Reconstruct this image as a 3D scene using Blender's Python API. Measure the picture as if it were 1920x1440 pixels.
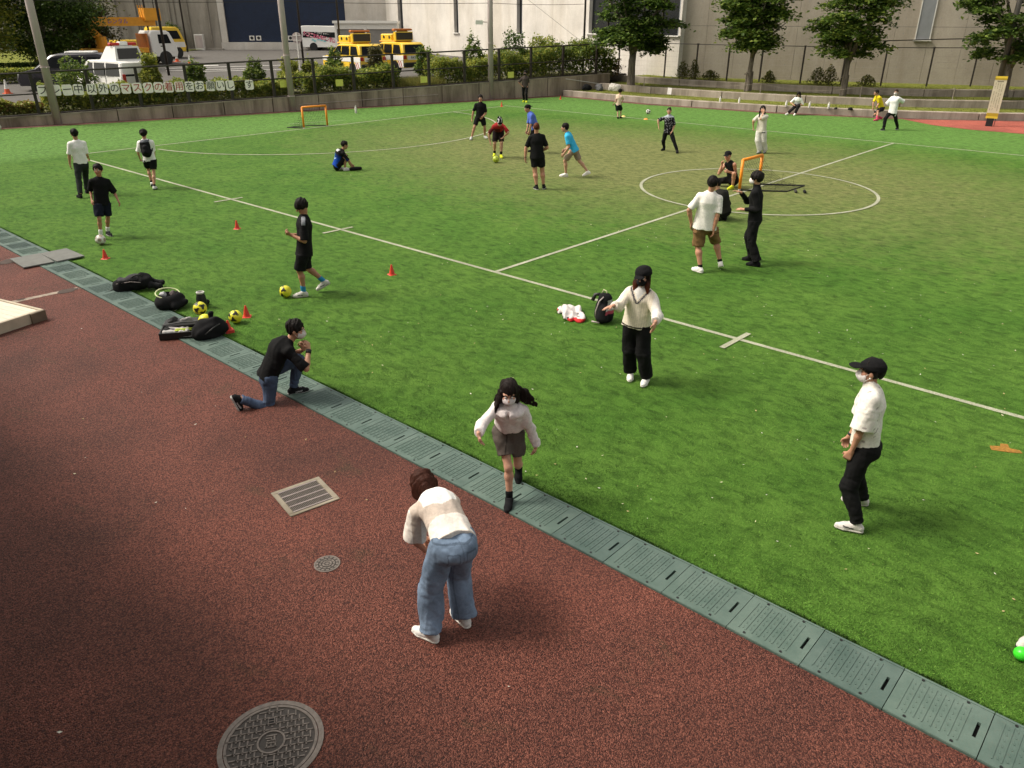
import bpy, bmesh, math, random
import numpy as np
from mathutils import Vector, Matrix, Euler
for o in list(bpy.data.objects):
    bpy.data.objects.remove(o)
scene = bpy.context.scene
COL = scene.collection
random.seed(7)
RNG = np.random.default_rng(7)
PI = math.pi

# ------------------------------------------------------------------ camera
CAM = bpy.data.cameras.new('camera')
CAM.sensor_fit = 'HORIZONTAL'
CAM.sensor_width = 36.0
CAM.lens = 1446.0 / 1920.0 * 36.0
CAM.clip_start = 0.1
CAM.clip_end = 600.0
cam = bpy.data.objects.new('camera', CAM)
COL.objects.link(cam)
cam.matrix_world = Matrix(((0.669443, 0.318712, -0.671021, 0.0),
                           (-0.742862, 0.288882, -0.603907, 0.0),
                           (0.001374, 0.902757, 0.430149, 4.4),
                           (0, 0, 0, 1)))
scene.camera = cam
scene.render.resolution_x = 1024
scene.render.resolution_y = 768

# ------------------------------------------------------------------ sky, sun, exposure
SUN_EL = math.radians(50)
SUN_AZ = (-0.60, 0.80)                      # horizontal direction towards the sun
world = bpy.data.worlds.new('World')
scene.world = world
world.use_nodes = True
wn = world.node_tree
wn.nodes.clear()
sky = wn.nodes.new('ShaderNodeTexSky')
sky.sky_type = 'NISHITA'
sky.sun_disc = False
sky.sun_elevation = SUN_EL
sky.sun_rotation = math.atan2(SUN_AZ[0], SUN_AZ[1])
sky.air_density = 1.0
sky.dust_density = 4.0
sky.ozone_density = 0.6
hsv = wn.nodes.new('ShaderNodeHueSaturation')
hsv.inputs['Saturation'].default_value = 0.30      # overcast: a pale sky
warm = wn.nodes.new('ShaderNodeMix'); warm.data_type = 'RGBA'; warm.blend_type = 'MULTIPLY'
warm.inputs[0].default_value = 1.0
warm.inputs[7].default_value = (1.0, 0.945, 0.84, 1)
bg = wn.nodes.new('ShaderNodeBackground')
bg.inputs['Strength'].default_value = 0.125
out = wn.nodes.new('ShaderNodeOutputWorld')
wn.links.new(sky.outputs[0], hsv.inputs['Color'])
wn.links.new(hsv.outputs[0], warm.inputs[6])
wn.links.new(warm.outputs[2], bg.inputs[0])
wn.links.new(bg.outputs[0], out.inputs[0])
SUN = bpy.data.lights.new('sun', 'SUN')
SUN.energy = 1.4
SUN.angle = math.radians(16)
SUN.color = (1.0, 0.94, 0.84)
sun = bpy.data.objects.new('sun', SUN)
COL.objects.link(sun)
_sd = Vector((SUN_AZ[0] * math.cos(SUN_EL), SUN_AZ[1] * math.cos(SUN_EL), math.sin(SUN_EL)))
sun.rotation_euler = _sd.to_track_quat('Z', 'Y').to_euler()
sun.location = (0, 0, 30)
vs = scene.view_settings
vs.view_transform = 'Standard'
vs.look = 'None'
vs.gamma = 1.0
vs.use_curve_mapping = False
vs.exposure = 1.05

# ------------------------------------------------------------------ helpers: materials
MATS = {}
def lin(r, g, b):
    def f(c):
        c /= 255.0
        return c / 12.92 if c <= 0.04045 else ((c + 0.055) / 1.055) ** 2.4
    return (f(r), f(g), f(b))
def newmat(name):
    m = bpy.data.materials.new(name)
    m.use_nodes = True
    nt = m.node_tree
    p = nt.nodes['Principled BSDF']
    return m, nt, p
def node(nt, t, **kw):
    n = nt.nodes.new(t)
    for k, v in kw.items():
        setattr(n, k, v)
    return n
def noise(nt, scale, detail=3, rough=.55, vec=None, dist=0.0):
    n = nt.nodes.new('ShaderNodeTexNoise')
    n.inputs['Scale'].default_value = scale
    n.inputs['Detail'].default_value = detail
    n.inputs['Roughness'].default_value = rough
    n.inputs['Distortion'].default_value = dist
    if vec is not None:
        nt.links.new(vec, n.inputs['Vector'])
    return n
def ramp(nt, fac, p0, p1, c0=(0, 0, 0), c1=(1, 1, 1)):
    r = nt.nodes.new('ShaderNodeValToRGB')
    r.color_ramp.elements[0].position = p0
    r.color_ramp.elements[1].position = p1
    r.color_ramp.elements[0].color = (*c0, 1)
    r.color_ramp.elements[1].color = (*c1, 1)
    nt.links.new(fac, r.inputs[0])
    return r
def mixc(nt, fac, a, b, blend='MIX'):
    n = nt.nodes.new('ShaderNodeMix')
    n.data_type = 'RGBA'
    n.blend_type = blend
    for s, i in ((fac, 0), (a, 6), (b, 7)):
        if isinstance(s, (int, float)):
            n.inputs[i].default_value = s
        elif isinstance(s, tuple):
            n.inputs[i].default_value = (*s, 1)
        else:
            nt.links.new(s, n.inputs[i])
    return n.outputs[2]
def pos(nt):
    return nt.nodes.new('ShaderNodeNewGeometry').outputs['Position']
def objc(nt):
    return nt.nodes.new('ShaderNodeTexCoord').outputs['Object']
def scalev(nt, v, sc):
    m = nt.nodes.new('ShaderNodeMapping')
    m.inputs['Scale'].default_value = sc
    nt.links.new(v, m.inputs['Vector'])
    return m.outputs[0]
def bump(nt, p, h, strength, dist=0.01):
    b = nt.nodes.new('ShaderNodeBump')
    b.inputs['Strength'].default_value = strength
    b.inputs['Distance'].default_value = dist
    nt.links.new(h, b.inputs['Height'])
    nt.links.new(b.outputs[0], p.inputs['Normal'])
def mat(name, col, rough=.7, var=.12, scale=12, bmp=0.0, bscale=60, metal=0.0, spec=.4, sheen=0.0, bdist=.004, stretch=None):
    """plain procedural surface: colour with noise in it, optional fine relief"""
    if name in MATS:
        return MATS[name]
    m, nt, p = newmat(name)
    v = objc(nt)
    if stretch:
        v = scalev(nt, v, stretch)
    n = noise(nt, scale, 4, .6, v)
    c0 = tuple(max(0, c * (1 - var)) for c in col)
    c1 = tuple(min(1, c * (1 + var)) for c in col)
    r = ramp(nt, n.outputs[0], .3, .7, c0, c1)
    nt.links.new(r.outputs[0], p.inputs['Base Color'])
    p.inputs['Roughness'].default_value = rough
    p.inputs['Metallic'].default_value = metal
    p.inputs['Specular IOR Level'].default_value = spec
    if bmp:
        b = noise(nt, bscale, 3, .6, v)
        bump(nt, p, b.outputs[0], bmp, bdist)
    MATS[name] = m
    return m
def cloth(name='cloth'):
    """woven fabric: colour from the garment's own colour attribute"""
    if name in MATS:
        return MATS[name]
    m, nt, p = newmat(name)
    a = nt.nodes.new('ShaderNodeVertexColor'); a.layer_name = 'Col'
    n = noise(nt, 45, 4, .6, objc(nt))
    r = ramp(nt, n.outputs[0], .25, .75, (.82, .82, .82), (1.12, 1.12, 1.12))
    c = mixc(nt, 1.0, a.outputs[0], r.outputs[0], 'MULTIPLY')
    nt.links.new(c, p.inputs['Base Color'])
    p.inputs['Roughness'].default_value = .9
    p.inputs['Specular IOR Level'].default_value = .15
    b = noise(nt, 160, 2, .5, objc(nt))
    bump(nt, p, b.outputs[0], .25, .002)
    MATS[name] = m
    return m
def skinmat():
    if 'skin' in MATS:
        return MATS['skin']
    m, nt, p = newmat('skin')
    a = nt.nodes.new('ShaderNodeVertexColor'); a.layer_name = 'Col'
    n = noise(nt, 25, 3, .5, objc(nt))
    r = ramp(nt, n.outputs[0], .3, .7, (.93, .9, .9), (1.05, 1.05, 1.05))
    c = mixc(nt, 1.0, a.outputs[0], r.outputs[0], 'MULTIPLY')
    nt.links.new(c, p.inputs['Base Color'])
    p.inputs['Roughness'].default_value = .55
    p.inputs['Specular IOR Level'].default_value = .35
    p.inputs['Subsurface Weight'].default_value = .06
    p.inputs['Subsurface Radius'].default_value = (.012, .006, .003)
    MATS['skin'] = m
    return m
def hairmat():
    if 'hair' in MATS:
        return MATS['hair']
    m, nt, p = newmat('hair')
    a = nt.nodes.new('ShaderNodeVertexColor'); a.layer_name = 'Col'
    n = noise(nt, 1.0, 3, .6, scalev(nt, objc(nt), (140, 140, 14)))
    r = ramp(nt, n.outputs[0], .3, .7, (.6, .6, .6), (1.4, 1.4, 1.4))
    c = mixc(nt, 1.0, a.outputs[0], r.outputs[0], 'MULTIPLY')
    nt.links.new(c, p.inputs['Base Color'])
    p.inputs['Roughness'].default_value = .62
    p.inputs['Specular IOR Level'].default_value = .12
    bump(nt, p, n.outputs[0], .5, .004)
    MATS['hair'] = m
    return m

# ------------------------------------------------------------------ helpers: objects
def link(o, parent=None):
    COL.objects.link(o)
    if parent is not None:
        o.parent = parent
    return o
def tag(o, label=None, cat=None, group=None, kind=None):
    if label: o['label'] = label
    if cat: o['category'] = cat
    if group: o['group'] = group
    if kind: o['kind'] = kind
    return o
def empty(name, loc=(0, 0, 0), rz=0.0, label=None, cat=None, group=None, kind=None):
    o = bpy.data.objects.new(name, None)
    o.empty_display_size = .2
    o.location = loc
    o.rotation_euler = (0, 0, rz)
    COL.objects.link(o)
    return tag(o, label, cat, group, kind)
def copy_tree(o, parent=None):
    c = o.copy()
    COL.objects.link(c)
    c.parent = parent
    for ch in list(o.children):
        copy_tree(ch, c)
    return c
class MB:
    """collects simple shapes into one mesh"""
    def __init__(s):
        s.v = []; s.f = []; s.mi = []; s.cur = 0
    def add(s, vs, fs):
        b = len(s.v)
        s.v += [tuple(map(float, q)) for q in vs]
        for f in fs:
            s.f.append(tuple(i + b for i in f)); s.mi.append(s.cur)
        return s
    def box(s, c, d, rz=0.0, m=None):
        x, y, z = d[0] / 2, d[1] / 2, d[2] / 2
        P = [(-x, -y, -z), (x, -y, -z), (x, y, -z), (-x, y, -z), (-x, -y, z), (x, -y, z), (x, y, z), (-x, y, z)]
        if m is not None:
            P = [tuple(m @ Vector(p)) for p in P]
        elif rz:
            cz, sz = math.cos(rz), math.sin(rz)
            P = [(cz * a - sz * b, sz * a + cz * b, e) for a, b, e in P]
        P = [(a + c[0], b + c[1], e + c[2]) for a, b, e in P]
        return s.add(P, [(0, 3, 2, 1), (4, 5, 6, 7), (0, 1, 5, 4), (1, 2, 6, 5), (2, 3, 7, 6), (3, 0, 4, 7)])
    def bbox(s, c, d, b=.01, rz=0.0):
        """box with chamfered top and vertical edges"""
        x, y, z = d[0] / 2, d[1] / 2, d[2] / 2
        def ring(xx, yy, bb, zz):
            return [(-xx + bb, -yy, zz), (xx - bb, -yy, zz), (xx, -yy + bb, zz), (xx, yy - bb, zz), (xx - bb, yy, zz), (-xx + bb, yy, zz), (-xx, yy - bb, zz), (-xx, -yy + bb, zz)]
        P = ring(x, y, b, -z) + ring(x, y, b, z - b) + ring(x - b, y - b, b * .6, z)
        if rz:
            cz, sz = math.cos(rz), math.sin(rz)
            P = [(cz * a - sz * q, sz * a + cz * q, e) for a, q, e in P]
        P = [(a + c[0], q + c[1], e + c[2]) for a, q, e in P]
        F = [tuple(range(7, -1, -1)), tuple(range(16, 24))]
        for r in (0, 8):
            for i in range(8):
                j = (i + 1) % 8
                F.append((r + i, r + j, r + 8 + j, r + 8 + i))
        return s.add(P, F)
    def tube(s, pts, rad, n=8, cap=True):
        pts = [Vector(p) for p in pts]
        if not hasattr(rad, '__len__'):
            rad = [rad] * len(pts)
        P = []; F = []
        up = None
        for i, p in enumerate(pts):
            t = (pts[min(i + 1, len(pts) - 1)] - pts[max(i - 1, 0)]).normalized()
            if up is None:
                up = t.orthogonal().normalized()
            a = (up - t * up.dot(t))
            a = a.normalized() if a.length > 1e-6 else t.orthogonal().normalized()
            up = a
            b = t.cross(a)
            for k in range(n):
                w = 2 * PI * k / n
                P.append(p + (a * math.cos(w) + b * math.sin(w)) * rad[i])
        for i in range(len(pts) - 1):
            for k in range(n):
                j = (k + 1) % n
                F.append((i * n + k, i * n + j, (i + 1) * n + j, (i + 1) * n + k))
        if cap:
            F.append(tuple(range(n - 1, -1, -1)))
            F.append(tuple((len(pts) - 1) * n + k for k in range(n)))
        return s.add(P, F)
    def cyl(s, c, r, h, n=16, r2=None, axis='z'):
        c = Vector(c)
        d = {'z': Vector((0, 0, h)), 'x': Vector((h, 0, 0)), 'y': Vector((0, h, 0))}[axis]
        return s.tube([c, c + d], [r, r if r2 is None else r2], n)
    def lathe(s, prof, n=20, c=(0, 0, 0), cap=True):
        P = []; F = []
        for r, z in prof:
            for k in range(n):
                w = 2 * PI * k / n
                P.append((c[0] + r * math.cos(w), c[1] + r * math.sin(w), c[2] + z))
        for i in range(len(prof) - 1):
            for k in range(n):
                j = (k + 1) % n
                F.append((i * n + k, i * n + j, (i + 1) * n + j, (i + 1) * n + k))
        if cap:
            F.append(tuple(range(n - 1, -1, -1)))
            F.append(tuple((len(prof) - 1) * n + k for k in range(n)))
        return s.add(P, F)
    def prism(s, poly, z0, z1):
        n = len(poly)
        P = [(a, b, z0) for a, b in poly] + [(a, b, z1) for a, b in poly]
        F = [tuple(range(n - 1, -1, -1)), tuple(range(n, 2 * n))]
        for i in range(n):
            j = (i + 1) % n
            F.append((i, j, n + j, n + i))
        return s.add(P, F)
    def quad(s, a, b, c, d):
        return s.add([a, b, c, d], [(0, 1, 2, 3)])
    def ball(s, c, r, n=16, m=10, sc=(1, 1, 1)):
        P = []; F = []
        for i in range(1, m):
            t = PI * i / m
            for k in range(n):
                w = 2 * PI * k / n
                P.append((c[0] + r * sc[0] * math.sin(t) * math.cos(w), c[1] + r * sc[1] * math.sin(t) * math.sin(w), c[2] + r * sc[2] * math.cos(t)))
        P.append((c[0], c[1], c[2] + r * sc[2])); P.append((c[0], c[1], c[2] - r * sc[2]))
        T, B = len(P) - 2, len(P) - 1
        for i in range(m - 2):
            for k in range(n):
                j = (k + 1) % n
                F.append((i * n + k, (i + 1) * n + k, (i + 1) * n + j, i * n + j))
        for k in range(n):
            j = (k + 1) % n
            F.append((T, k, j)); F.append((B, (m - 2) * n + j, (m - 2) * n + k))
        return s.add(P, F)
    def mesh(s, name='mesh'):
        me = bpy.data.meshes.new(name)
        me.from_pydata(s.v, [], s.f)
        if any(s.mi):
            me.polygons.foreach_set('material_index', s.mi)
        me.update()
        return me
    def build(s, name, mats, parent=None, smooth=False, loc=None, rz=None):
        me = s.mesh(name)
        for m in (mats if isinstance(mats, (list, tuple)) else [mats]):
            me.materials.append(m)
        if smooth:
            me.polygons.foreach_set('use_smooth', [True] * len(me.polygons))
            if smooth == 'auto':
                try:
                    me.set_sharp_from_angle(angle=math.radians(38))
                except Exception:
                    pass
        o = bpy.data.objects.new(name, me)
        if loc is not None: o.location = loc
        if rz is not None: o.rotation_euler = (0, 0, rz)
        return link(o, parent)
def fastmesh(name, V, F, col=None, smooth=True, per='POINT'):
    """numpy verts (N,3) and faces (M,k) to a mesh, with an optional colour attribute"""
    me = bpy.data.meshes.new(name)
    V = np.ascontiguousarray(V, dtype=np.float32)
    F = np.ascontiguousarray(F, dtype=np.int32)
    k = F.shape[1]
    me.vertices.add(len(V)); me.vertices.foreach_set('co', V.ravel())
    me.loops.add(F.size); me.loops.foreach_set('vertex_index', F.ravel())
    me.polygons.add(len(F))
    me.polygons.foreach_set('loop_start', np.arange(0, F.size, k, dtype=np.int32))
    if smooth:
        me.polygons.foreach_set('use_smooth', np.ones(len(F), dtype=bool))
    me.update(calc_edges=True)
    if col is not None:
        a = me.color_attributes.new('Col', 'FLOAT_COLOR', 'POINT')
        c = np.ones((len(V), 4), dtype=np.float32)
        c[:, :3] = col
        a.data.foreach_set('color', c.ravel())
    return me
def textmesh(txt, size, name='lettering', extrude=.004):
    cu = bpy.data.curves.new(name, 'FONT')
    cu.body = txt
    cu.size = size
    cu.align_x = 'CENTER'; cu.align_y = 'CENTER'
    cu.extrude = extrude
    cu.resolution_u = 3
    o = bpy.data.objects.new('tmp_text', cu)
    COL.objects.link(o)
    dg = bpy.context.evaluated_depsgraph_get()
    me = bpy.data.meshes.new_from_object(o.evaluated_get(dg), depsgraph=dg)
    bpy.data.objects.remove(o)
    bpy.data.curves.remove(cu)
    me.name = name
    return me
# ================================================================== ground materials
def turf_material():
    m, nt, p = newmat('artificial_turf')
    P = pos(nt)
    flat = scalev(nt, P, (1, 1, 0))
    fine = noise(nt, 55, 3, .7, flat)
    tuft = noise(nt, 7.5, 5, .72, scalev(nt, P, (1.0, .55, 0)), .6)
    broad = noise(nt, .55, 4, .6, flat)
    patch = noise(nt, 1.9, 4, .65, flat)
    green = mixc(nt, ramp(nt, broad.outputs[0], .3, .7).outputs[0], (.058, .146, .019), (.094, .192, .031))
    # olive, worn fibres where most of the play happens
    mp = nt.nodes.new('ShaderNodeMapping')
    mp.inputs['Location'].default_value = (-23.0, -14.5, 0)
    nt.links.new(flat, mp.inputs['Vector'])
    sc = scalev(nt, mp.outputs[0], (1 / 13.0, 1 / 23.0, 0))
    ln = node(nt, 'ShaderNodeVectorMath', operation='LENGTH')
    nt.links.new(sc, ln.inputs[0])
    ad = node(nt, 'ShaderNodeMath', operation='MULTIPLY_ADD')
    nt.links.new(patch.outputs[0], ad.inputs[0]); ad.inputs[1].default_value = .5
    nt.links.new(ln.outputs['Value'], ad.inputs[2])
    worn = ramp(nt, ad.outputs[0], .50, 1.42, (1, 1, 1), (0, 0, 0))
    wf = node(nt, 'ShaderNodeMath', operation='MULTIPLY'); wf.inputs[1].default_value = .88
    nt.links.new(worn.outputs[0], wf.inputs[0])
    c = mixc(nt, wf.outputs[0], green, (.185, .195, .078))
    # outside the touchlines the pile is fresher
    sx = nt.nodes.new('ShaderNodeSeparateXYZ'); nt.links.new(P, sx.inputs[0])
    fr = ramp(nt, sx.outputs[0], .0, 1.0)
    fm = node(nt, 'ShaderNodeMapRange'); fm.inputs[1].default_value = 31.0; fm.inputs[2].default_value = 34.0
    nt.links.new(sx.outputs[0], fm.inputs[0])
    fy = node(nt, 'ShaderNodeMapRange'); fy.inputs[1].default_value = 29.5; fy.inputs[2].default_value = 31.0
    nt.links.new(sx.outputs[1], fy.inputs[0])
    mx = node(nt, 'ShaderNodeMath', operation='MAXIMUM')
    nt.links.new(fm.outputs[0], mx.inputs[0]); nt.links.new(fy.outputs[0], mx.inputs[1])
    mm = node(nt, 'ShaderNodeMath', operation='MULTIPLY'); mm.inputs[1].default_value = .75
    nt.links.new(mx.outputs[0], mm.inputs[0])
    c = mixc(nt, mm.outputs[0], c, (.125, .255, .062))
    c = mixc(nt, 1.0, c, ramp(nt, tuft.outputs[0], .32, .58, (.44, .48, .42), (1.10, 1.08, 1.05)).outputs[0], 'MULTIPLY')
    c = mixc(nt, 1.0, c, ramp(nt, fine.outputs[0], .3, .72, (.68, .70, .66), (1.28, 1.25, 1.2)).outputs[0], 'MULTIPLY')
    nt.links.new(c, p.inputs['Base Color'])
    p.inputs['Roughness'].default_value = .85
    p.inputs['Specular IOR Level'].default_value = .12
    h = node(nt, 'ShaderNodeMath', operation='MULTIPLY_ADD')
    nt.links.new(tuft.outputs[0], h.inputs[0]); h.inputs[1].default_value = 2.0
    nt.links.new(fine.outputs[0], h.inputs[2])
    bump(nt, p, h.outputs[0], .8, .03)
    return m
def rubber_material(name, ca, cb, cc, cell=85.0, moss=True):
    m, nt, p = newmat(name)
    P = pos(nt)
    flat = scalev(nt, P, (1, 1, 0))
    v = nt.nodes.new('ShaderNodeTexVoronoi'); v.inputs['Scale'].default_value = cell
    nt.links.new(flat, v.inputs['Vector'])
    rnd = nt.nodes.new('ShaderNodeSeparateColor'); nt.links.new(v.outputs['Color'], rnd.inputs[0])
    g = nt.nodes.new('ShaderNodeValToRGB')
    g.color_ramp.elements[0].position = .0; g.color_ramp.elements[0].color = (*ca, 1)
    g.color_ramp.elements[1].position = .95; g.color_ramp.elements[1].color = (*cc, 1)
    e = g.color_ramp.elements.new(.5); e.color = (*cb, 1)
    nt.links.new(rnd.outputs[0], g.inputs[0])
    big = noise(nt, .55, 7, .62, flat, .4)
    c = mixc(nt, 1.0, g.outputs[0], ramp(nt, big.outputs[0], .30, .70, (.62, .64, .66), (1.22, 1.20, 1.20)).outputs[0], 'MULTIPLY')
    mid = noise(nt, 40, 4, .75, flat)
    c = mixc(nt, 1.0, c, ramp(nt, mid.outputs[0], .3, .7, (.55, .55, .55), (1.35, 1.35, 1.35)).outputs[0], 'MULTIPLY')
    if moss:
        ms = noise(nt, 1.35, 5, .65, scalev(nt, P, (1.3, .8, 0)), .4)
        mk = ramp(nt, ms.outputs[0], .60, .76)
        mf = node(nt, 'ShaderNodeMath', operation='MULTIPLY'); mf.inputs[1].default_value = .42
        nt.links.new(mk.outputs[0], mf.inputs[0])
        c = mixc(nt, mf.outputs[0], c, (.045, .05, .018))
    nt.links.new(c, p.inputs['Base Color'])
    p.inputs['Roughness'].default_value = .72
    p.inputs['Specular IOR Level'].default_value = .35
    h = node(nt, 'ShaderNodeMath', operation='MULTIPLY_ADD')
    nt.links.new(v.outputs['Distance'], h.inputs[0]); h.inputs[1].default_value = -1.0
    nt.links.new(mid.outputs[0], h.inputs[2])
    bump(nt, p, h.outputs[0], 1.0, .015)
    return m
def concrete(name, col, streak=.35, scale=1.0, rough=.85):
    if name in MATS:
        return MATS[name]
    m, nt, p = newmat(name)
    P = pos(nt)
    n1 = noise(nt, .9 * scale, 6, .65, P)
    st = noise(nt, 1.0 * scale, 5, .7, scalev(nt, P, (.9, .9, .13)), .5)
    n3 = noise(nt, 26 * scale, 3, .6, P)
    c = ramp(nt, n1.outputs[0], .3, .7, tuple(x * .84 for x in col), tuple(min(1, x * 1.1) for x in col)).outputs[0]
    k = 1 - streak
    c = mixc(nt, 1.0, c, ramp(nt, st.outputs[0], .34, .58, (k, k * .97, k * .92), (1, 1, 1)).outputs[0], 'MULTIPLY')
    c = mixc(nt, 1.0, c, ramp(nt, n3.outputs[0], .3, .7, (.92, .92, .92), (1.05, 1.05, 1.05)).outputs[0], 'MULTIPLY')
    nt.links.new(c, p.inputs['Base Color'])
    p.inputs['Roughness'].default_value = rough
    p.inputs['Specular IOR Level'].default_value = .25
    bump(nt, p, n3.outputs[0], .3, .01)
    MATS[name] = m
    return m
def line_material():
    m, nt, p = newmat('worn_line_paint')
    P = pos(nt)
    n = noise(nt, 60, 3, .7, P); b = noise(nt, 1.3, 4, .6, P)
    c = mixc(nt, ramp(nt, n.outputs[0], .30, .62).outputs[0], (.18, .20, .11), (.42, .42, .32))
    c = mixc(nt, 1.0, c, ramp(nt, b.outputs[0], .3, .7, (.75, .75, .72), (1.1, 1.1, 1.1)).outputs[0], 'MULTIPLY')
    nt.links.new(c, p.inputs['Base Color'])
    p.inputs['Roughness'].default_value = .9
    bump(nt, p, n.outputs[0], .5, .01)
    return m
M_TURF = turf_material()
M_RUB = rubber_material('rubber_chip_paving', (.040, .010, .007), (.145, .040, .025), (.28, .098, .064), 112)
M_RED = rubber_material('red_rubber_apron', (.33, .075, .05), (.40, .10, .07), (.46, .13, .09), 40, False)
M_REDD = rubber_material('dull_red_strip', (.10, .035, .028), (.15, .055, .045), (.19, .075, .06), 40, False)
M_LINE = line_material()
M_CON = concrete('pale_concrete', (.62, .585, .535), .16, .5)
M_CON2 = concrete('stained_concrete', (.37, .30, .235), .60, 1.0)
M_CON3 = concrete('weathered_concrete', (.34, .31, .265), .45, .5)
M_CON4 = concrete('facing_concrete', (.40, .355, .295), .20, .45)
M_KERB = concrete('kerb_concrete', (.36, .31, .255), .40, 1.6)
M_ASPH = concrete('asphalt', (.115, .108, .10), .10, 2.0)
M_SOIL = mat('planting_soil', (.10, .10, .035), .95, .4, 3, .6, 30, bdist=.03)
M_GRASS = mat('lawn', (.150, .165, .032), .95, .35, 5, .8, 60, spec=.1, bdist=.03)
M_BLACKM = mat('dark_brown_metal', (.022, .016, .012), .5, .2, 10)
M_GREYM = mat('galvanised_pole', (.40, .335, .32), .5, .15, 4, stretch=(1, 1, .2))
M_DARK = mat('black_plastic', (.012, .012, .012), .5, .3, 20)
M_WHITE = mat('white_paint', (.70, .68, .63), .45, .06, 8)
M_TYRE = mat('tyre_rubber', (.018, .018, .018), .85, .2, 20)
M_GLASS = mat('dark_tinted_glass', (.010, .011, .012), .15, .3, 3, spec=.08)
M_RIM = mat('wheel_metal', (.42, .41, .39), .35, .1, 20, metal=.6)
M_STEELG = mat('cast_iron', (.155, .130, .112), .6, .25, 30, .3, 120, metal=.1, bdist=.003)

# ================================================================== ground sheets
def sheet(name, poly, z, m, kind='structure', thick=None, parent=None):
    mb = MB()
    if thick:
        mb.prism(poly, z - thick, z)
    else:
        mb.add([(a, b, z) for a, b in poly], [tuple(range(len(poly)))])
    o = mb.build(name, m, parent)
    if kind and parent is None:
        o['kind'] = kind
    return o
WA = np.array([11.1, 40.0]); WB = np.array([40.2, 31.56])
WD = (WB - WA) / np.linalg.norm(WB - WA); WN = np.array([-WD[1], WD[0]])
WRZ = math.atan2(WD[1], WD[0])
def wl(t, off=0.0):
    p = WA + WD * t + WN * off
    return float(p[0]), float(p[1])
def wt(t):
    return .36 + .0225 * t
def lotz(x, y):
    d = .777 * x + .63 * y
    return .6 + min(max((d - 40) / 45, -.3), 1.4) * .6
sheet('ground', [(-260, -260), (320, -260), (320, 320), (-260, 320)], -.03, mat('base_earth', (.12, .11, .09), .95, .3, .3))
TX = [(39.6, 31.5), (39.0, 25.0), (39.75, 17.8), (40.9, 14.2), (42.1, 10.9), (44.0, 8.1), (47.0, 4.5), (54.0, -2.0)]
# turf: from the drain to the far wall and the steps
p0 = wl(-26, -.55); p1 = wl(29.5, -.55)
sheet('turf', [(5.16, -14), (60, -14), (54.0, -2.0)] + [(x - .45, y) for x, y in TX[-2::-1]] + [p1, p0, (5.16, 60)][0:2] + [(5.16, p0[1])], 0.0, M_TURF)
sheet('running_strip', [wl(-26, -.6), wl(29.6, -.6), wl(29.6, 0), wl(-26, 0)], .004, M_REDD)
sheet('step_strip', [(x - .5, y) for x, y in TX] + [(x + .1, y) for x, y in TX[::-1]], .004, M_REDD)
sheet('red_apron', [(41.15, 12.0), (39.7, 10.2), (39.2, 8.6), (39.3, 2.5), (46.6, 2.5), (46.6, 4.5), (43.7, 8.1), (41.9, 10.7)], .008, M_RED)
sheet('rubber_paving', [(-8, -14), (4.63, -14), (4.63, 44), (-8, 44)], .012, M_RUB)
sheet('paving_seam', [(1.2, 14.62), (4.60, 14.50), (4.60, 14.62), (1.2, 14.76)], .016, mat('worn_seam', (.30, .24, .19), .9, .4, 14))
for i, (x, y, r) in enumerate(((4.42, 14.55, .20), (4.30, 17.3, .30), (4.0, 17.9, .34), (3.7, 14.63, .08))):
    rg = random.Random(i)
    pl = [(x + r * rg.uniform(.55, 1.1) * math.cos(a * PI / 7), y + .7 * r * rg.uniform(.55, 1.1) * math.sin(a * PI / 7)) for a in range(14)]
    sheet('damp_stain', pl, .017 + .001 * i, mat('damp_stain', (.050, .030, .022), .8, .4, 14), 'structure')

# ================================================================== painted lines
def strip(name, a, b, w, z=.005):
    a = Vector((*a, 0)); b = Vector((*b, 0)); d = (b - a).normalized(); n = Vector((-d.y, d.x, 0)) * w / 2
    mb = MB(); N = max(2, int((b - a).length / .8)); P = []
    rg = random.Random(name)
    for i in range(N + 1):
        q = a.lerp(b, i / N); j = rg.uniform(-.004, .004)
        P += [tuple(q + n * (1 + j * 8))[:2] + (z,), tuple(q - n * (1 + j * 6))[:2] + (z,)]
    mb.add(P, [(2 * i, 2 * i + 1, 2 * i + 3, 2 * i + 2) for i in range(N)])
    return tag(mb.build(name, M_LINE), kind='structure')
def arc(name, c, r, a0, a1, w, z=.009, n=64, sx=1.0):
    mb = MB(); P = []
    for i in range(n + 1):
        t = a0 + (a1 - a0) * i / n
        for rr in (r + w / 2, r - w / 2):
            P.append((c[0] + sx * rr * math.cos(t), c[1] + rr * math.sin(t), z))
    mb.add(P, [(2 * i, 2 * i + 1, 2 * i + 3, 2 * i + 2) for i in range(n)])
    return tag(mb.build(name, M_LINE), kind='structure')
strip('touchline', (10.33, -14), (10.33, 30.0), .085)
strip('touchline', (32.86, -8), (32.86, 30.0), .085)
strip('goal_line', (10.3, 30.0), (32.9, 30.0), .085, .009)
strip('halfway_line', (10.36, 9.73), (32.82, 9.73), .085, .009)
arc('centre_circle', (21.0, 9.65), 3.2, 0, 2 * PI, .085, .013, 96)
arc('penalty_arc', (20.85, 30.0), 7.4, PI + .12, 2 * PI, .085, .013, 72, 1.07)
for y in (4.71, 14.56, 19.34):
    strip('line_tick', (9.84, y), (10.64, y - .03), .085, .013)
strip('goal_line', (20.3, 31.9), (23.0, 31.2), .05, .009)
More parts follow.
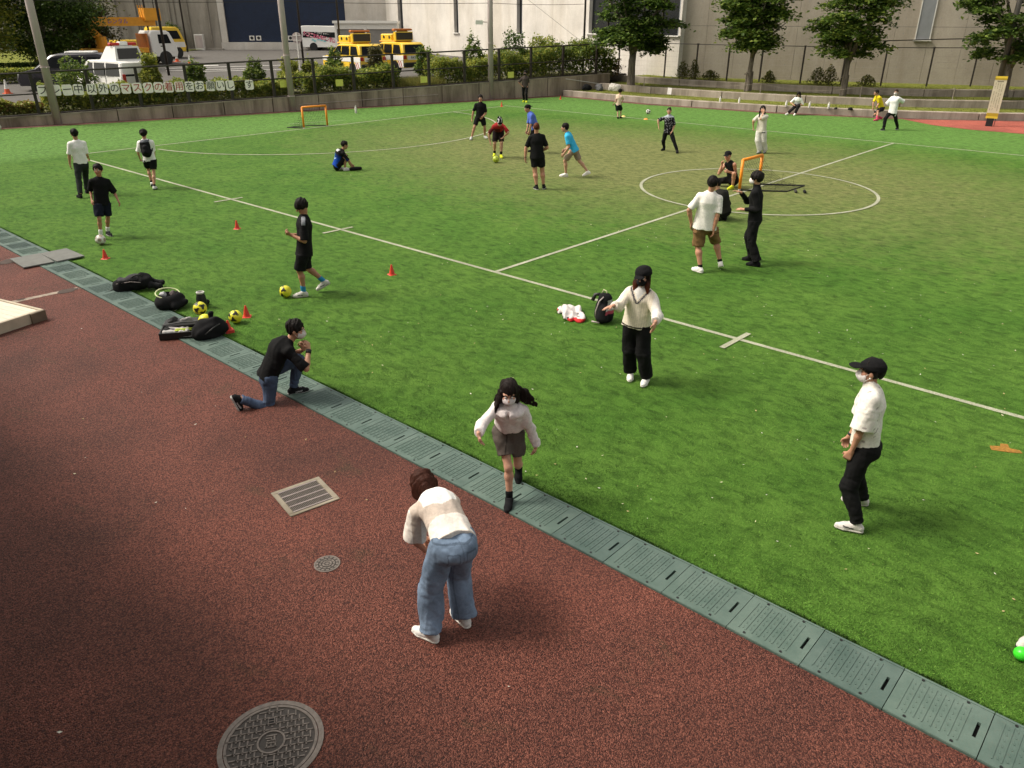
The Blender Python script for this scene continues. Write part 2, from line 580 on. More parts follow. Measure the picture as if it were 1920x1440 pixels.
# a smear of orange marking paint
_om = [(9.10, 1.08), (9.22, .82), (9.33, .66), (9.42, .72), (9.38, .86), (9.52, .92), (9.46, 1.02), (9.35, 1.0), (9.24, 1.14)]
mb = MB(); mb.prism([(9.33 + (a - 9.3) * .62, .90 + (b - .9) * .66) for a, b in _om], .001, .006)
tag(mb.build('paint_mark', mat('orange_marking_paint', (.27, .13, .02), .9, .35, 30)), kind='structure')

# ================================================================== drain with cast covers
def cover_material():
    m, nt, p = newmat('drain_cover_resin')
    oi = nt.nodes.new('ShaderNodeObjectInfo')
    n = noise(nt, 3.5, 5, .7, pos(nt)); n2 = noise(nt, 70, 3, .6, pos(nt))
    c = ramp(nt, n.outputs[0], .28, .72, (.062, .102, .086), (.112, .158, .136)).outputs[0]
    c = mixc(nt, 1.0, c, ramp(nt, oi.outputs['Random'], 0, 1, (.80, .82, .84), (1.14, 1.12, 1.08)).outputs[0], 'MULTIPLY')
    c = mixc(nt, ramp(nt, n2.outputs[0], .58, .72, (0, 0, 0), (.35, .35, .35)).outputs[0], c, (.13, .12, .09))
    nt.links.new(c, p.inputs['Base Color']); p.inputs['Roughness'].default_value = .66
    p.inputs['Specular IOR Level'].default_value = .3
    bump(nt, p, n2.outputs[0], .3, .004)
    return m
M_COVER = cover_material()
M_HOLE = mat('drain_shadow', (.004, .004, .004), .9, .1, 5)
drain = empty('drain_channel', (4.89, 0, 0), 0, kind='structure')
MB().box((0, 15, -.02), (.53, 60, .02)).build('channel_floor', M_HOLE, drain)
def drain_cover():
    mb = MB(); L, W = .594, .252        # half width .252
    z0, z1 = -.006, .022
    s0, s1, sw = .045, .068, .078      # finger slot: y range, half length
    # slab around the slot
    mb.box((0, s0 / 2, (z0 + z1) / 2), (2 * W, s0, z1 - z0))
    mb.box((0, (s1 + L) / 2, (z0 + z1) / 2), (2 * W, L - s1, z1 - z0))
    for sx in (-1, 1):
        mb.box((sx * (sw + W) / 2, (s0 + s1) / 2, (z0 + z1) / 2), (W - sw, s1 - s0, z1 - z0))
    zt = z1
    for k in range(8):                 # cross ribs
        y = .135 + k * .0555
        mb.box((0, y, zt + .0015), (.37, .008, .0055))
    for k in range(7):
        y = .163 + k * .0555
        for j in range(6):
            x = -.155 + j * .062 + (.012 if k % 2 else 0)
            mb.box((x, y, zt + .0010), (.030, .009, .0045), .35)
    for sx in (-1, 1):                 # outer rims
        mb.box((sx * .238, L / 2, zt + .0015), (.020, L, .005))
    return mb.mesh('drain_cover')
ME_COVER = drain_cover(); ME_COVER.materials.append(M_COVER)
def drain_bolt():
    mb = MB(); mb.cyl((0, 0, 0), .011, .006, 8)
    return mb.mesh('bolt')
ME_BOLT = drain_bolt(); ME_BOLT.materials.append(M_DARK)
for k in range(-8, 62):
    y = k * .6 + .085 + (0 if k else 0)
    o = bpy.data.objects.new('drain_cover', ME_COVER); link(o, drain); o.location = (0, y, 0)
    o.rotation_euler = (random.uniform(-.004, .004), random.uniform(-.004, .004), 0)
    if k < 16:
        for bx, by in ((-.215, .16), (.215, .16), (-.215, .46), (.215, .46)):
            b = bpy.data.objects.new('bolt', ME_BOLT); link(b, o); b.location = (bx, by, .021)
# turf pile spilling over the edge of the covers, and fuzz on the nearest turf
def blades(name, P, h, w, cols, seed, lean=.5, label=None):
    rng = np.random.default_rng(seed); N = len(P)
    a = rng.uniform(0, 2 * PI, N)
    s = np.stack([np.cos(a) * w, np.sin(a) * w, np.zeros(N)], 1)
    l = rng.normal(0, lean, (N, 2)) * h
    top = P + np.concatenate([l, (h * rng.uniform(.5, 1.1, N))[:, None]], 1)
    V = np.stack([P - s, P + s, top], 1).reshape(-1, 3)
    k = 0
    for q in range(5):
        w1, w2 = rng.normal(0, 2.6 * (1.5 ** q), 2), rng.normal(0, 2.6 * (1.5 ** q), 2)
        k = k + np.sin(P[:, 0] * w1[0] + P[:, 1] * w1[1] + rng.uniform(0, 6) + 1.4 * np.sin(P[:, 0] * w2[0] + P[:, 1] * w2[1])) / (1.12 ** q)
    k = np.where(k < -1.0, .45, 1.0)[:, None] * (1 + .10 * np.clip(k, -2, 2))[:, None]
    c = np.repeat(np.array(cols)[rng.integers(0, len(cols), N)] * rng.uniform(.7, 1.3, (N, 1)) * k, 3, 0)
    me = fastmesh(name, V, np.arange(3 * N).reshape(-1, 3), c, False)
    me.materials.append(cloth())
    o = link(bpy.data.objects.new(name, me)); return tag(o, label, 'grass', kind='stuff')
_r = np.random.default_rng(12)
N = 26000
yy = _r.uniform(-2.5, 30, N); xx = 5.165 + np.abs(_r.normal(0, .012, N)) - .010 * (np.sin(yy * 3.1) + np.sin(yy * 7.7 + 1) > .3)
blades('turf_fringe', np.stack([xx, yy, np.zeros(N)], 1), .030, .0035, [(.05, .13, .018), (.08, .17, .025), (.035, .09, .014)], 13, .6, 'frayed turf pile along the drain covers')
N = 330000
yy = -2.4 + _r.uniform(0, 1, N) ** 1.5 * 17; xx = 5.18 + _r.uniform(0, 1, N) ** 1.5 * 11
keep = _r.uniform(0, 1, N) < np.clip(1.25 - np.hypot((xx - 5) / 11, (yy + 1) / 17) * 1.15, 0, 1)
xx = xx[keep]; yy = yy[keep]; N = len(xx)
blades('turf_pile', np.stack([xx, yy, np.zeros(N)], 1), 0.017, .0028, [(.065, .165, .020), (.095, .205, .030), (.12, .225, .038), (.06, .14, .018)], 14, .8, 'short green pile of the near turf')

# ================================================================== low wall and its panels
M_WALLP = M_CON2
wallroot = empty('retaining_wall', (*wl(0), 0), WRZ, 'long low stained concrete retaining wall of panels below the dark fence', 'wall')
t = -24.0; k = 0
while t < 33.5:
    L = 2.36
    h = wt(t + L / 2)
    zt0, zt1 = wt(t), wt(t + L)
    mb = MB()
    y0, y1 = .0, .22
    P = [(0, y0, -.02), (L, y0, -.02), (L, y1, -.02), (0, y1, -.02), (0, y0, zt0), (L, y0, zt1), (L, y1, zt1), (0, y1, zt0)]
    mb.add(P, [(0, 3, 2, 1), (4, 5, 6, 7), (0, 1, 5, 4), (1, 2, 6, 5), (2, 3, 7, 6), (3, 0, 4, 7)])
    o = mb.build('wall_panel', M_WALLP, wallroot)
    o.location = (t, random.uniform(-.006, .006), 0)
    mb = MB()
    mb.add([(a - .004, (b - .02 if b < .1 else b + .02), (zt0 if a < .5 else zt1) + (0 if i < 4 else .05)) for i, (a, b) in enumerate([(0, 0), (L, 0), (L, .22), (0, .22)] * 2)],
           [(0, 3, 2, 1), (4, 5, 6, 7), (0, 1, 5, 4), (1, 2, 6, 5), (2, 3, 7, 6), (3, 0, 4, 7)])
    c = mb.build('coping', M_KERB, wallroot); c.location = (t + .004, 0, .002)
    t += 2.4; k += 1
tag(MB().tube([(*wl(13.3, -.03), .30), (*wl(21.3, -.03), .43)], .012, 6).build('handrail_pipe', M_GREYM), 'thin grey pipe running along the low wall behind the far goal', 'pipe')

# ================================================================== bed, road, far ground
def zsheet(name, pts, m, kind='structure'):
    mb = MB(); mb.add(pts, [tuple(range(len(pts)))])
    return tag(mb.build(name, m), kind=kind)
# planting bed behind the wall, a sloping strip
P = []; N = 16
for i in range(N + 1):
    tt = -26 + 60 * i / N
    x, y = wl(tt, .2); P.append((x, y, wt(tt) - .10))
    x, y = wl(tt, 4.2); P.append((x, y, max(lotz(x, y), wt(tt) - .05) + .03))
mb = MB(); mb.add(P, [(2 * i, 2 * i + 2, 2 * i + 3, 2 * i + 1) for i in range(N)])
tag(mb.build('planting_bed', M_SOIL), kind='structure')
# service road: a grid following the slope
P = []; F = []; NX, NY = 24, 24
for i in range(NX + 1):
    for j in range(NY + 1):
        u = -30 + i * 120 / NX; v = 3.4 + j * 90 / NY
        x, y = wl(u, v); P.append((x, y, lotz(x, y)))
for i in range(NX):
    for j in range(NY):
        a = i * (NY + 1) + j; F.append((a, a + NY + 1, a + NY + 2, a + 1))
mb = MB(); mb.add(P, F); tag(mb.build('service_road', M_ASPH), kind='structure')
def lotmark(x0, y0, x1, y1, w):
    a = Vector((x0, y0)); b = Vector((x1, y1)); d = (b - a).normalized(); n = Vector((-d.y, d.x)) * w / 2
    q = [a + n, b + n, b - n, a - n]
    mb = MB(); mb.add([(p.x, p.y, lotz(p.x, p.y) + .02) for p in q], [(3, 2, 1, 0)])
    tag(mb.build('road_marking', M_WHITE), kind='structure')
lotmark(28.6, 60.4, 36.5, 57.0, .35); lotmark(27.6, 58.2, 33.6, 55.4, .3); lotmark(31.0, 61.6, 33.0, 60.6, .8); lotmark(28.0, 56.3, 34.4, 53.0, .25)
# verge of lawn by the left of the road
def lotpatch(name, poly, dz, m, h=0):
    mb = MB(); n = len(poly)
    mb.add([(a, b, lotz(a, b) + dz) for a, b in poly], [tuple(range(n))])
    return tag(mb.build(name, m), kind='structure')
lotpatch('verge', [(8, 66), (24, 60.5), (29.5, 78), (33, 90), (20, 100), (-8, 90)], .06, M_GRASS)
lotpatch('verge', [(38.0, 86.0), (38.9, 80.6), (44.6, 82.6), (44.0, 88.5)], .07, M_GRASS)

# ================================================================== terraces
def offs(poly, d):
    out = []
    for i, p in enumerate(poly):
        a = Vector(poly[max(i - 1, 0)]); b = Vector(poly[min(i + 1, len(poly) - 1)])
        t = (b - a).normalized(); n = Vector((-t.y, t.x))
        q = Vector(p) + n * d
        out.append((q.x, q.y))
    return out
def resample(poly, step):
    pts = [Vector(p) for p in poly]; out = [pts[0].copy()]; acc = 0
    for a, b in zip(pts, pts[1:]):
        L = (b - a).length; s = step - acc
        while s <= L:
            out.append(a.lerp(b, s / L)); s += step
        acc = (acc + L) % step
    return out
def smooth_poly(poly, it=3):
    for _ in range(it):
        q = [poly[0]]
        for a, b in zip(poly, poly[1:]):
            q.append((a[0] * .75 + b[0] * .25, a[1] * .75 + b[1] * .25)); q.append((a[0] * .25 + b[0] * .75, a[1] * .25 + b[1] * .75))
        q.append(poly[-1]); poly = q
    return poly
TS = smooth_poly(TX, 2)
STEP = 2.75
terr = empty('terrace', (0, 0, 0), 0, kind='structure')
for lev in range(3):
    z0, z1 = .3 * lev, .3 * (lev + 1)
    front = offs(TS, STEP * lev)
    pts = resample(front, 4.6)
    for a, b in zip(pts, pts[1:]):
        d = (b - a); L = d.length; d = d.normalized(); c = (a + b) / 2; n = Vector((-d.y, d.x))
        mb = MB(); mb.bbox((0, .19, (z0 + z1) / 2 - .01), (L - .05, .38, z1 - z0 + .06), .018)
        o = mb.build('kerb_block', M_KERB, terr); o.location = (c.x, c.y, 0); o.rotation_euler = (0, 0, math.atan2(d.y, d.x))
    inner = offs(TS, STEP * lev + .36); outer = offs(TS, STEP * (lev + 1) + .1 if lev < 2 else STEP * lev + 6.5)
    mb = MB(); nn = len(inner)
    mb.add([(a, b, z1 - .035) for a, b in inner] + [(a, b, z1 - .035) for a, b in outer], [(i, i + 1, nn + i + 1, nn + i) for i in range(nn - 1)])
    # orientation: make upward
    o = mb.build('terrace_lawn', M_GRASS); tag(o, kind='structure')
# ================================================================== buildings
def wall_box(name, A, B, z0, z1, th, m, parent=None, off=0.0):
    A = Vector(A); B = Vector(B); d = (B - A).normalized(); n = Vector((-d.y, d.x))
    c = (A + B) / 2 + n * off
    o = MB().box((0, 0, (z0 + z1) / 2), ((B - A).length, th, z1 - z0)).build(name, m, parent)
    o.location = (c.x, c.y, 0); o.rotation_euler = (0, 0, math.atan2(d.y, d.x))
    return o
M_BLUE = mat('blue_shutter_steel', (.006, .016, .045), .5, .15, 2)
M_SHUT = mat('grey_shutter', (.25, .235, .215), .6, .1, 3)
M_SLOT = mat('slot_glass', (.010, .012, .014), .2, .3, 2, spec=.6)
M_SLOTG = mat('grey_slot_panel', (.22, .23, .24), .5, .1, 2)
M_SILL = mat('white_sill', (.62, .60, .56), .6, .08, 6)
# --- long pale hall
LWA = Vector((47.2, 28.6)); LWB = Vector((57.5, 69.5)); LWd = (LWB - LWA).normalized(); LWrz = math.atan2(LWd.y, LWd.x)
hall = empty('concrete_hall', (LWA.x, LWA.y, 0), LWrz, 'long pale concrete hall with narrow dark slot windows behind the hedges', 'building')
LL = (LWB - LWA).length
cuts = [(-.42, 8.65, 3.25), (17.1, 17.9, 3.05), (27.25, 28.05, 3.0), (38.3, 39.4, 2.95)]
# wall pieces between the openings; local y = -? : the face towards the court is +y side (left of direction)
def hallpiece(x0, x1, z0, z1):
    o = MB().box(((x0 + x1) / 2, -.3, (z0 + z1) / 2), (x1 - x0, .6, z1 - z0)).build('wall_panel', M_CON, hall)
    return o
xs = [8.65, 13.0, 17.1]; 
edges = [(-.6, -.42)] + [(8.65, 13.0), (13.02, 17.1), (17.9, 22.6), (22.62, 27.25), (28.05, 33.1), (33.12, 38.3), (39.4, LL + 1)]
for a, b in edges:
    hallpiece(a, b, .3, 14)
for a, b, z in cuts:
    hallpiece(a + .004, b - .004, .3, z)
    w = MB().box(((a + b) / 2, -.35, (z + 14) / 2), (b - a - .01, .1, 14 - z - .01)).build('window', M_SLOT, hall)
    MB().box(((a + b) / 2, .05, z + .03), (b - a + .3, .2, .07)).build('sill', M_SILL, w)
    MB().box((a + .05, -.15, (z + 14) / 2), (.09, .26, 14 - z - .1)).build('window_frame', M_SLOTG, w)
    if b - a > 3:
        for i in range(1, 5):
            MB().box((a + (b - a) * i / 5, -.26, (z + 14) / 2), (.08, .08, 14 - z - .1)).build('mullion', M_BLACKM, w)
# --- facing wall of cast panels on the right
RWA = Vector((47.25, 28.3)); RWB = Vector((61.2, -11.0)); RWd = (RWB - RWA).normalized()
face = empty('panel_wall_building', (RWA.x, RWA.y, 0), math.atan2(RWd.y, RWd.x), 'grey concrete building face of cast panels behind the terraced steps', 'building')
pw = 1.8; n = int((RWB - RWA).length / pw)
holes = []
for i in range(n):
    for (z0, z1) in ((.4, 3.88), (3.90, 14)):
        x0 = i * pw
        if z0 > 3 and abs(x0 + pw / 2 - 14.1) < .95:
            pass
        mb = MB(); mb.box((x0 + pw / 2, .3 + random.uniform(0, .006), (z0 + z1) / 2), (pw - .012, .6, z1 - z0))
        o = mb.build('wall_panel', M_CON4, face)
        mh = MB()
        for zz in np.arange(z0 + .45, min(z1, 6.8), .9):
            for xx in (x0 + .45, x0 + 1.35):
                mh.cyl((xx, -.004, zz), .022, .012, 8, axis='y')
        mh.build('tie_holes', M_SLOTG, o)['kind'] = 'stuff'
w = MB().box((14.1, -.012, 8.6), (.72, .05, 10.7)).build('window', M_SLOTG, face)
MB().box((14.1, -.05, 3.20), (.95, .16, .09)).build('sill', M_SILL, w)
for sx in (-1, 1):
    MB().box((14.1 + sx * .38, -.03, 8.6), (.05, .07, 10.7)).build('window_frame', M_SILL, w)
# --- rear hall with the blue shutter and weathered wall
FA = Vector((57.5, 69.5)); FB = Vector((10.0, 117.0)); Fd = (FB - FA).normalized()
rear = empty('loading_hall', (FA.x, FA.y, 0), math.atan2(Fd.y, Fd.x), 'weathered grey loading hall with a huge dark blue shutter behind the vans', 'building')
def rp(name, x0, x1, z0, z1, y0, y1, m, parent=None):
    return MB().box(((x0 + x1) / 2, (y0 + y1) / 2, (z0 + z1) / 2), (x1 - x0, y1 - y0, z1 - z0)).build(name, m, parent or rear)
# local +y faces away to the left of direction -> towards the road (camera)
rp('plinth', -1, 17.2, .3, 1.92, -.6, .5, M_CON)
blue = rp('shutter', 4.25, 16.6, 1.93, 14, -.5, -.2, M_BLUE)
for z in np.arange(2.05, 8.0, .22):
    rp('shutter_slat', 4.3, 16.55, z, z + .17, -.199, -.17, M_BLUE, blue)
rp('door_frame', 16.6, 17.25, 1.93, 14, -.6, .05, M_CON)
rp('wall', -1, 4.25, 1.93, 14, -.6, .0, M_CON)
for (x0, x1) in ((17.26, 20.2), (20.3, 23.6), (23.7, 27.4), (27.5, 32.5), (32.6, 38), (38.1, 46), (46.1, 56), (56.1, 67)):
    rp('wall_panel', x0, x1, .3, 14, -.6, .05 + random.uniform(-.03, .03), M_CON3)
for x in (18.2, 20.25, 21.6, 22.1, 25.0, 25.25, 25.5, 27.45):
    MB().cyl((x, .12, .6), .07, 13, 8).build('drain_pipe', concrete('pipe_paint', (.26, .235, .2), .3, 2), rear)
rp('step', 17.0, 21.5, .9, 1.35, .05, .9, M_CON3)
for x in (9.2, 9.9, 10.6, 13.2, 13.9):
    v = rp('wall_vent', x, x + .5, 2.1, 2.55, -.17, -.1, M_WHITE)
    MB().cyl((x + .25, -.1, 2.33), .16, .02, 12, axis='y').build('vent_grille', M_DARK, v)
# --- white service annex with two roller doors
ax = empty('service_annex', (52.9, 67.3, 1.15), math.atan2(.777, -.63), 'low white annex with two grey roller doors beside the decorated van', 'building')
def ap(name, x0, x1, z0, z1, y0, y1, m, parent=None):
    return MB().box(((x0 + x1) / 2, (y0 + y1) / 2, (z0 + z1) / 2), (x1 - x0, y1 - y0, z1 - z0)).build(name, m, parent or ax)
ap('roof', -3.3, 3.2, 2.62, 2.85, -1.2, .25, M_WHITE)
ap('rear_wall', -3.2, 3.1, -.2, 2.62, -1.2, -1.0, M_CON)
for x0, x1 in ((-3.2, -2.95), (-.1, .12), (2.9, 3.1)):
    ap('pier', x0, x1, -.2, 2.62, -1.0, .0, M_WHITE)
for x0, x1 in ((.12, 2.9), (-2.95, -.1)):
    s = ap('roller_door', x0, x1, -.2, 2.1, -.3, -.2, M_SHUT)
    ap('lintel', x0, x1, 2.1, 2.62, -.3, -.03, M_WHITE)
    for z in np.arange(0, 2.0, .14):
        ap('door_slat', x0 + .02, x1 - .02, z, z + .11, -.199, -.18, M_SHUT, s)
# --- the building the camera looks out of (behind and beside the view)
own = empty('gallery_building', (-1.0, 0, 0), 0, 'concrete gallery building behind the paving, seen from its upper floor', 'building')
MB().box((-4.3, 12, 1.75), (7.0, 90, 3.5)).build('ground_floor', M_CON4, own)
MB().box((-5.3, 12, 5.7), (7.0, 90, 4.4)).build('upper_wall', M_CON4, own)
MB().box((.15, 12, 3.28), (1.85, 90, .22)).build('balcony_slab', M_CON4, own)
MB().box((-.1, 9.5, 3.02), (3.4, 9.0, .2)).build('shade_canopy', M_CON4, own)  # unseen slab, added to shade the paving at near left

# ================================================================== fence on the low wall
fence = empty('mesh_fence', (*wl(0, .11), 0), WRZ, 'dark brown mesh fence with posts and rails on the low wall', 'fence')
PST = [-.6 - 2.15 * i for i in range(10, 0, -1)] + [-.6, 1.66, 3.84, 5.9, 8.04, 10.09, 12.16, 14.29, 16.44, 18.69, 20.86, 23.11, 25.4, 27.62, 29.95, 32.51]
for tt in PST:
    MB().box((tt, 0, wt(tt) + .9), (.13, .11, 1.80)).build('post', M_BLACKM, fence)
for a, b in zip(PST, PST[1:]):
    for hh, r in ((1.78, .04), (.92, .032), (.08, .04)):
        MB().tube([(a, -.05, wt(a) + hh), (b, -.05, wt(b) + hh)], r, 6).build('rail', M_BLACKM, fence)
def net_material():
    m, nt, p = newmat('fine_dark_mesh')
    p.inputs['Base Color'].default_value = (.02, .017, .012, 1)
    n = noise(nt, 3, 2, .5, pos(nt))
    r = ramp(nt, n.outputs[0], .2, .8, (.04, .04, .04), (.09, .09, .09))
    nt.links.new(r.outputs[0], p.inputs['Alpha'])
    return m
M_NET = net_material()
for a, b in zip(PST, PST[1:]):
    mb = MB(); mb.quad((a, -.02, wt(a) + .1), (b, -.02, wt(b) + .1), (b, -.02, wt(b) + 1.76), (a, -.02, wt(a) + 1.76))
    mb.build('net_panel', M_NET, fence)
# letter plates wired to the fence
PL = [(2.0, 1.43), (2.5, 1.43), (2.96, 1.42), (3.4, 1.42), (3.93, 1.41), (4.4, 1.41), (4.88, 1.4), (5.35, 1.39), (5.83, 1.39), (6.3, 1.38), (6.75, 1.38), (7.2, 1.37), (7.67, 1.37), (8.13, 1.36), (8.59, 1.36), (9.1, 1.35), (9.56, 1.35), (10.02, 1.34), (10.95, 1.33)]
TXT = 'プレー中以外のマスクの着用をお願いします'
TXT = TXT[:18] + 'す'
ORD = ['first', 'second', 'third', 'fourth', 'fifth', 'sixth', 'seventh', 'eighth', 'ninth', 'tenth', 'eleventh', 'twelfth', 'thirteenth', 'fourteenth', 'fifteenth', 'sixteenth', 'seventeenth', 'eighteenth', 'nineteenth']
M_PLATE = mat('cream_card', (.90, .84, .78), .7, .08, 6)
M_INK = mat('black_ink', (.012, .011, .010), .7, .2, 30)
M_INKR = mat('red_ink', (.42, .03, .025), .7, .2, 30)
def rrect(w, h, r, n=4):
    P = []
    for cx, cy, a0 in ((w / 2 - r, h / 2 - r, 0), (-w / 2 + r, h / 2 - r, PI / 2), (-w / 2 + r, -h / 2 + r, PI), (w / 2 - r, -h / 2 + r, 1.5 * PI)):
        for i in range(n + 1):
            a = a0 + PI / 2 * i / n
            P.append((cx + r * math.cos(a), cy + r * math.sin(a)))
    return P
for i, ((tt, z), ch) in enumerate(zip(PL, TXT)):
    x, y = wl(tt, .03)
    red = 7 <= i <= 12
    r = empty('letter_plate', (x, y, z), WRZ, f'cream plate with a {"red" if red else "black"} character, {ORD[i]} from the left on the fence', 'plate', 'letter plates on the fence')
    mb = MB(); mb.prism(rrect(.40, .45, .08), -.006, .006)
    b = mb.build('plate', M_PLATE, r); b.rotation_euler = (PI / 2, 0, 0)
    me = textmesh(ch, .40); me.materials.append(M_INKR if red else M_INK)
    o = bpy.data.objects.new('character', me); link(o, r); o.rotation_euler = (PI / 2, 0, 0); o.location = (0, -.012, 0)
    r.rotation_euler = (0, random.uniform(-.05, .05), WRZ)
for i, (tt, z) in enumerate(((12.67, 1.31), (15.61, 1.25), (20.5, 1.24), (26.17, 1.3))):
    x, y = wl(tt, .04)
    o = MB().box((0, 0, 0), (.40, .012, .33)).build('notice_plate', mat('yellow_notice', (.60, .62, .12), .6, .1, 8))
    o.location = (x, y, z); o.rotation_euler = (0, 0, WRZ)
    tag(o, ['small yellow notice on fence just left of the far goal', 'small yellow notice on fence right of the far goal', 'pale yellow notice on fence in front of the striped patrol car', 'bright yellow notice on fence beside the person in grey'][i], 'notice', 'yellow notices on the fence')

# ================================================================== poles and wires
def pole(loc, r, h, label, m=M_GREYM, bands=(), r2=None):
    o = empty('net_pole', loc, 0, label, 'pole')
    MB().tube([(0, 0, -.05), (0, 0, h)], [r, r2 or r * .9], 16).build('shaft', m, o, True)
    for z in bands:
        MB().cyl((0, 0, z), r * 1.12, .06, 16).build('clamp_band', M_GREYM, o)
    return o
pl1 = pole((13.3, 39.35, 0), .17, 9.5, 'thick grey pole leaning in view behind the letter plates', bands=(2.35,))
for sx in (-1, 1):
    MB().box((0, sx * .22, 2.38), (.05, .18, .05)).build('step_bolt', M_GREYM, pl1)
pl2 = pole((23.5, 36.3, 0), .16, 9.5, 'thick grey pole standing behind the far orange goal', bands=(.7, 2.6))
pl3 = pole((34.95, 33.15, 0), .16, 9.5, 'thick grey pole with a small floodlight by the hedge', bands=(3.0,))
f = MB(); f.box((-.55, .35, 4.1), (.42, .18, .22), -.7); f.build('floodlight', M_WHITE, pl3)
MB().tube([(-.1, .08, 4.12), (-.4, .28, 4.12)], .025, 6).build('floodlight_arm', M_GREYM, pl3)
pole((43.5, 32.95, .25), .07, 9, 'thin black pole at the corner of the steps', M_BLACKM)
pole((46.2, 9.4, .2), .13, 9, 'dark grey pole behind the leaning notice board', mat('dark_pole_paint', (.055, .048, .04), .5, .2, 5))
for (x, y), lb in zip(((26.0, 54.5), (33.0, 71.5), (29.0, 79.0), (40.5, 80.0), (36.9, 54.8), (31.9, 43.2)), ('black net pole beside the road between truck and hedge', 'black net pole behind the crane truck boom', 'black net pole at the left end of the crane boom', 'black net pole beside the small round bush', 'thin dark pole in front of the blue shutter', 'thin dark pole rising between the two yellow cars')):
    pole((x, y, lotz(x, y)), .085 if y > 50 else .06, 11, lb, M_BLACKM)
def cable(name, pts, r, m, label):
    tag(MB().tube(pts, r, 5).build(name, m), label, 'cable')
def sag(a, b, s, n=10):
    a = Vector(a); b = Vector(b)
    return [tuple(a.lerp(b, i / n) - Vector((0, 0, s * 4 * (i / n) * (1 - i / n)))) for i in range(n + 1)]
cable('overhead_cable', sag((13.3, 39.35, 5.0), (23.5, 36.3, 5.05), .06), .012, M_BLACKM, 'thin overhead wire between the left and middle grey poles')
cable('overhead_cable', sag((23.5, 36.3, 5.05), (34.95, 33.15, 5.08), .06), .012, M_BLACKM, 'thin overhead wire between the middle and right grey poles')
cable('overhead_cable', sag((34.95, 33.15, 5.08), (43.5, 32.95, 5.12), .06), .012, M_BLACKM, 'thin overhead wire from right grey pole to corner pole')
cable('guy_wire', [(43.2, 33.0, 3.0), (39.0, 34.0, 5.4)], .008, M_BLACKM, 'thin guy wire slanting up in front of the pale wall')
cable('stay_rope', [(40.0, 31.6, .95), (43.2, 30.4, .45)], .02, M_SILL, 'pale rope slanting down over the bags at the wall corner')

# fence along the top of the terraces
FR = [(45.6, 31.6), (46.32, 28.52), (46.42, 26.32), (46.54, 24.21), (47.0, 22.3), (47.45, 19.94), (48.1, 17.8), (48.9, 15.83), (50.2, 13.77), (52.0, 11.96), (54.2, 10.0), (56.3, 8.2)]
tf = empty('terrace_fence', (0, 0, .87), 0, 'black post and wire fence along the top terrace', 'fence')
for x, y in FR:
    pst = MB(); pst.box((x, y, 1.0), (.075, .075, 2.05)); pst.box((x, y, 2.02), (.24, .05, .05))
    for z in (.45, .95, 1.45):
        pst.box((x, y, z), (.13, .03, .03))
    pst.build('post', M_BLACKM, tf)
for (a, b) in zip(FR, FR[1:]):
    MB().tube([(a[0], a[1], 2.0), (b[0], b[1], 2.0)], .022, 6).build('rail', M_BLACKM, tf)
    for z in (.35, .65, .95, 1.25, 1.55):
        MB().tube([(a[0], a[1], z), (b[0], b[1], z)], .006, 4).build('wire', M_GREYM, tf)
cable('wall_cable', [(48.9, 19.5, 3.05), (50.6, 17.0, 3.15), (52.0, 13.2, 3.3), (53.0, 10.4, 3.35), (55.1, 4.5, 3.4)], .03, M_BLACKM, 'black cable strung across the panel wall behind the trees')

# ropes and stakes on the second terrace
STK = [(42.0, 27.2), (42.9, 20.2), (44.4, 15.3), (46.6, 11.4)]
for i, (x, y) in enumerate(STK):
    tag(MB().cyl((x, y, .5), .025, .62, 8).build('rope_stake', M_KERB), ['white rope stake near the first tree', 'white rope stake left of the second tree', 'white rope stake beside the seated yellow shirt', 'white rope stake beside the leaning notice board'][i], 'stake')
for i, (a, b) in enumerate(zip(STK, STK[1:])):
    cable('barrier_rope', sag((*a, 1.1), (*b, 1.1), .28), .009, M_KERB, ['pale sagging rope between the first two terrace trees', 'pale sagging rope behind the seated woman in white', 'pale sagging rope behind the woman in white shirt'][i])
# ================================================================== vehicles (local: x forward, y left, z up)
def hw(z, w, z1, taper):
    return w / 2 - max(0, z - z1) * taper
def loft_body(name, prof, w, m, parent, z1=.9, taper=.12, bev=.06):
    """closed side outline [(x,z)] widened to half width depending on height; chamfered along the outline"""
    n = len(prof); P = []; F = []
    cx = sum(p[0] for p in prof) / n; cz = sum(p[1] for p in prof) / n
    def inset(p):
        dx, dz = cx - p[0], cz - p[1]; L = math.hypot(dx, dz) or 1
        return (p[0] + dx / L * bev, p[1] + dz / L * bev)
    rings = []
    for yy, ins in ((-1, True), (-1, False), (1, False), (1, True)):
        for p in prof:
            q = inset(p) if ins else p
            h = hw(q[1], w, z1, taper)
            P.append((q[0], yy * (h if ins else h - bev * .8), q[1]))
    for r in range(3):
        for i in range(n):
            j = (i + 1) % n
            F.append((r * n + i, (r + 1) * n + i, (r + 1) * n + j, r * n + j))
    F.append(tuple(range(n))); F.append(tuple(range(4 * n - 1, 3 * n - 1, -1)))
    mb = MB(); mb.add(P, F)
    o = mb.build(name, m, parent, 'auto')
    bm = bmesh.new(); bm.from_mesh(o.data); bmesh.ops.recalc_face_normals(bm, faces=bm.faces); bm.to_mesh(o.data); bm.free()
    return o
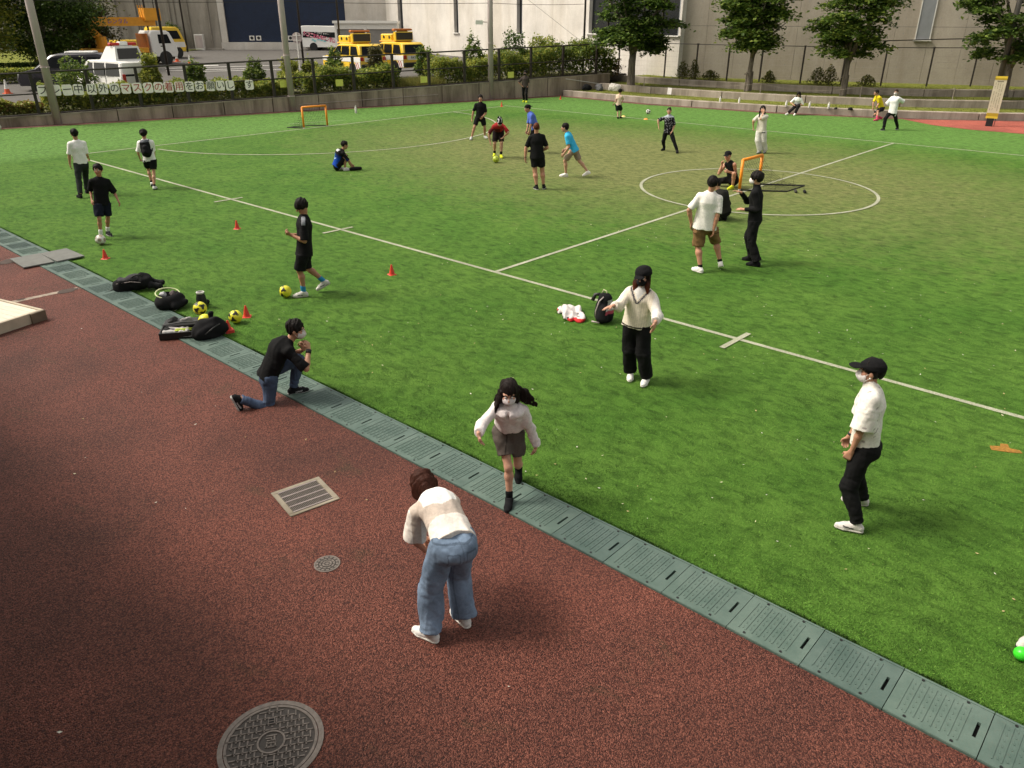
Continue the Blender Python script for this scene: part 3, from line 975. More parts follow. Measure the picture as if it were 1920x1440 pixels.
def side_panel(name, poly, w, m, parent, z1=.9, taper=.12, sides=(-1, 1), off=.006, th=.02):
    for s in sides:
        n = len(poly)
        P = [(x, s * (hw(z, w, z1, taper) + off), z) for x, z in poly] + [(x, s * (hw(z, w, z1, taper) + off - th), z) for x, z in poly]
        F = [tuple(range(n)) if s < 0 else tuple(range(n - 1, -1, -1)), tuple(range(2 * n - 1, n - 1, -1)) if s < 0 else tuple(range(n, 2 * n))]
        for i in range(n):
            j = (i + 1) % n
            F.append((i, n + i, n + j, j) if s < 0 else (j, n + j, n + i, i))
        mb = MB(); mb.add(P, F); mb.build(name, m, parent)
def cross_panel(name, quad, m, parent, th=.02, out=1):
    """panel across the body: four points [(x,y,z)..]; thickened along x"""
    P = [(x + out * .008, y, z) for x, y, z in quad] + [(x - out * th, y, z) for x, y, z in quad]
    n = len(quad)
    F = [tuple(range(n)), tuple(range(2 * n - 1, n - 1, -1))] + [(i, n + i, n + (i + 1) % n, (i + 1) % n) for i in range(n)]
    mb = MB(); mb.add(P, F)
    o = mb.build(name, m, parent)
    bm = bmesh.new(); bm.from_mesh(o.data); bmesh.ops.recalc_face_normals(bm, faces=bm.faces); bm.to_mesh(o.data); bm.free()
    return o
def wheel(parent, x, y, r, wd=.2):
    s = 1 if y > 0 else -1
    mb = MB(); mb.lathe([(r * .62, 0), (r * .93, .0), (r, wd * .2), (r, wd * .8), (r * .93, wd), (r * .62, wd)], 20)
    o = mb.build('wheel', M_TYRE, parent, 'auto')
    o.rotation_euler = (PI / 2 if s < 0 else -PI / 2, 0, 0)
    o.location = (x, y - s * wd, r)
    k = MB(); k.lathe([(r * .64, 0), (r * .64, wd * .82), (r * .5, wd * .9), (r * .18, wd * .78), (r * .12, wd * .86), (.001, wd * .86)], 16)
    k.build('rim', M_RIM, o, 'auto')
    h = MB()
    for a in range(6):
        h.cyl((r * .36 * math.cos(a * PI / 3), r * .36 * math.sin(a * PI / 3), wd * .83), r * .09, .02, 6)
    h.build('rim_hole', M_TYRE, o)
    # wheel arch
    MB().lathe([(r * 1.12, 0), (r * 1.12, .03)], 20).build('wheel_arch', M_DARK, parent).matrix_local = Matrix.Translation((x, y + s * .012 - s * .02, r)) @ Matrix.Rotation(-s * PI / 2, 4, 'X')
def light(name, parent, c, d, m):
    MB().bbox((0, 0, 0), d, .02).build(name, m, parent, loc=c)
M_LRED = mat('red_lens', (.40, .02, .015), .25, .1, 10, spec=.6)
M_LAMP = mat('clear_lens', (.55, .55, .52), .15, .1, 10, spec=.7)
M_AMB = mat('amber_lens', (.45, .13, .02), .3, .2, 10, spec=.6)
M_VWHITE = mat('white_car_paint', (.72, .71, .68), .3, .04, 3, spec=.55)
M_VBLACK = mat('black_car_paint', (.012, .012, .013), .3, .2, 3, spec=.5)
M_VDARK = mat('dark_grey_car_paint', (.035, .033, .042), .25, .15, 3, spec=.6)
M_YEL = mat('yellow_car_paint', (.72, .47, .03), .35, .08, 3, spec=.5)
M_ORG = mat('orange_boom_paint', (.68, .30, .02), .4, .10, 3, spec=.4)
M_SCR = mat('display_panel', (.035, .032, .030), .4, .2, 40)
def put_text(txt, size, parent, m, mx, name='lettering'):
    me = textmesh(txt, size, name); me.materials.append(m)
    o = bpy.data.objects.new(name, me); link(o, parent); o.matrix_local = mx
    return o
def view_yaw(x, y, phi):
    return math.atan2(y, x) + math.radians(phi)
# --- white patrol van with roof display
x, y = 18.0, 43.6
L, W = 4.75, 1.86
r = empty('patrol_van', (x, y, lotz(x, y)), view_yaw(x, y, 27), 'white patrol van with a black sill band and a roof display with red beacon', 'van')
pr = [(2.3, .25), (2.38, .55), (2.32, .98), (1.85, 1.15), (1.30, 1.66), (1.05, 1.76), (-2.0, 1.78), (-2.26, 1.70), (-2.36, 1.0), (-2.38, .3)]
body = loft_body('body', pr, W, M_VWHITE, r, 1.0, .20, .07)
side_panel('sill_band', [(2.28, .28), (2.34, .62), (-2.33, .62), (-2.35, .3)], W, M_VBLACK, r, 1.0, .2)
side_panel('front_door_window', [(1.45, 1.08), (1.0, 1.64), (.52, 1.66), (.50, 1.08)], W, M_GLASS, r, 1.0, .2)
side_panel('rear_door_window', [(.36, 1.08), (.38, 1.66), (-.66, 1.67), (-.66, 1.08)], W, M_GLASS, r, 1.0, .2)
side_panel('quarter_window', [(-.82, 1.08), (-.80, 1.67), (-2.0, 1.66), (-2.16, 1.10)], W, M_GLASS, r, 1.0, .2)
cross_panel('rear_window', [(-2.345, .74, 1.10), (-2.345, -.74, 1.10), (-2.23, -.62, 1.62), (-2.23, .62, 1.62)], M_GLASS, r, .03, -1)
cross_panel('windscreen', [(1.90, -.8, 1.12), (1.90, .8, 1.12), (1.33, .66, 1.66), (1.33, -.66, 1.66)], M_GLASS, r, .03, 1)
cross_panel('number_plate', [(-2.385, .17, .78), (-2.385, -.17, .78), (-2.38, -.17, .95), (-2.38, .17, .95)], M_WHITE, r, .01, -1)
for s in (-1, 1):
    light('tail_light', r, (-2.37, s * .80, 1.0), (.06, .16, .42), M_LRED)
    light('headlight', r, (2.28, s * .68, .80), (.16, .34, .18), M_LAMP)
    light('door_mirror', r, (1.25, s * 1.0, 1.12), (.14, .2, .16), M_VWHITE)
for wx in (1.45, -1.45):
    for s in (-1, 1):
        wheel(r, wx, s * .93, .32)
f = MB(); f.add([(-.1, .72, 1.75), (-.1, -.72, 1.75), (-1.75, -.72, 1.76), (-1.75, .72, 1.76), (-.75, .58, 2.42), (-.75, -.58, 2.42), (-1.62, -.60, 2.42), (-1.62, .60, 2.42)],
               [(3, 2, 1, 0), (4, 5, 6, 7), (0, 1, 5, 4), (1, 2, 6, 5), (2, 3, 7, 6), (3, 0, 4, 7)])
fair = f.build('roof_fairing', M_VWHITE, r)
cross_panel('display_screen', [(-1.74, .58, 1.86), (-1.74, -.58, 1.86), (-1.645, -.52, 2.34), (-1.645, .52, 2.34)], M_SCR, fair, .02, -1)
f = MB(); f.tube([(.35, 0, 1.74), (.30, 0, 2.05)], [.16, .09], 10); f.build('roof_speaker', M_VWHITE, r)
lb = MB(); lb.bbox((-1.25, 0, 2.53), (.26, 1.36, .13), .03); lb.build('beacon_bar', M_LRED, r)
MB().bbox((-1.25, 0, 2.55), (.32, .42, .17), .03).build('beacon_centre', M_VWHITE, r)
MB().box((-1.25, 0, 2.445), (.2, .9, .05)).build('beacon_foot', M_WHITE, r)
put_text('警視庁', .26, r, M_INK, Matrix.Translation((.2, W / 2 + .004, .84)) @ Matrix.Rotation(PI, 4, 'Z') @ Matrix.Rotation(PI / 2, 4, 'X'))
MB().box((.85, W / 2 + .003, .84), (.12, .006, .12)).build('emblem', M_INK, r)
def _later(): pass
vanr = r
# --- dark minivan behind it
x, y = 17.9, 49.6
r = empty('dark_minivan', (x, y, lotz(x, y)), view_yaw(x, y, 78), 'dark grey minivan parked behind the white patrol van', 'car')
pr = [(2.3, .25), (2.42, .55), (2.28, .92), (1.45, 1.12), (.55, 1.78), (.2, 1.86), (-1.9, 1.86), (-2.25, 1.72), (-2.38, 1.0), (-2.36, .3)]
loft_body('body', pr, 1.82, M_VDARK, r, 1.0, .18, .08)
side_panel('front_door_window', [(1.2, 1.16), (.50, 1.66), (-.10, 1.70), (-.10, 1.16)], 1.82, M_GLASS, r, 1.0, .18)
side_panel('rear_door_window', [(-.20, 1.16), (-.20, 1.70), (-1.15, 1.70), (-1.15, 1.16)], 1.82, M_GLASS, r, 1.0, .18)
side_panel('quarter_window', [(-1.25, 1.18), (-1.25, 1.70), (-1.95, 1.66), (-2.1, 1.2)], 1.82, M_GLASS, r, 1.0, .18)
cross_panel('windscreen', [(1.48, -.76, 1.12), (1.48, .76, 1.12), (.58, .64, 1.74), (.58, -.64, 1.74)], M_GLASS, r, .03, 1)
cross_panel('rear_window', [(-2.36, .7, 1.15), (-2.36, -.7, 1.15), (-2.27, -.6, 1.66), (-2.27, .6, 1.66)], M_GLASS, r, .03, -1)
for s in (-1, 1):
    light('headlight', r, (2.24, s * .64, .80), (.2, .36, .16), M_LAMP)
    light('tail_light', r, (-2.36, s * .78, 1.05), (.06, .15, .4), M_LRED)
    light('door_mirror', r, (1.15, s * .99, 1.15), (.12, .2, .15), M_VDARK)
for wx in (1.42, -1.42):
    for s in (-1, 1):
        wheel(r, wx, s * .91, .33)
MB().bbox((-.9, 0, 1.92), (1.5, 1.2, .08), .03).build('roof_box', M_VWHITE, r)
# --- two yellow road patrol cars
def seams(r, xs, W, z0, z1, zt, tp):
    for x in xs:
        side_panel('door_seam', [(x - .012, z0), (x - .012, z1), (x + .012, z1), (x + .012, z0)], W, M_DARK, r, zt, tp, off=.009, th=.012)
def bumper(r, x, W, z, m):
    MB().bbox((x, 0, z), (.16, W * .96, .26), .05).build('bumper', m, r)
def patrol_car(x, y, phi, label, zoff=0):
    W = 1.9
    r = empty('patrol_car', (x, y, lotz(x, y) + zoff), view_yaw(x, y, phi), label, 'car', 'yellow patrol cars behind the hedge')
    pr = [(2.3, .35), (2.40, .65), (2.32, 1.05), (1.25, 1.20), (.55, 1.74), (.25, 1.84), (-1.9, 1.84), (-2.12, 1.74), (-2.38, 1.15), (-2.42, .4)]
    loft_body('body', pr, W, M_YEL, r, 1.05, .2, .07)
    side_panel('white_band', [(2.34, .82), (2.30, 1.06), (-2.38, 1.12), (-2.40, .84)], W, M_VWHITE, r, 1.05, .2)
    side_panel('hazard_panel', [(-1.9, .42), (-1.75, .82), (-2.38, .82), (-2.40, .44)], W, M_VWHITE, r, 1.05, .2)
    for k in range(2):
        side_panel('hazard_stripe', [(-1.98 - .22 * k, .44), (-1.82 - .22 * k, .80), (-1.90 - .22 * k, .80), (-2.07 - .22 * k, .44)], W, M_LRED, r, 1.05, .2, off=.010)
    side_panel('front_door_window', [(1.05, 1.22), (.48, 1.70), (.0, 1.72), (.0, 1.22)], W, M_GLASS, r, 1.05, .2)
    side_panel('rear_door_window', [(-.08, 1.22), (-.08, 1.72), (-.95, 1.72), (-1.0, 1.22)], W, M_GLASS, r, 1.05, .2)
    side_panel('quarter_window', [(-1.18, 1.22), (-1.15, 1.72), (-1.85, 1.70), (-2.1, 1.24)], W, M_GLASS, r, 1.05, .2)
    cross_panel('rear_window', [(-2.36, .76, 1.22), (-2.36, -.76, 1.22), (-2.16, -.62, 1.72), (-2.16, .62, 1.72)], M_GLASS, r, .03, -1)
    cross_panel('windscreen', [(1.28, -.8, 1.20), (1.28, .8, 1.20), (.58, .66, 1.74), (.58, -.66, 1.74)], M_GLASS, r, .03, 1)
    cross_panel('white_tail_band', [(-2.405, .62, .86), (-2.405, -.62, .86), (-2.39, -.62, 1.10), (-2.39, .62, 1.10)], M_VWHITE, r, .01, -1)
    for s in (-1, 1):
        light('tail_light', r, (-2.38, s * .79, 1.02), (.07, .22, .22), M_LRED)
        light('headlight', r, (2.3, s * .68, .86), (.16, .36, .2), M_LAMP)
    for wx in (1.45, -1.45):
        for s in (-1, 1):
            wheel(r, wx, s * .95, .38, .24)
    seams(r, (1.18, .04, -1.08), W, .5, 1.2, 1.05, .2)
    bumper(r, -2.42, W, .58, M_DARK); bumper(r, 2.36, W, .58, M_DARK)
    for s in (-1, 1):
        light('door_mirror', r, (1.0, s * 1.03, 1.22), (.14, .2, .18), M_YEL)
    side_panel('sill_trim', [(1.0, .36), (1.0, .46), (-1.0, .46), (-1.0, .36)], W, M_DARK, r, 1.05, .2, off=.012)
    MB().bbox((-.1, 0, 1.88), (2.0, 1.2, .08), .03).build('roof_rack', M_ORG, r)
    sp = MB(); sp.bbox((.2, 0, 2.10), (1.35, 1.0, .40), .05); sp = sp.build('equipment_box', M_YEL, r)
    for xx in (-.2, .45):
        MB().cyl((xx, .49, 2.12), .09, .03, 12, axis='y').build('lamp', M_DARK, sp)
    MB().bbox((-1.05, 0, 2.18), (.30, 1.30, .52), .03).build('display_box', M_YEL, r)
    cross_panel('display_screen', [(-1.203, .60, 1.98), (-1.203, -.60, 1.98), (-1.203, -.60, 2.40), (-1.203, .60, 2.40)], M_SCR, r, .01, -1)
    MB().bbox((-.95, 0, 2.56), (.28, 1.36, .12), .03).build('beacon_bar', M_AMB, r)
    MB().box((-.95, 0, 2.47), (.18, .7, .07)).build('beacon_foot', M_DARK, r)
    return r
def fit_at(px_x, px_y, dist):
    pass
a1 = patrol_car(32.1, 42.2, 30, 'yellow patrol car with orange beacon bar, left one of the pair behind the hedge', .35)
a2 = patrol_car(34.3, 40.8, 32, 'yellow patrol car with red striped rear corner, right one of the pair', .42)
for a in (a1, a2):
    a.scale = (.97, .97, .97)
put_text('07 557', .20, a1, M_INK, Matrix.Translation((-2.413, 0, .98)) @ Matrix.Rotation(-PI / 2, 4, 'Z') @ Matrix.Rotation(PI / 2, 4, 'X'))
put_text('PATROL', .20, a2, M_INK, Matrix.Translation((-2.413, 0, .98)) @ Matrix.Rotation(-PI / 2, 4, 'Z') @ Matrix.Rotation(PI / 2, 4, 'X'))
seams(vanr, (1.42, .43, -.74), 1.86, .62, 1.08, 1.0, .2); bumper(vanr, -2.38, 1.86, .5, M_VWHITE); bumper(vanr, 2.34, 1.86, .5, M_VWHITE)
# --- white van with pink checks
x, y = 52.2, 72.6
W = 1.9
r = empty('decorated_van', (x, y, lotz(x, y) - .02), math.atan2(-.777, .63), 'white high roof van with pink checks and lettering in front of the blue shutter', 'van')
pr = [(2.6, .3), (2.68, .7), (2.55, 1.15), (2.0, 1.5), (1.55, 2.15), (1.2, 2.30), (-2.4, 2.34), (-2.62, 2.22), (-2.70, 1.0), (-2.68, .32)]
loft_body('body', pr, W, M_VWHITE, r, 1.1, .10, .08)
side_panel('side_window', [(.95, 1.22), (.95, 1.72), (-2.35, 1.78), (-2.40, 1.24)], W, M_GLASS, r, 1.1, .1)
side_panel('front_door_window', [(2.0, 1.28), (1.62, 1.74), (1.08, 1.76), (1.08, 1.26)], W, M_GLASS, r, 1.1, .1)
cross_panel('windscreen', [(2.06, -.8, 1.48), (2.06, .8, 1.48), (1.62, .74, 2.1), (1.62, -.74, 2.1)], M_GLASS, r, .03, 1)
cross_panel('rear_window', [(-2.70, .78, 1.2), (-2.70, -.78, 1.2), (-2.66, -.72, 2.0), (-2.66, .72, 2.0)], M_GLASS, r, .03, -1)
for s in (-1, 1):
    light('tail_light', r, (-2.68, s * .84, 1.1), (.06, .16, .5), M_LRED)
    light('headlight', r, (2.58, s * .7, .85), (.18, .36, .3), M_LAMP)
for wx in (1.45, -1.35):
    for s in (-1, 1):
        wheel(r, wx, s * .94, .36)
M_PINK = mat('pink_vinyl', (.55, .10, .18), .4, .2, 30); M_PINK2 = mat('pale_pink_vinyl', (.68, .34, .38), .4, .15, 30); M_CYAN = mat('cyan_vinyl', (.22, .52, .55), .4, .2, 30)
rg = random.Random(3)
for k in range(34):                                   # diagonal trail of checks on the side towards the court (right side)
    u = k / 33
    cx = -2.2 + u * 4.4; cz = 1.62 - u * .98
    for j in (-1, 0, 1):
        if rg.random() < .75:
            px, pz = cx + rg.uniform(-.05, .05) + j * .05, cz + j * .13
            s = rg.uniform(.06, .09)
            side_panel('check', [(px - s, pz - s * .6), (px + s * .7, pz - s * .8), (px + s, pz + s * .5), (px - s * .7, pz + s * .7)], W, M_PINK if rg.random() < .55 else M_PINK2, r, 1.1, .1, (-1,), .012)
for px, pz in ((-1.35, 1.02), (-1.15, .92), (-.8, 1.05), (-.6, 1.08), (-.45, .98), (-.15, .90), (-.05, .98)):
    side_panel('cyan_mark', [(px - .14, pz - .05), (px + .10, pz - .08), (px + .14, pz + .05), (px - .1, pz + .08)], W, M_CYAN, r, 1.1, .1, (-1,), .012)
ov = put_text('SMART RIDER', .27, r, M_VWHITE, Matrix.Translation((-.35, -W / 2 - .004 + .045, 1.60)) @ Matrix.Rotation(.22, 4, 'Y') @ Matrix.Rotation(PI / 2, 4, 'X'))
# --- crane truck
x, y = 28.7, 66.0
r = empty('boom_truck', (x, y, lotz(x, y)), view_yaw(x, y, -68), 'white cab truck with a folded orange lifting boom by the weathered wall', 'truck')
r.scale = (1.18, 1.18, 1.18)
W = 1.9
pr = [(2.75, .45), (2.85, .75), (2.80, 1.15), (2.45, 1.95), (2.25, 2.08), (1.25, 2.08), (1.12, 1.9), (1.10, .5)]
loft_body('cab', pr, W, M_VWHITE, r, 1.2, .05, .06)
side_panel('door_window', [(2.45, 1.30), (2.28, 1.85), (1.62, 1.85), (1.62, 1.30)], W, M_GLASS, r, 1.2, .05)
cross_panel('windscreen', [(2.79, -.82, 1.25), (2.79, .82, 1.25), (2.48, .78, 1.94), (2.48, -.78, 1.94)], M_GLASS, r, .03, 1)
for s in (-1, 1):
    light('headlight', r, (2.78, s * .7, .8), (.16, .3, .22), M_LAMP)
    side_panel('door_handle', [(1.70, 1.1), (1.70, 1.16), (1.9, 1.16), (1.9, 1.1)], W, M_DARK, r, 1.2, .05, (s,))
    wheel(r, 1.95, s * .93, .40, .24); wheel(r, -1.5, s * .93, .40, .24)
MB().box((-.8, 0, .62), (3.8, .8, .25)).build('chassis', M_DARK, r)
MB().box((-.95, 0, .92), (3.7, 1.85, .3)).build('deck', M_ORG, r)
for s in (-1, 1):
    MB().box((.2, s * .9, .45), (.9, .12, .5)).build('tool_box', M_DARK, r)
MB().tube([(-1.7, 0, 1.0), (-1.7, 0, 1.75)], .35, 12).build('turntable', M_ORG, r)
b = MB(); b.tube([(-1.7, 0, 1.7), (-2.3, 0, 2.35)], .22, 4); b.build('boom_base', M_ORG, r)
b = MB(); b.tube([(-2.9, 0, 2.92), (-2.2, 0, 2.20), (-1.95, 0, 1.75)], [.20, .24, .2], 4); b.build('boom_knuckle', M_ORG, r)
bm_ = MB(); bm_.box((-.5, 0, 2.62), (4.9, .42, .52)); bm_ = bm_.build('boom', M_ORG, r)
put_text('レンタル', .34, r, mat('purple_ink', (.2, .12, .35), .6), Matrix.Translation((-.5, -.222, 2.62)) @ Matrix.Rotation(PI / 2, 4, 'X'))
bk = MB(); bk.box((1.75, 0, 3.05), (1.05, .9, .75)); bk.build('bucket', M_ORG, r)
for xx in (1.0, 1.15, 1.3):
    MB().tube([(xx, -.3, 2.8), (xx - .1, -.3, 3.6)], .025, 6).build('bucket_rail', M_ORG, r)
MB().box((.95, 0, 1.45), (.12, 1.6, .9)).build('guard_frame', M_AMB, r)
# --- yellow truck mostly behind it
x, y = 34.6, 72.4
r = empty('yellow_truck', (x, y, lotz(x, y)), view_yaw(x, y, -75), 'yellow and white truck cab showing behind the boom truck', 'truck')
r.scale = (1.2, 1.2, 1.2)
pr = [(1.2, .45), (1.3, .8), (1.22, 1.2), (.95, 1.95), (.75, 2.1), (-.9, 2.1), (-1.0, 1.9), (-1.0, .5)]
loft_body('cab', pr, 1.9, M_YEL, r, 1.2, .05, .06)
side_panel('door_window', [(1.0, 1.3), (.8, 1.85), (.0, 1.85), (.0, 1.3)], 1.9, M_GLASS, r, 1.2, .05)
side_panel('white_band', [(1.24, .75), (1.2, 1.1), (-.98, 1.1), (-.98, .75)], 1.9, M_VWHITE, r, 1.2, .05)
cross_panel('windscreen', [(1.22, -.82, 1.25), (1.22, .82, 1.25), (.98, .78, 1.9), (.98, -.78, 1.9)], M_GLASS, r, .03, 1)
MB().box((-2.2, 0, 1.0), (2.6, 1.85, .5)).build('deck', M_YEL, r)
for s in (-1, 1):
    wheel(r, .55, s * .93, .40, .24); wheel(r, -2.6, s * .93, .40, .24)
# --- a sliver of a white car at the left edge
x, y = 12.2, 62.8
r = empty('white_car', (x, y, lotz(x, y)), view_yaw(x, y, 100), 'white car tail cut by the left edge beyond the clipped hedge', 'car')
pr = [(1.9, .25), (2.0, .6), (1.8, .85), (.9, 1.0), (.2, 1.45), (-1.2, 1.48), (-1.9, 1.0), (-2.0, .6), (-1.95, .3)]
loft_body('body', pr, 1.7, M_VWHITE, r, .9, .2, .06)
side_panel('side_window', [(.75, 1.02), (.15, 1.40), (-1.1, 1.42), (-1.6, 1.02)], 1.7, M_GLASS, r, .9, .2)
for s in (-1, 1):
    light('tail_light', r, (-1.95, s * .7, .8), (.06, .2, .2), M_LRED)
    wheel(r, 1.25, s * .85, .3); wheel(r, -1.25, s * .85, .3)

# ================================================================== road furniture
M_CONE = mat('orange_cone_plastic', (.62, .10, .03), .5, .1, 12)
M_CONER = mat('red_cone_plastic', (.62, .045, .025), .45, .12, 14)
def traffic_cone(x, y, z, label, h=.7, group='traffic cones by the trucks'):
    o = empty('traffic_cone', (x, y, z), random.uniform(0, 1), label, 'cone', group)
    MB().bbox((0, 0, .02), (.38 * h / .7, .38 * h / .7, .04), .01).build('base', M_CONE, o)
    MB().lathe([(.15 * h / .7, .04), (.11 * h / .7, h * .35)], 14).build('lower_cone', M_CONE, o, 'auto')
    MB().lathe([(.11 * h / .7, h * .35), (.075 * h / .7, h * .62)], 14).build('reflective_band', M_WHITE, o, 'auto')
    MB().lathe([(.075 * h / .7, h * .62), (.03 * h / .7, h)], 14).build('upper_cone', M_WHITE, o, 'auto')
for i, (x, y) in enumerate(((31.74, 62.63), (32.9, 67.05), (32.3, 66.9), (31.6, 68.2), (39.09, 79.0), (14.6, 49.5))):
    traffic_cone(x, y, lotz(x, y), ['orange and white cone standing apart right of the truck', 'orange and white cone, right one of three by the truck', 'orange and white cone, middle one of three by the truck', 'orange and white cone, left one of three by the truck', 'orange and white cone at the foot of the weathered wall', 'orange and white cone behind the hedge at far left'][i])
o = empty('road_sign', (33.6, 50.4, lotz(33.6, 50.4)), 0, 'round road sign seen from its grey back on a white post', 'sign')
MB().cyl((0, 0, 0), .045, 2.55, 8).build('post', M_WHITE, o)
d = MB(); d.cyl((0, 0, 0), .36, .02, 24); d = d.build('sign_disc', M_GREYM, o); d.matrix_local = Matrix.Translation((0.02, .02, 2.2)) @ Matrix.Rotation(math.atan2(.777, -.63) , 4, 'Z') @ Matrix.Rotation(PI / 2, 4, 'X')
for z in (2.05, 2.35):
    MB().box((0, 0, z), (.5, .05, .05), math.atan2(.777, -.63)).build('bracket', M_WHITE, o)
o = empty('utility_box', (43.2, 82.4, lotz(43.2, 82.4)), PI * .75, 'grey metal utility cabinet beside the weathered wall', 'cabinet')
MB().bbox((0, 0, .75), (.9, .5, 1.5), .03).build('cabinet', M_SILL, o)
MB().box((0, .255, .8), (.75, .02, 1.2)).build('door', M_GREYM, o)
o = empty('meter_box', (46.0, 30.9, .85), -.9, 'small dark lamp box on a post beside the first tree', 'box')
MB().cyl((0, 0, 0), .04, .7, 8).build('post', M_BLACKM, o); MB().bbox((0, 0, .85), (.35, .3, .38), .02).build('housing', M_DARK, o)
MB().box((0, -.155, .85), (.22, .02, .22)).build('lens', M_LAMP, o)
# ================================================================== vegetation
def leafmat(name):
    m, nt, p = newmat(name)
    a = nt.nodes.new('ShaderNodeVertexColor'); a.layer_name = 'Col'
    n = noise(nt, 2.2, 3, .6, pos(nt))
    r = ramp(nt, n.outputs[0], .3, .7, (.75, .78, .7), (1.25, 1.2, 1.1))
    c = mixc(nt, 1.0, a.outputs[0], r.outputs[0], 'MULTIPLY')
    nt.links.new(c, p.inputs['Base Color'])
    p.inputs['Roughness'].default_value = .5
    p.inputs['Specular IOR Level'].default_value = .22
    t = nt.nodes.new('ShaderNodeBsdfTranslucent'); nt.links.new(c, t.inputs[0])
    mx = nt.nodes.new('ShaderNodeMixShader'); mx.inputs[0].default_value = .42
    nt.links.new(p.outputs[0], mx.inputs[1]); nt.links.new(t.outputs[0], mx.inputs[2])
    nt.links.new(mx.outputs[0], nt.nodes['Material Output'].inputs[0])
    return m
M_LEAF = leafmat('leaves')
def bark():
    m, nt, p = newmat('bark')
    v = scalev(nt, objc(nt), (14, 14, 2.2))
    n = noise(nt, 1.2, 5, .7, v, .6)
    c = ramp(nt, n.outputs[0], .3, .7, (.05, .038, .028), (.22, .185, .145))
    nt.links.new(c.outputs[0], p.inputs['Base Color']); p.inputs['Roughness'].default_value = .9
    bump(nt, p, n.outputs[0], .8, .03)
    return m
M_BARK = bark()
def leaves(C, size, cols, rng, flat=.35, droop=0.0):
    """leaf-shaped folded quads at centres C (N,3)"""
    N = len(C)
    a = rng.uniform(0, 2 * PI, N); el = rng.normal(0, flat, N)
    d = np.stack([np.cos(a) * np.cos(el), np.sin(a) * np.cos(el), np.sin(el) - droop], 1)
    d /= np.linalg.norm(d, axis=1)[:, None]
    u = np.stack([rng.normal(0, .45, N), rng.normal(0, .45, N), np.ones(N)], 1)
    s = np.cross(d, u); s /= np.linalg.norm(s, axis=1)[:, None]
    nrm = np.cross(s, d)
    L = (size * rng.uniform(.65, 1.35, N))[:, None]
    w = L * .36
    fold = nrm * (L * .10)
    V = np.stack([C - d * L * .5, C + s * w + fold, C + d * L * .5, C - s * w + fold], 1).reshape(-1, 3)
    i = np.arange(N)[:, None] * 4
    F = np.concatenate([i + np.array([[0, 1, 2]]), i + np.array([[0, 2, 3]])], 1).reshape(-1, 3)
    pick = rng.integers(0, len(cols), N); base = np.array(cols)[pick] * rng.uniform(.75, 1.25, N)[:, None]
    return V, F, np.repeat(base, 4, 0)
def foliage(name, C, size, cols, parent, rng, flat=.35, droop=0.0, mt=None):
    V, F, c = leaves(C, size, cols, rng, flat, droop)
    me = fastmesh(name, V, F, c, False)
    me.materials.append(mt or M_LEAF)
    return link(bpy.data.objects.new(name, me), parent)
DARKL = [(.026, .052, .012), (.038, .072, .015), (.055, .098, .020), (.080, .130, .026)]
MIDL = [(.06, .105, .020), (.100, .160, .030), (.15, .21, .040), (.20, .25, .05)]
YELL = [(.15, .19, .03), (.26, .285, .05), (.34, .34, .06), (.20, .235, .045)]
def terrace_tree(x, y, z, h, cw, seed, label, tr=.17, lo=2.0, cols=DARKL, nclump=95, supports=False, group='trees on the terraced steps'):
    rng = np.random.default_rng(seed); rg = random.Random(seed)
    t = empty('terrace_tree', (x, y, z), 0, label, 'tree', group)
    mb = MB()
    fork = lo * .92
    mb.tube([(0, 0, -.1), (.02, .01, .1), (rg.uniform(-.05, .05), rg.uniform(-.05, .05), fork * .55), (rg.uniform(-.06, .06), rg.uniform(-.06, .06), fork)], [tr * 1.35, tr * 1.05, tr * .9, tr * .82], 12)
    trunk = mb.build('trunk', M_BARK, t, True)
    tips = []
    nl = 8
    for i in range(nl):
        a = 2 * PI * (i + rg.uniform(-.3, .3)) / nl
        rr = cw * rg.uniform(.28, .46); zz = lo + (h - lo) * rg.uniform(.25, .95) * (1 - .3 * rr / cw)
        s = fork * rg.uniform(.72, 1.0)
        pts = [(0, 0, s), (rr * .3 * math.cos(a), rr * .3 * math.sin(a), s + (zz - s) * .45), (rr * .75 * math.cos(a + .1), rr * .75 * math.sin(a + .1), s + (zz - s) * .8), (rr * math.cos(a + .15), rr * math.sin(a + .15), zz)]
        MB().tube(pts, [tr * .5, tr * .34, tr * .2, tr * .08], 8).build('limb', M_BARK, t, True)
        tips.append(pts)
    C = []
    for k in range(nclump):
        u = rng.uniform(0, 1)
        zc = lo + (h - lo) * u
        prof = cw * .5 * (math.sin(PI * min(1, (u * .86 + .18))) ** .7)
        a = rng.uniform(0, 2 * PI); r0 = prof * math.sqrt(rng.uniform(.05, 1.0))
        r0 *= rng.uniform(.80, 1.04)
        c = np.array([r0 * math.cos(a), r0 * math.sin(a), zc + rng.uniform(-.2, .2) - .12 * r0])
        n = int(rng.integers(140, 240)); sx = rng.uniform(.40, .70)
        q = rng.uniform(-1.35, 1.35, (n, 3)) * rng.uniform(.5, 1.15, (n, 1)) * np.array([sx, sx, .15 * rng.uniform(.7, 1.5)]) 
        q[:, 2] -= .22 * (q[:, 0] ** 2 + q[:, 1] ** 2)
        C.append(c + q)
    C = np.concatenate(C)
    foliage('crown', C, .21, cols, t, rng, .3, .25)
    if supports:
        for sx in (-1, 1):
            MB().tube([(sx * .42, 0, -.1), (sx * .36, 0, 1.05)], .04, 8).build('support_stake', M_BARK, t)
        MB().tube([(-.5, .06, .95), (.5, .06, .95)], .035, 8).build('support_bar', M_BARK, t)
    return t
terrace_tree(42.45, 28.45, .55, 7.5, 5.2, 11, 'dense green tree with a thick trunk at the left end of the steps', .24, 2.25, DARKL + MIDL[:3], 115)
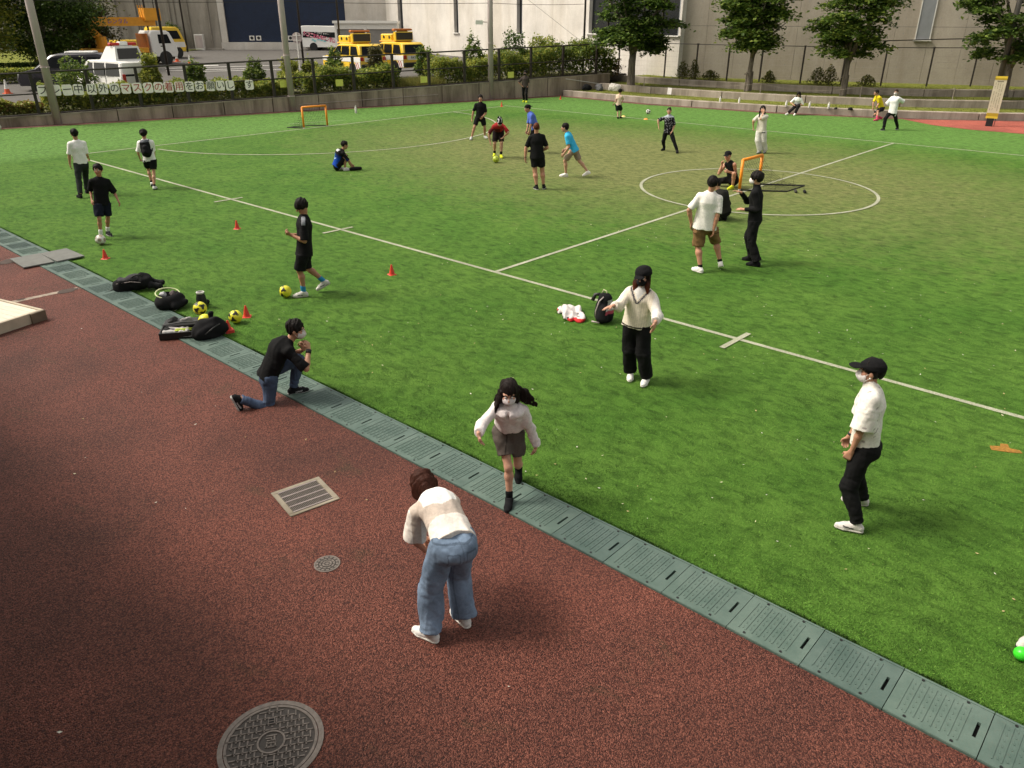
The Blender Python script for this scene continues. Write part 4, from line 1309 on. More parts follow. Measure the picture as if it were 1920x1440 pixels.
terrace_tree(43.87, 21.42, .55, 7.2, 3.9, 12, 'round green tree with forked trunk behind the woman in white', .15, 2.35, DARKL[1:] + MIDL, 92, True)
terrace_tree(44.9, 16.4, .55, 7.2, 3.8, 13, 'spreading green tree with staked trunk behind the seated boy in yellow', .15, 2.15, DARKL[1:] + MIDL, 82, True)
terrace_tree(48.1, 9.45, .80, 7.5, 5.6, 14, 'dark green tree at the right edge behind the notice board', .20, 1.7, DARKL + MIDL[:3], 95)
def broad_tree(x, y, h, cw, seed, label, cols, lo=1.0, n=26000, size=.22, group='trees left of the road'):
    rng = np.random.default_rng(seed)
    z = lotz(x, y)
    t = empty('roadside_tree', (x, y, z), 0, label, 'tree', group)
    MB().tube([(0, 0, -.1), (.05, 0, lo * .7), (.1, .05, h * .7)], [.22, .18, .06], 10).build('trunk', M_BARK, t, True)
    for i in range(5):
        a = i * 1.3
        MB().tube([(.03, 0, lo), (cw * .2 * math.cos(a), cw * .2 * math.sin(a), lo + h * .2), (cw * .38 * math.cos(a), cw * .38 * math.sin(a), lo + h * .35)], [.09, .06, .03], 6).build('limb', M_BARK, t, True)
    C = []; k = 130
    for i in range(k):
        u = rng.uniform(0, 1); zc = lo + (h - lo) * u
        r = cw * .5 * math.sin(PI * (.12 + .83 * u)) ** .6 * math.sqrt(rng.uniform(.15, 1)); a = rng.uniform(0, 2 * PI)
        q = rng.normal(0, 1, (n // k, 3)) * np.array([.6, .6, .32])
        C.append(np.array([r * math.cos(a), r * math.sin(a), zc]) + q)
    foliage('crown', np.concatenate(C), size, cols, t, rng, .5, .15)
broad_tree(16.6, 63.5, 7.5, 6.5, 21, 'bright yellow green tree at the top left corner', YELL + [(.30, .30, .05)], 1.4)
broad_tree(22.5, 65.5, 8.5, 6.8, 22, 'dark green tree behind the thick grey pole', DARKL[1:] + MIDL[:2], 1.3)
broad_tree(26.8, 68.5, 5.2, 3.2, 23, 'small olive tree beside the orange boom', [(.05, .06, .02), (.08, .085, .03)], .5, 9000)
def shrub(x, y, z, w, h, seed, label, cols, n=2600, size=.10, group=None, cone=False, stem=True, name='shrub'):
    rng = np.random.default_rng(seed)
    t = empty(name, (x, y, z), 0, label, 'shrub', group)
    if stem:
        for i in range(3):
            a = i * 2.1
            MB().tube([(0, 0, -.08), (.12 * w * math.cos(a), .12 * w * math.sin(a), h * .45), (.25 * w * math.cos(a), .25 * w * math.sin(a), h * .75)], [.03, .02, .01], 6).build('stem', M_BARK, t)
    v = rng.normal(0, 1, (n, 3)); v /= np.linalg.norm(v, axis=1)[:, None]
    rad = rng.uniform(.45, 1.0, n) ** .5
    lump = 1 + .26 * np.sin(5 * v[:, 0] + seed) * np.cos(4 * v[:, 1] + 3 * v[:, 2] + seed) + .15 * np.sin(9 * v[:, 2] + 2 * seed) + .1 * rng.normal(0, 1, n)
    C = v * (rad * lump)[:, None] * np.array([w / 2, w / 2, h / 2]) + np.array([0, 0, h * .54])
    if cone:
        k = 1.25 - .75 * C[:, 2] / h
        C[:, 0] *= k; C[:, 1] *= k
    foliage('foliage', C, size * 1.4, cols, t, rng, .6)
    return t
def hedge(t0, t1, o0, o1, h, seed, label, cols, dens=900, size=.10, top=None):
    """a length of hedge between fence stations t0..t1 and offsets o0..o1 behind the wall"""
    rng = np.random.default_rng(seed)
    L = t1 - t0; D = o1 - o0
    h *= .86; x, y = wl((t0 + t1) / 2, (o0 + o1) / 2); z = wt((t0 + t1) / 2) - .08
    t = empty('hedge', (x, y, z), WRZ, label, 'hedge', 'hedges behind the mesh fence')
    n = int(dens * 2.6 * L); size = size * 1.45
    C = np.stack([rng.uniform(-L / 2, L / 2, n), rng.uniform(-D / 2, D / 2, n), rng.uniform(0.0, 1, n) ** .6 * h], 1)
    wob = 1 + .16 * np.sin(C[:, 0] * 2.1 + seed) + .1 * np.sin(C[:, 0] * 5.3 + 1.7 * seed) + .06 * rng.normal(0, 1, n)
    C[:, 2] *= wob
    # mostly on the shell
    keep = (np.abs(C[:, 1]) > D * .28) | (C[:, 2] > h * .68) | (rng.uniform(0, 1, n) < .35)
    C = C[keep]
    cc = np.array(cols)
    V, F, c = leaves(C, size, cols, rng, .6)
    me = fastmesh('foliage', V, F, c, False); me.materials.append(M_LEAF)
    link(bpy.data.objects.new('foliage', me), t)
    st = MB()
    for k in range(int(L / .5)):
        xx = -L / 2 + .25 + k * .5
        MBs = [(xx, rng.uniform(-.15, .15), -.05), (xx + rng.uniform(-.15, .15), rng.uniform(-.2, .2), h * .7)]
        st.tube(MBs, [.018, .008], 5)
    st.build('stems', M_BARK, t)['kind'] = 'stuff'
    return t
hedge(-22, -3.0, .5, 1.6, .95, 31, 'olive hedge behind the fence at the far left', MIDL[1:] + YELL[1:3], 420, .12)
hedge(-3.0, 1.9, .5, 1.5, .80, 32, 'reddish olive hedge left of the first letter plate', YELL + [(.22, .13, .04), (.16, .11, .03)], 650)
hedge(1.9, 8.2, .6, 1.9, 1.15, 33, 'bright topped hedge behind the letter plates', MIDL[2:] + YELL[1:3], 800)
hedge(8.2, 13.4, .6, 1.9, 1.05, 34, 'light green hedge right of the letter plates', MIDL[2:] + YELL[1:3], 800)
hedge(13.9, 19.4, .6, 2.2, 1.30, 35, 'dense green hedge below the left yellow car', MIDL[1:] + YELL[1:3], 850)
hedge(21.6, 26.0, .6, 2.4, 1.45, 36, 'yellow green hedge between the patrol cars and the floodlight pole', MIDL[2:] + YELL[1:3], 900)
hedge(26.2, 30.0, .6, 2.6, 1.75, 37, 'tall green hedge behind the standing person in grey', MIDL[1:] + YELL[1:3], 950)
hedge(30.0, 34.5, .5, 2.8, 2.05, 38, 'tall dark hedge at the right end of the low wall', MIDL + YELL[:2], 1000)
for i, (tt, off, w, h, cols, lb) in enumerate((
        (3.6, 3.0, 1.3, 2.0, MIDL, 'round leafy shrub in front of the dark minivan'),
        (6.9, 2.6, .7, 2.3, YELL, 'slim yellowish shrub in front of the patrol van window'),
        (9.0, 2.6, .75, 1.9, MIDL, 'small clipped shrub right of the patrol van'),
        (12.0, 2.8, .8, 1.75, MIDL, 'small bushy shrub beside the middle grey pole'),
        (13.9, 2.9, .9, 1.75, YELL, 'small pale shrub left of the yellow cars'),
        (15.0, 2.7, .7, 1.75, YELL, 'small golden shrub touching the left yellow car'),
        (16.3, 2.4, .75, 2.1, MIDL, 'narrow shrub in front of the left yellow car'),
        (18.7, 2.4, .75, 2.3, [(.06, .06, .02), (.09, .08, .03)], 'narrow brownish shrub between the two yellow cars'),
        (22.0, 3.0, .8, 2.2, MIDL, 'small upright shrub right of the yellow cars'),
        (25.1, 2.6, .9, 2.5, MIDL, 'leafy shrub behind the floodlight pole'),
        (28.0, 2.6, 1.25, 2.75, DARKL[1:] + MIDL[:2], 'tall egg shaped shrub standing above the hedge'),
        (30.4, 3.2, 1.3, 2.6, YELL, 'feathery pale shrub against the pale wall'))):
    x, y = wl(tt, off)
    shrub(x, y, max(wt(tt) - .08, lotz(x, y)), w * 1.3, h * .9, 50 + i, lb, cols, 2300, .10, 'shrubs along the road bed')
shrub(44.6, 31.6, .85, 1.5, 1.1, 70, 'reddish twiggy bush behind the corner of the fence', [(.12, .08, .035), (.16, .11, .05), (.08, .08, .03)], 1800, .08)
def weed(x, y, z, w, h, seed, label):
    rng = np.random.default_rng(seed)
    t = empty('weed_clump', (x, y, z), 0, label, 'weeds', 'weeds along the terrace fence')
    n = 420
    b = np.stack([rng.normal(0, w * .3, n), rng.normal(0, w * .3, n), np.zeros(n)], 1)
    k = rng.uniform(0, 1, n) ** .7 * h * np.exp(-(b[:, 0] ** 2 + b[:, 1] ** 2) / (w * w * .5))
    C = b * 1.15 + np.stack([np.zeros(n), np.zeros(n), k], 1)
    foliage('leaves', C, .11, [(.06, .07, .02), (.10, .11, .03), (.13, .12, .04)], t, rng, 1.1)
    st = MB()
    for i in range(7):
        a = rng.uniform(0, 6.3); r = w * .25 * rng.uniform(0, 1)
        st.tube([(r * math.cos(a), r * math.sin(a), -.03), (1.3 * r * math.cos(a), 1.3 * r * math.sin(a), h * rng.uniform(.6, .95))], [.008, .004], 4)
    st = st.build('stems', M_BARK, t); st['kind'] = 'stuff'
for i, (x, y, w, h, lb) in enumerate(((45.9, 26.9, .6, 1.1, 'tall weeds right of the first tree, left clump of two'), (46.0, 26.2, .5, 1.2, 'tall weeds right of the first tree, right clump of two'), (46.1, 25.1, .8, .6, 'low bushy weeds between the first and second trees'), (47.3, 18.9, .7, 1.0, 'tall weeds left of the third tree, left clump of two'), (47.6, 18.3, .6, 1.1, 'tall weeds left of the third tree, right clump of two'), (48.2, 16.4, .7, .6, 'low weeds right of the third tree'), (46.8, 21.6, .5, .7, 'small weeds right of the second tree'))):
    weed(x, y, .86, w, h, 80 + i, lb)
x, y = 42.8, 83.4
shrub(x - 1.6, y + .8, lotz(x, y), 1.7, 2.4, 90, 'round green bush left of the utility cabinet', MIDL, 2200, .14)
shrub(44.9, 84.6, lotz(44.9, 84.6), 1.6, 3.2, 91, 'loose pale shrub behind the utility cabinet', YELL, 1500, .14)
shrub(24.0, 71.5, lotz(24, 71), 2.2, 2.8, 92, 'olive bush at the foot of the weathered wall', [(.06, .07, .02), (.09, .09, .03)], 2200, .14)
# clipped hedge beyond the road at far left
rng = np.random.default_rng(99)
t = empty('clipped_hedge', (14.6, 57.2, lotz(14.6, 57.2)), -.45, 'low clipped hedge across the road at far left', 'hedge')
C = np.stack([rng.uniform(-4.5, 4.2, 9000), rng.uniform(-.7, .7, 9000), rng.uniform(0, 1, 9000) ** .5 * .85], 1)
foliage('foliage', C, .14, YELL + MIDL[2:], t, rng, .6)
MB().tube([(-4.3, 0, .2), (4.0, 0, .2)], .05, 5).build('stems', M_BARK, t)
t = empty('clipped_hedge', (19.3, 61.5, lotz(19.3, 61.5)), -.3, 'dark clipped hedge under the dark green tree', 'hedge')
C = np.stack([rng.uniform(-2.6, 2.6, 5000), rng.uniform(-.6, .6, 5000), rng.uniform(0, 1, 5000) ** .5 * .8], 1)
foliage('foliage', C, .12, DARKL, t, rng, .6)
MB().tube([(-2.4, 0, .2), (2.4, 0, .2)], .05, 5).build('stems', M_BARK, t)
# dry grass in the bed
def tufts(name, pts, h, cols, seed, label=None):
    rng = np.random.default_rng(seed); N = len(pts)
    a = rng.uniform(0, 2 * PI, N); lean = rng.normal(0, .25, (N, 2)) * h
    hh = h * rng.uniform(.5, 1.2, N); w = .012
    s = np.stack([np.cos(a) * w, np.sin(a) * w, np.zeros(N)], 1)
    top = pts + np.concatenate([lean, hh[:, None]], 1)
    V = np.stack([pts - s, pts + s, top], 1).reshape(-1, 3)
    F = np.arange(3 * N).reshape(-1, 3)
    c = np.repeat(np.array(cols)[rng.integers(0, len(cols), N)], 3, 0)
    me = fastmesh(name, V, F, c, False); me.materials.append(M_LEAF)
    return tag(link(bpy.data.objects.new(name, me)), label, 'grass', kind='stuff')
rng = np.random.default_rng(5)
N = 9000
tt = rng.uniform(19.2, 22.0, N); oo = rng.uniform(.3, 2.6, N)
P = np.stack([WA[0] + WD[0] * tt + WN[0] * oo, WA[1] + WD[1] * tt + WN[1] * oo, .36 + .0225 * tt - .1], 1)
tufts('bed_grass', P, .55, [(.19, .19, .05), (.25, .22, .07), (.14, .15, .04)], 6, 'dry yellow grass in the bed below the patrol cars')
N = 14000
tt = rng.uniform(-20, 34, N); oo = rng.uniform(.25, .8, N)
P = np.stack([WA[0] + WD[0] * tt + WN[0] * oo, WA[1] + WD[1] * tt + WN[1] * oo, .36 + .0225 * tt - .1], 1)
tufts('bed_weeds', P, .3, [(.12, .13, .03), (.16, .15, .05), (.08, .10, .02)], 7, 'low weeds along the top of the low wall')
pts = []
for lev in range(3):
    fr = np.array(resample(offs(TS, STEP * lev + .4), .05)); 
    for k in range(3):
        j = rng.uniform(0, 1, len(fr)) ** 2 * 2.2
        pts.append(np.stack([fr[:, 0] + j, fr[:, 1] + rng.uniform(-.1, .1, len(fr)), np.full(len(fr), .3 * (lev + 1) - .04)], 1))
tufts('terrace_grass', np.concatenate(pts), .09, [(.13, .15, .03), (.17, .18, .04), (.10, .12, .03)], 8, 'short grass on the terraced steps')
# ================================================================== soft solids: distance fields turned into one continuous skin
def _v(a): return np.asarray(a, dtype=np.float64)
def _n(a):
    a = _v(a); L = np.linalg.norm(a)
    return a / L if L > 1e-9 else a
class Field:
    """smooth union of tapered limbs and ellipsoids on a grid, polygonised with surface nets"""
    def __init__(s, lo, hi, h):
        s.h = h; s.lo = _v(lo) - 3 * h
        n = np.ceil((_v(hi) + 3 * h - s.lo) / h).astype(int) + 1
        s.ax = [(s.lo[i] + h * np.arange(n[i])).astype(np.float32) for i in range(3)]
        s.f = np.full(tuple(n), .5, dtype=np.float32)
    def sl(s, lo, hi):
        r = []
        for i in range(3):
            a = int(np.floor((lo[i] - s.lo[i]) / s.h)); b = int(np.ceil((hi[i] - s.lo[i]) / s.h)) + 1
            r.append(slice(max(a, 0), max(min(b, len(s.ax[i])), 0)))
        return tuple(r)
    def grid(s, S):
        return s.ax[0][S[0]][:, None, None], s.ax[1][S[1]][None, :, None], s.ax[2][S[2]][None, None, :]
    def comb(s, S, d, k, op='u'):
        f = s.f[S]
        if op == 'u':
            if k > 0:
                hh = np.maximum(k - np.abs(f - d), 0) / k
                s.f[S] = np.minimum(f, d) - hh * hh * k * .25
            else:
                s.f[S] = np.minimum(f, d)
        else:
            d = -d
            if k > 0:
                hh = np.maximum(k - np.abs(f - d), 0) / k
                s.f[S] = np.maximum(f, d) + hh * hh * k * .25
            else:
                s.f[S] = np.maximum(f, d)
    def cone(s, a, b, ra, rb, k=.02, op='u', n=None, flat=1.0, cuts=()):
        a = _v(a); b = _v(b); r = max(ra, rb) + k + 2 * s.h
        S = s.sl(np.minimum(a, b) - r, np.maximum(a, b) + r)
        X, Y, Z = s.grid(S)
        px, py, pz = X - a[0], Y - a[1], Z - a[2]
        ba = b - a; L2 = float(ba @ ba) or 1e-9
        t = np.clip((px * ba[0] + py * ba[1] + pz * ba[2]) / L2, 0, 1)
        qx, qy, qz = px - t * ba[0], py - t * ba[1], pz - t * ba[2]
        d2 = qx * qx + qy * qy + qz * qz
        if n is not None and flat != 1.0:
            w = qx * n[0] + qy * n[1] + qz * n[2]
            d2 = d2 + w * w * (1 / flat ** 2 - 1)
        d = np.sqrt(d2) - (ra + (rb - ra) * t)
        for (pt, nn) in cuts:                       # keep the side the normal points away from
            d = np.maximum(d, (X - pt[0]) * nn[0] + (Y - pt[1]) * nn[1] + (Z - pt[2]) * nn[2])
        s.comb(S, d.astype(np.float32), k, op)
        return s
    def ell(s, c, R, r, k=.02, op='u', cuts=()):
        """ellipsoid; R rows = its axes"""
        c = _v(c); m = max(r) + k + 2 * s.h
        S = s.sl(c - m, c + m)
        X, Y, Z = s.grid(S)
        px, py, pz = X - c[0], Y - c[1], Z - c[2]
        q = [px * R[i][0] + py * R[i][1] + pz * R[i][2] for i in range(3)]
        k0 = np.sqrt(sum((q[i] / r[i]) ** 2 for i in range(3)))
        k1 = np.sqrt(sum((q[i] / r[i] ** 2) ** 2 for i in range(3))) + 1e-9
        d = k0 * (k0 - 1) / k1
        for (pt, nn) in cuts:
            d = np.maximum(d, (X - pt[0]) * nn[0] + (Y - pt[1]) * nn[1] + (Z - pt[2]) * nn[2])
        s.comb(S, d.astype(np.float32), k, op)
        return s
    def cut(s, pt, nn):
        """remove everything on the side the normal points to"""
        X, Y, Z = s.ax[0][:, None, None], s.ax[1][None, :, None], s.ax[2][None, None, :]
        d = (X - pt[0]) * nn[0] + (Y - pt[1]) * nn[1] + (Z - pt[2]) * nn[2]
        s.f = np.maximum(s.f, d.astype(np.float32))
        return s
    def ripple(s, amp, fr, seed=0, ax=(1, 1, 1)):
        """soft folds"""
        I = np.nonzero(np.abs(s.f) < 3 * s.h + amp)
        P = [s.ax[i][I[i]] * ax[i] for i in range(3)]
        rg = np.random.default_rng(seed)
        d = 0
        for j in range(4):
            k = rg.normal(0, 1, 3); k /= np.linalg.norm(k); q = rg.normal(0, 1, 3) * fr * .5; w = fr * rg.uniform(.6, 1.6)
            d = d + np.sin(w * (k[0] * P[0] + k[1] * P[1] + k[2] * P[2]) + 1.6 * np.sin(q[0] * P[0] + q[1] * P[1] + q[2] * P[2]) + rg.uniform(0, 6))
        s.f[I] += (amp * .5 * d).astype(np.float32)
        return s
    def creases(s, pts, rad, amp, fr, seed=0):
        """bunched cloth round joints: pts = [(centre, limb direction)]"""
        rg = np.random.default_rng(seed)
        for c, d in pts:
            c = _v(c); d = _n(d)
            S = s.sl(c - rad * 1.4, c + rad * 1.4)
            X, Y, Z = s.grid(S)
            px, py, pz = X - c[0], Y - c[1], Z - c[2]
            w = np.exp(-(px * px + py * py + pz * pz) / (rad * rad * .55))
            t = px * d[0] + py * d[1] + pz * d[2]
            a = np.arctan2(px * .6 + pz * .4, py + 1e-6)
            q = np.sin(fr * t + 1.7 * np.sin(2 * a + rg.uniform(0, 6)) + rg.uniform(0, 6)) + .5 * np.sin(fr * 1.7 * t + 2.3 * np.sin(a + rg.uniform(0, 6)))
            s.f[S] += (amp * w * q).astype(np.float32)
        return s
    def mesh(s):
        f = s.f; sg = f < 0
        c = np.zeros(tuple(n - 1 for n in f.shape), dtype=np.uint8)
        for i in (0, 1):
            for j in (0, 1):
                for k in (0, 1):
                    c += sg[i:f.shape[0] - 1 + i, j:f.shape[1] - 1 + j, k:f.shape[2] - 1 + k]
        act = (c > 0) & (c < 8)
        I, J, K = np.nonzero(act)
        N = len(I)
        if N == 0:
            return None, None
        idx = np.full(act.shape, -1, dtype=np.int32); idx[I, J, K] = np.arange(N)
        co = [(i, j, k) for i in (0, 1) for j in (0, 1) for k in (0, 1)]
        val = {q: f[I + q[0], J + q[1], K + q[2]] for q in co}
        acc = np.zeros((N, 3), dtype=np.float64); cnt = np.zeros(N)
        for q in co:
            for a in range(3):
                if q[a] == 0:
                    p = list(q); p[a] = 1; p = tuple(p)
                    va, vb = val[q], val[p]
                    m = (va < 0) != (vb < 0)
                    t = np.where(m, va / np.where(va == vb, 1, va - vb), 0)
                    for b in range(3):
                        acc[:, b] += np.where(m, q[b] + (t if b == a else 0), 0)
                    cnt += m
        V = (acc / cnt[:, None] + np.stack([I, J, K], 1)) * s.h + s.lo
        Fs = []
        for a in range(3):
            A = np.take(sg, range(0, f.shape[a] - 1), axis=a); B = np.take(sg, range(1, f.shape[a]), axis=a)
            x = A != B
            E = np.stack(np.nonzero(x), 1)
            b1, b2 = (a + 1) % 3, (a + 2) % 3
            ok = (E[:, b1] > 0) & (E[:, b2] > 0) & (E[:, b1] < f.shape[b1] - 1) & (E[:, b2] < f.shape[b2] - 1)
            E = E[ok]
            inside = A[E[:, 0], E[:, 1], E[:, 2]]
            def cell(d1, d2):
                q = E.copy(); q[:, b1] -= d1; q[:, b2] -= d2
                return idx[q[:, 0], q[:, 1], q[:, 2]]
            Q = np.stack([cell(1, 1), cell(0, 1), cell(0, 0), cell(1, 0)], 1)
            Q[~inside] = Q[~inside][:, ::-1]
            Fs.append(Q)
        F = np.concatenate(Fs)
        F = F[(F >= 0).all(1)]
        return V, F
def soft(name, F, m, parent, col, colfn=None):
    V, Q = F.mesh()
    if V is None:
        return None
    c = np.tile(np.asarray(col, dtype=np.float32), (len(V), 1))
    if colfn is not None:
        c = colfn(V, c)
    me = fastmesh(name, V, Q, c, True)
    me.materials.append(m)
    return link(bpy.data.objects.new(name, me), parent)
def ik(a, c, l1, l2, pole):
    a, c, pole = _v(a), _v(c), _v(pole)
    d = c - a; L = np.linalg.norm(d)
    if L > (l1 + l2) * .998:
        k = L / ((l1 + l2) * .998)
        l1, l2 = l1 * k, l2 * k
    x = (l1 * l1 - l2 * l2 + L * L) / (2 * L); y = math.sqrt(max(l1 * l1 - x * x, 0))
    u = d / L; p = pole - u * (pole @ u)
    p = _n(p) if np.linalg.norm(p) > 1e-6 else np.array([0, 1.0, 0])
    return a + u * x + p * y
def rotz(v, a):
    c, s = math.cos(a), math.sin(a)
    return np.array([c * v[0] - s * v[1], s * v[0] + c * v[1], v[2]])
SKIN = (.46, .245, .155)
HBLACK = (.010, .008, .007)
M_CLOTH, M_SKIN, M_HAIR = cloth(), skinmat(), hairmat()
M_EYEW = mat('eye_white', (.6, .58, .55), .3, .05, 20); M_EYEB = mat('eye_iris', (.02, .012, .008), .25, .1, 20)

def person(ps, o):
    """ps: pose (metres, in the figure's own frame: x right, y forward, z up); o: clothes, hair, extras"""
    H = ps['H']; s = H / 1.70; vx = o.get('vox', .010)
    root = empty('person', (ps['loc'][0], ps['loc'][1], o.get('z', 0.0)), ps['yaw'], o['label'], 'person', o.get('group'))
    fem = o.get('fem', 0)
    X = np.array([1.0, 0, 0]); Y = np.array([0, 1.0, 0]); Z = np.array([0, 0, 1.0])
    pel = _v(ps['pel']); neck = _v(ps['neck'])
    # ---- feet and ankles
    feet = {}
    for sd, sg in (('l', -1), ('r', 1)):
        sole = _v(ps['f' + sd])
        fd = o.get('fd' + sd)
        if fd is None:
            fd = rotz(Y, o.get('fy' + sd, -sg * .16))
            pit = o.get('fp' + sd, 0.0)            # heel raised
            fd = _n(fd * math.cos(pit) - Z * math.sin(pit))
        else:
            fd = _n(fd)
        if ('a' + sd) in o:
            ank = _v(o['a' + sd])
        else:
            flat = _n([fd[0], fd[1], 0])
            ank = sole - flat * .045 * s + Z * (.085 * s) + Z * (.12 * s * max(0, -fd[2]))
        feet[sd] = (ank, fd, sole)
    hl = rotz(X, o.get('hip', 0.0))
    if o.get('stand', True):
        zmax = 9
        for sd, sg in (('l', -1), ('r', 1)):
            a = feet[sd][0]; q = pel + hl * sg * .088 * s
            dxy = math.hypot(a[0] - q[0], a[1] - q[1]); Lg = .4785 * H
            zmax = min(zmax, a[2] + math.sqrt(max(Lg * Lg - dxy * dxy, .01)) + .01 * s)
        pel[2] = min(max(pel[2], zmax - .012), zmax)
    tl = neck - pel; TL = np.linalg.norm(tl)
    want = .325 * H
    if abs(TL / want - 1) > .12 and o.get('stand', True):
        neck = pel + tl / TL * (want * (1.12 if TL > want else .88))
    u = _n(neck - pel)
    cl = rotz(hl, o.get('twist', 0.0)); cl = _n(cl - u * (cl @ u)); hl2 = _n(hl - u * (hl @ u) * .3)
    fw = np.cross(u, cl)                             # chest forward
    bow = o.get('bow', 0.0)
    mid = pel + (neck - pel) * .36 - fw * bow * .6
    chest = pel + (neck - pel) * .70 - fw * bow
    upper = neck - u * .075 * s - fw * bow * .3
    sw = (.152 if fem else .170) * s * o.get('shw', 1.0)
    drop = o.get('drop', .035)
    sh = {'l': neck - u * (.055 + drop) * s - cl * sw, 'r': neck - u * (.055 + drop) * s + cl * sw}
    hip = {'l': pel - hl2 * .088 * s - Z * .01, 'r': pel + hl2 * .088 * s - Z * .01}
    hf = np.cross(Z, hl)
    # ---- head
    hd = _v(ps['head']) - _v(ps['neck']); hd = _n(hd) if np.linalg.norm(hd) > .02 else u
    hd = _n(hd * .6 + u * .4 + Z * .15)
    hs = (1.02 if fem else 1.05) * (s ** .4)
    hc = neck + hd * .158 * hs
    ya, pi_ = o.get('look', 0.0), o.get('nod', 0.0)
    f0 = rotz(Y, ya); HF = _n(f0 * math.cos(pi_) - Z * math.sin(pi_))
    HR = _n(np.cross(HF, Z)); HU = np.cross(HR, HF)
    ro = o.get('tilt', 0.0)
    if ro:
        HR, HU = HR * math.cos(ro) + HU * math.sin(ro), HU * math.cos(ro) - HR * math.sin(ro)
    RH = np.stack([HR, HF, HU])
    def hp(x, y, z): return hc + (HR * x + HF * y + HU * z) * hs
    # ---- limbs
    knee, elb, wri, hdir = {}, {}, {}, {}
    for sd, sg in (('l', -1), ('r', 1)):
        a = feet[sd][0]
        kp = ps.get('k' + sd)
        pole = (_v(kp) - (hip[sd] + a) / 2) if kp else (_n([feet[sd][1][0], feet[sd][1][1], 0]) * .8 + hf * .6 + hl * sg * .12 + Z * .02)
        knee[sd] = ik(hip[sd], a, .245 * H, .235 * H, pole)
        w = _v(ps['h' + sd]); e = _v(ps['e' + sd])
        l1, l2 = .172 * H, .148 * H
        d = w - sh[sd]; L = np.linalg.norm(d)
        if L > (l1 + l2) * .995:
            w = sh[sd] + d / L * (l1 + l2) * .995
        elb[sd] = ik(sh[sd], w, l1, l2, e - (sh[sd] + w) / 2 + 1e-4)
        wri[sd] = w
        dd = o.get('hd' + sd)
        hdir[sd] = _n(dd) if dd is not None else _n(_n(w - elb[sd]) + .25 * _n(w - elb[sd]) - .12 * Z)
    pts = np.array([pel, neck, hc] + [p for dct in (knee, elb, wri, sh, hip) for p in dct.values()] + [f[0] for f in feet.values()])
    # ================= body: one continuous skin
    lo, hi = pts.min(0) - .24 * s, pts.max(0) + .24 * s
    lo[2] = max(lo[2], -.02)
    B = Field(lo, hi, vx)
    thin = o.get('build', 1.0)
    B.cone(pel, mid, .135 * s * thin, .115 * s * thin, .05, n=fw, flat=.68)
    B.cone(mid, chest, .115 * s * thin, .135 * s * thin, .05, n=fw, flat=.68)
    B.cone(chest, upper, .135 * s * thin, .095 * s * thin, .05, n=fw, flat=.68)
    B.cone(sh['l'], sh['r'], .046 * s, .046 * s, .05)
    B.cone(neck - u * .03, hp(0, -.018, -.055), .056 * s * (.9 if fem else 1), .050 * s * (.9 if fem else 1), .03)
    bare = o.get('legr', 1.0) * (.82 if (o.get('bot') or {}).get('len', 0) > 1 else 1.0)
    for sd, sg in (('l', -1), ('r', 1)):
        k_, a_ = knee[sd], feet[sd][0]
        B.cone(hip[sd], k_, .078 * s * bare, .050 * s * bare, .03)
        calf = k_ + (a_ - k_) * .3 - _n(np.cross(np.cross(_n(a_ - k_), feet[sd][1]), _n(a_ - k_))) * (-.012) * s
        cdir = _n(np.cross(_n(a_ - k_), hl))
        calf = k_ + (a_ - k_) * .30 + cdir * .014 * s * (1 if cdir @ feet[sd][1] < 0 else -1)
        B.cone(k_, calf, .046 * s * bare, .052 * s * bare, .03)
        B.cone(calf, a_, .052 * s * bare, .032 * s, .03)
        uf = _n(k_ - a_); uf = uf - feet[sd][1] * (uf @ feet[sd][1]); uf = _n(uf) if np.linalg.norm(uf) > .05 else Z
        B.cone(a_ - uf * .01, a_ + feet[sd][1] * .13 * s - uf * .042 * s, .030 * s, .020 * s, .02)
        e_, w_ = elb[sd], wri[sd]
        ar = o.get('armr', 1.0) * (.88 if fem else 1)
        B.cone(sh[sd], e_, .047 * s * ar, .036 * s * ar, .03)
        fm = e_ + (w_ - e_) * .28
        B.cone(e_, fm, .036 * s * ar, .038 * s * ar, .02)
        B.cone(fm, w_, .038 * s * ar, .025 * s * ar, .02)
        # hand: palm, four fingers, thumb
        d = hdir[sd]
        pn = o.get('pn' + sd)
        pn = _n(pn) if pn is not None else _n(-cl * sg * .9 + fw * -.2)   # palm faces the body
        pn = pn - d * (pn @ d); pn = _n(pn) if np.linalg.norm(pn) > 1e-3 else _n(np.cross(d, Z))
        lat = np.cross(d, pn) * (-1 if sd == 'r' else 1)                  # towards the little finger
        if o.get('flip' + sd): lat = -lat
        fr_ = max(.0085, vx * .86) * (s ** .5); sc = s * (.94 if fem else 1.0)
        curl = o.get('curl' + sd, o.get('curl', .45)); spr = o.get('spread' + sd, .0)
        for i, fl in enumerate((.92, 1.05, 1.0, .80)):
            off = (i - 1.5) * (.0205 + spr * .004) * sc
            kn = w_ + d * (.086 - abs(i - 1.2) * .004) * sc + lat * off
            B.cone(w_ + lat * off * .45, kn, .017 * sc, .0135 * sc, .010)
            fd_ = _n(d * math.cos(curl) + pn * math.sin(curl) + lat * (i - 1.5) * spr)
            j1 = kn + fd_ * .042 * fl * sc
            c2 = curl * 2.1
            fd2 = _n(d * math.cos(c2) + pn * math.sin(c2) + lat * (i - 1.5) * spr)
            B.cone(kn, j1, fr_ * 1.05, fr_ * .95, .006)
            B.cone(j1, j1 + fd2 * .036 * fl * sc, fr_ * .95, fr_ * .8, .004)
        t0 = w_ + d * .025 * sc - lat * .024 * sc
        t1 = t0 + _n(d * .75 - lat * .7 + pn * .35) * .042 * sc
        t2 = t1 + _n(d * .95 - lat * .2 + pn * .35) * .032 * sc
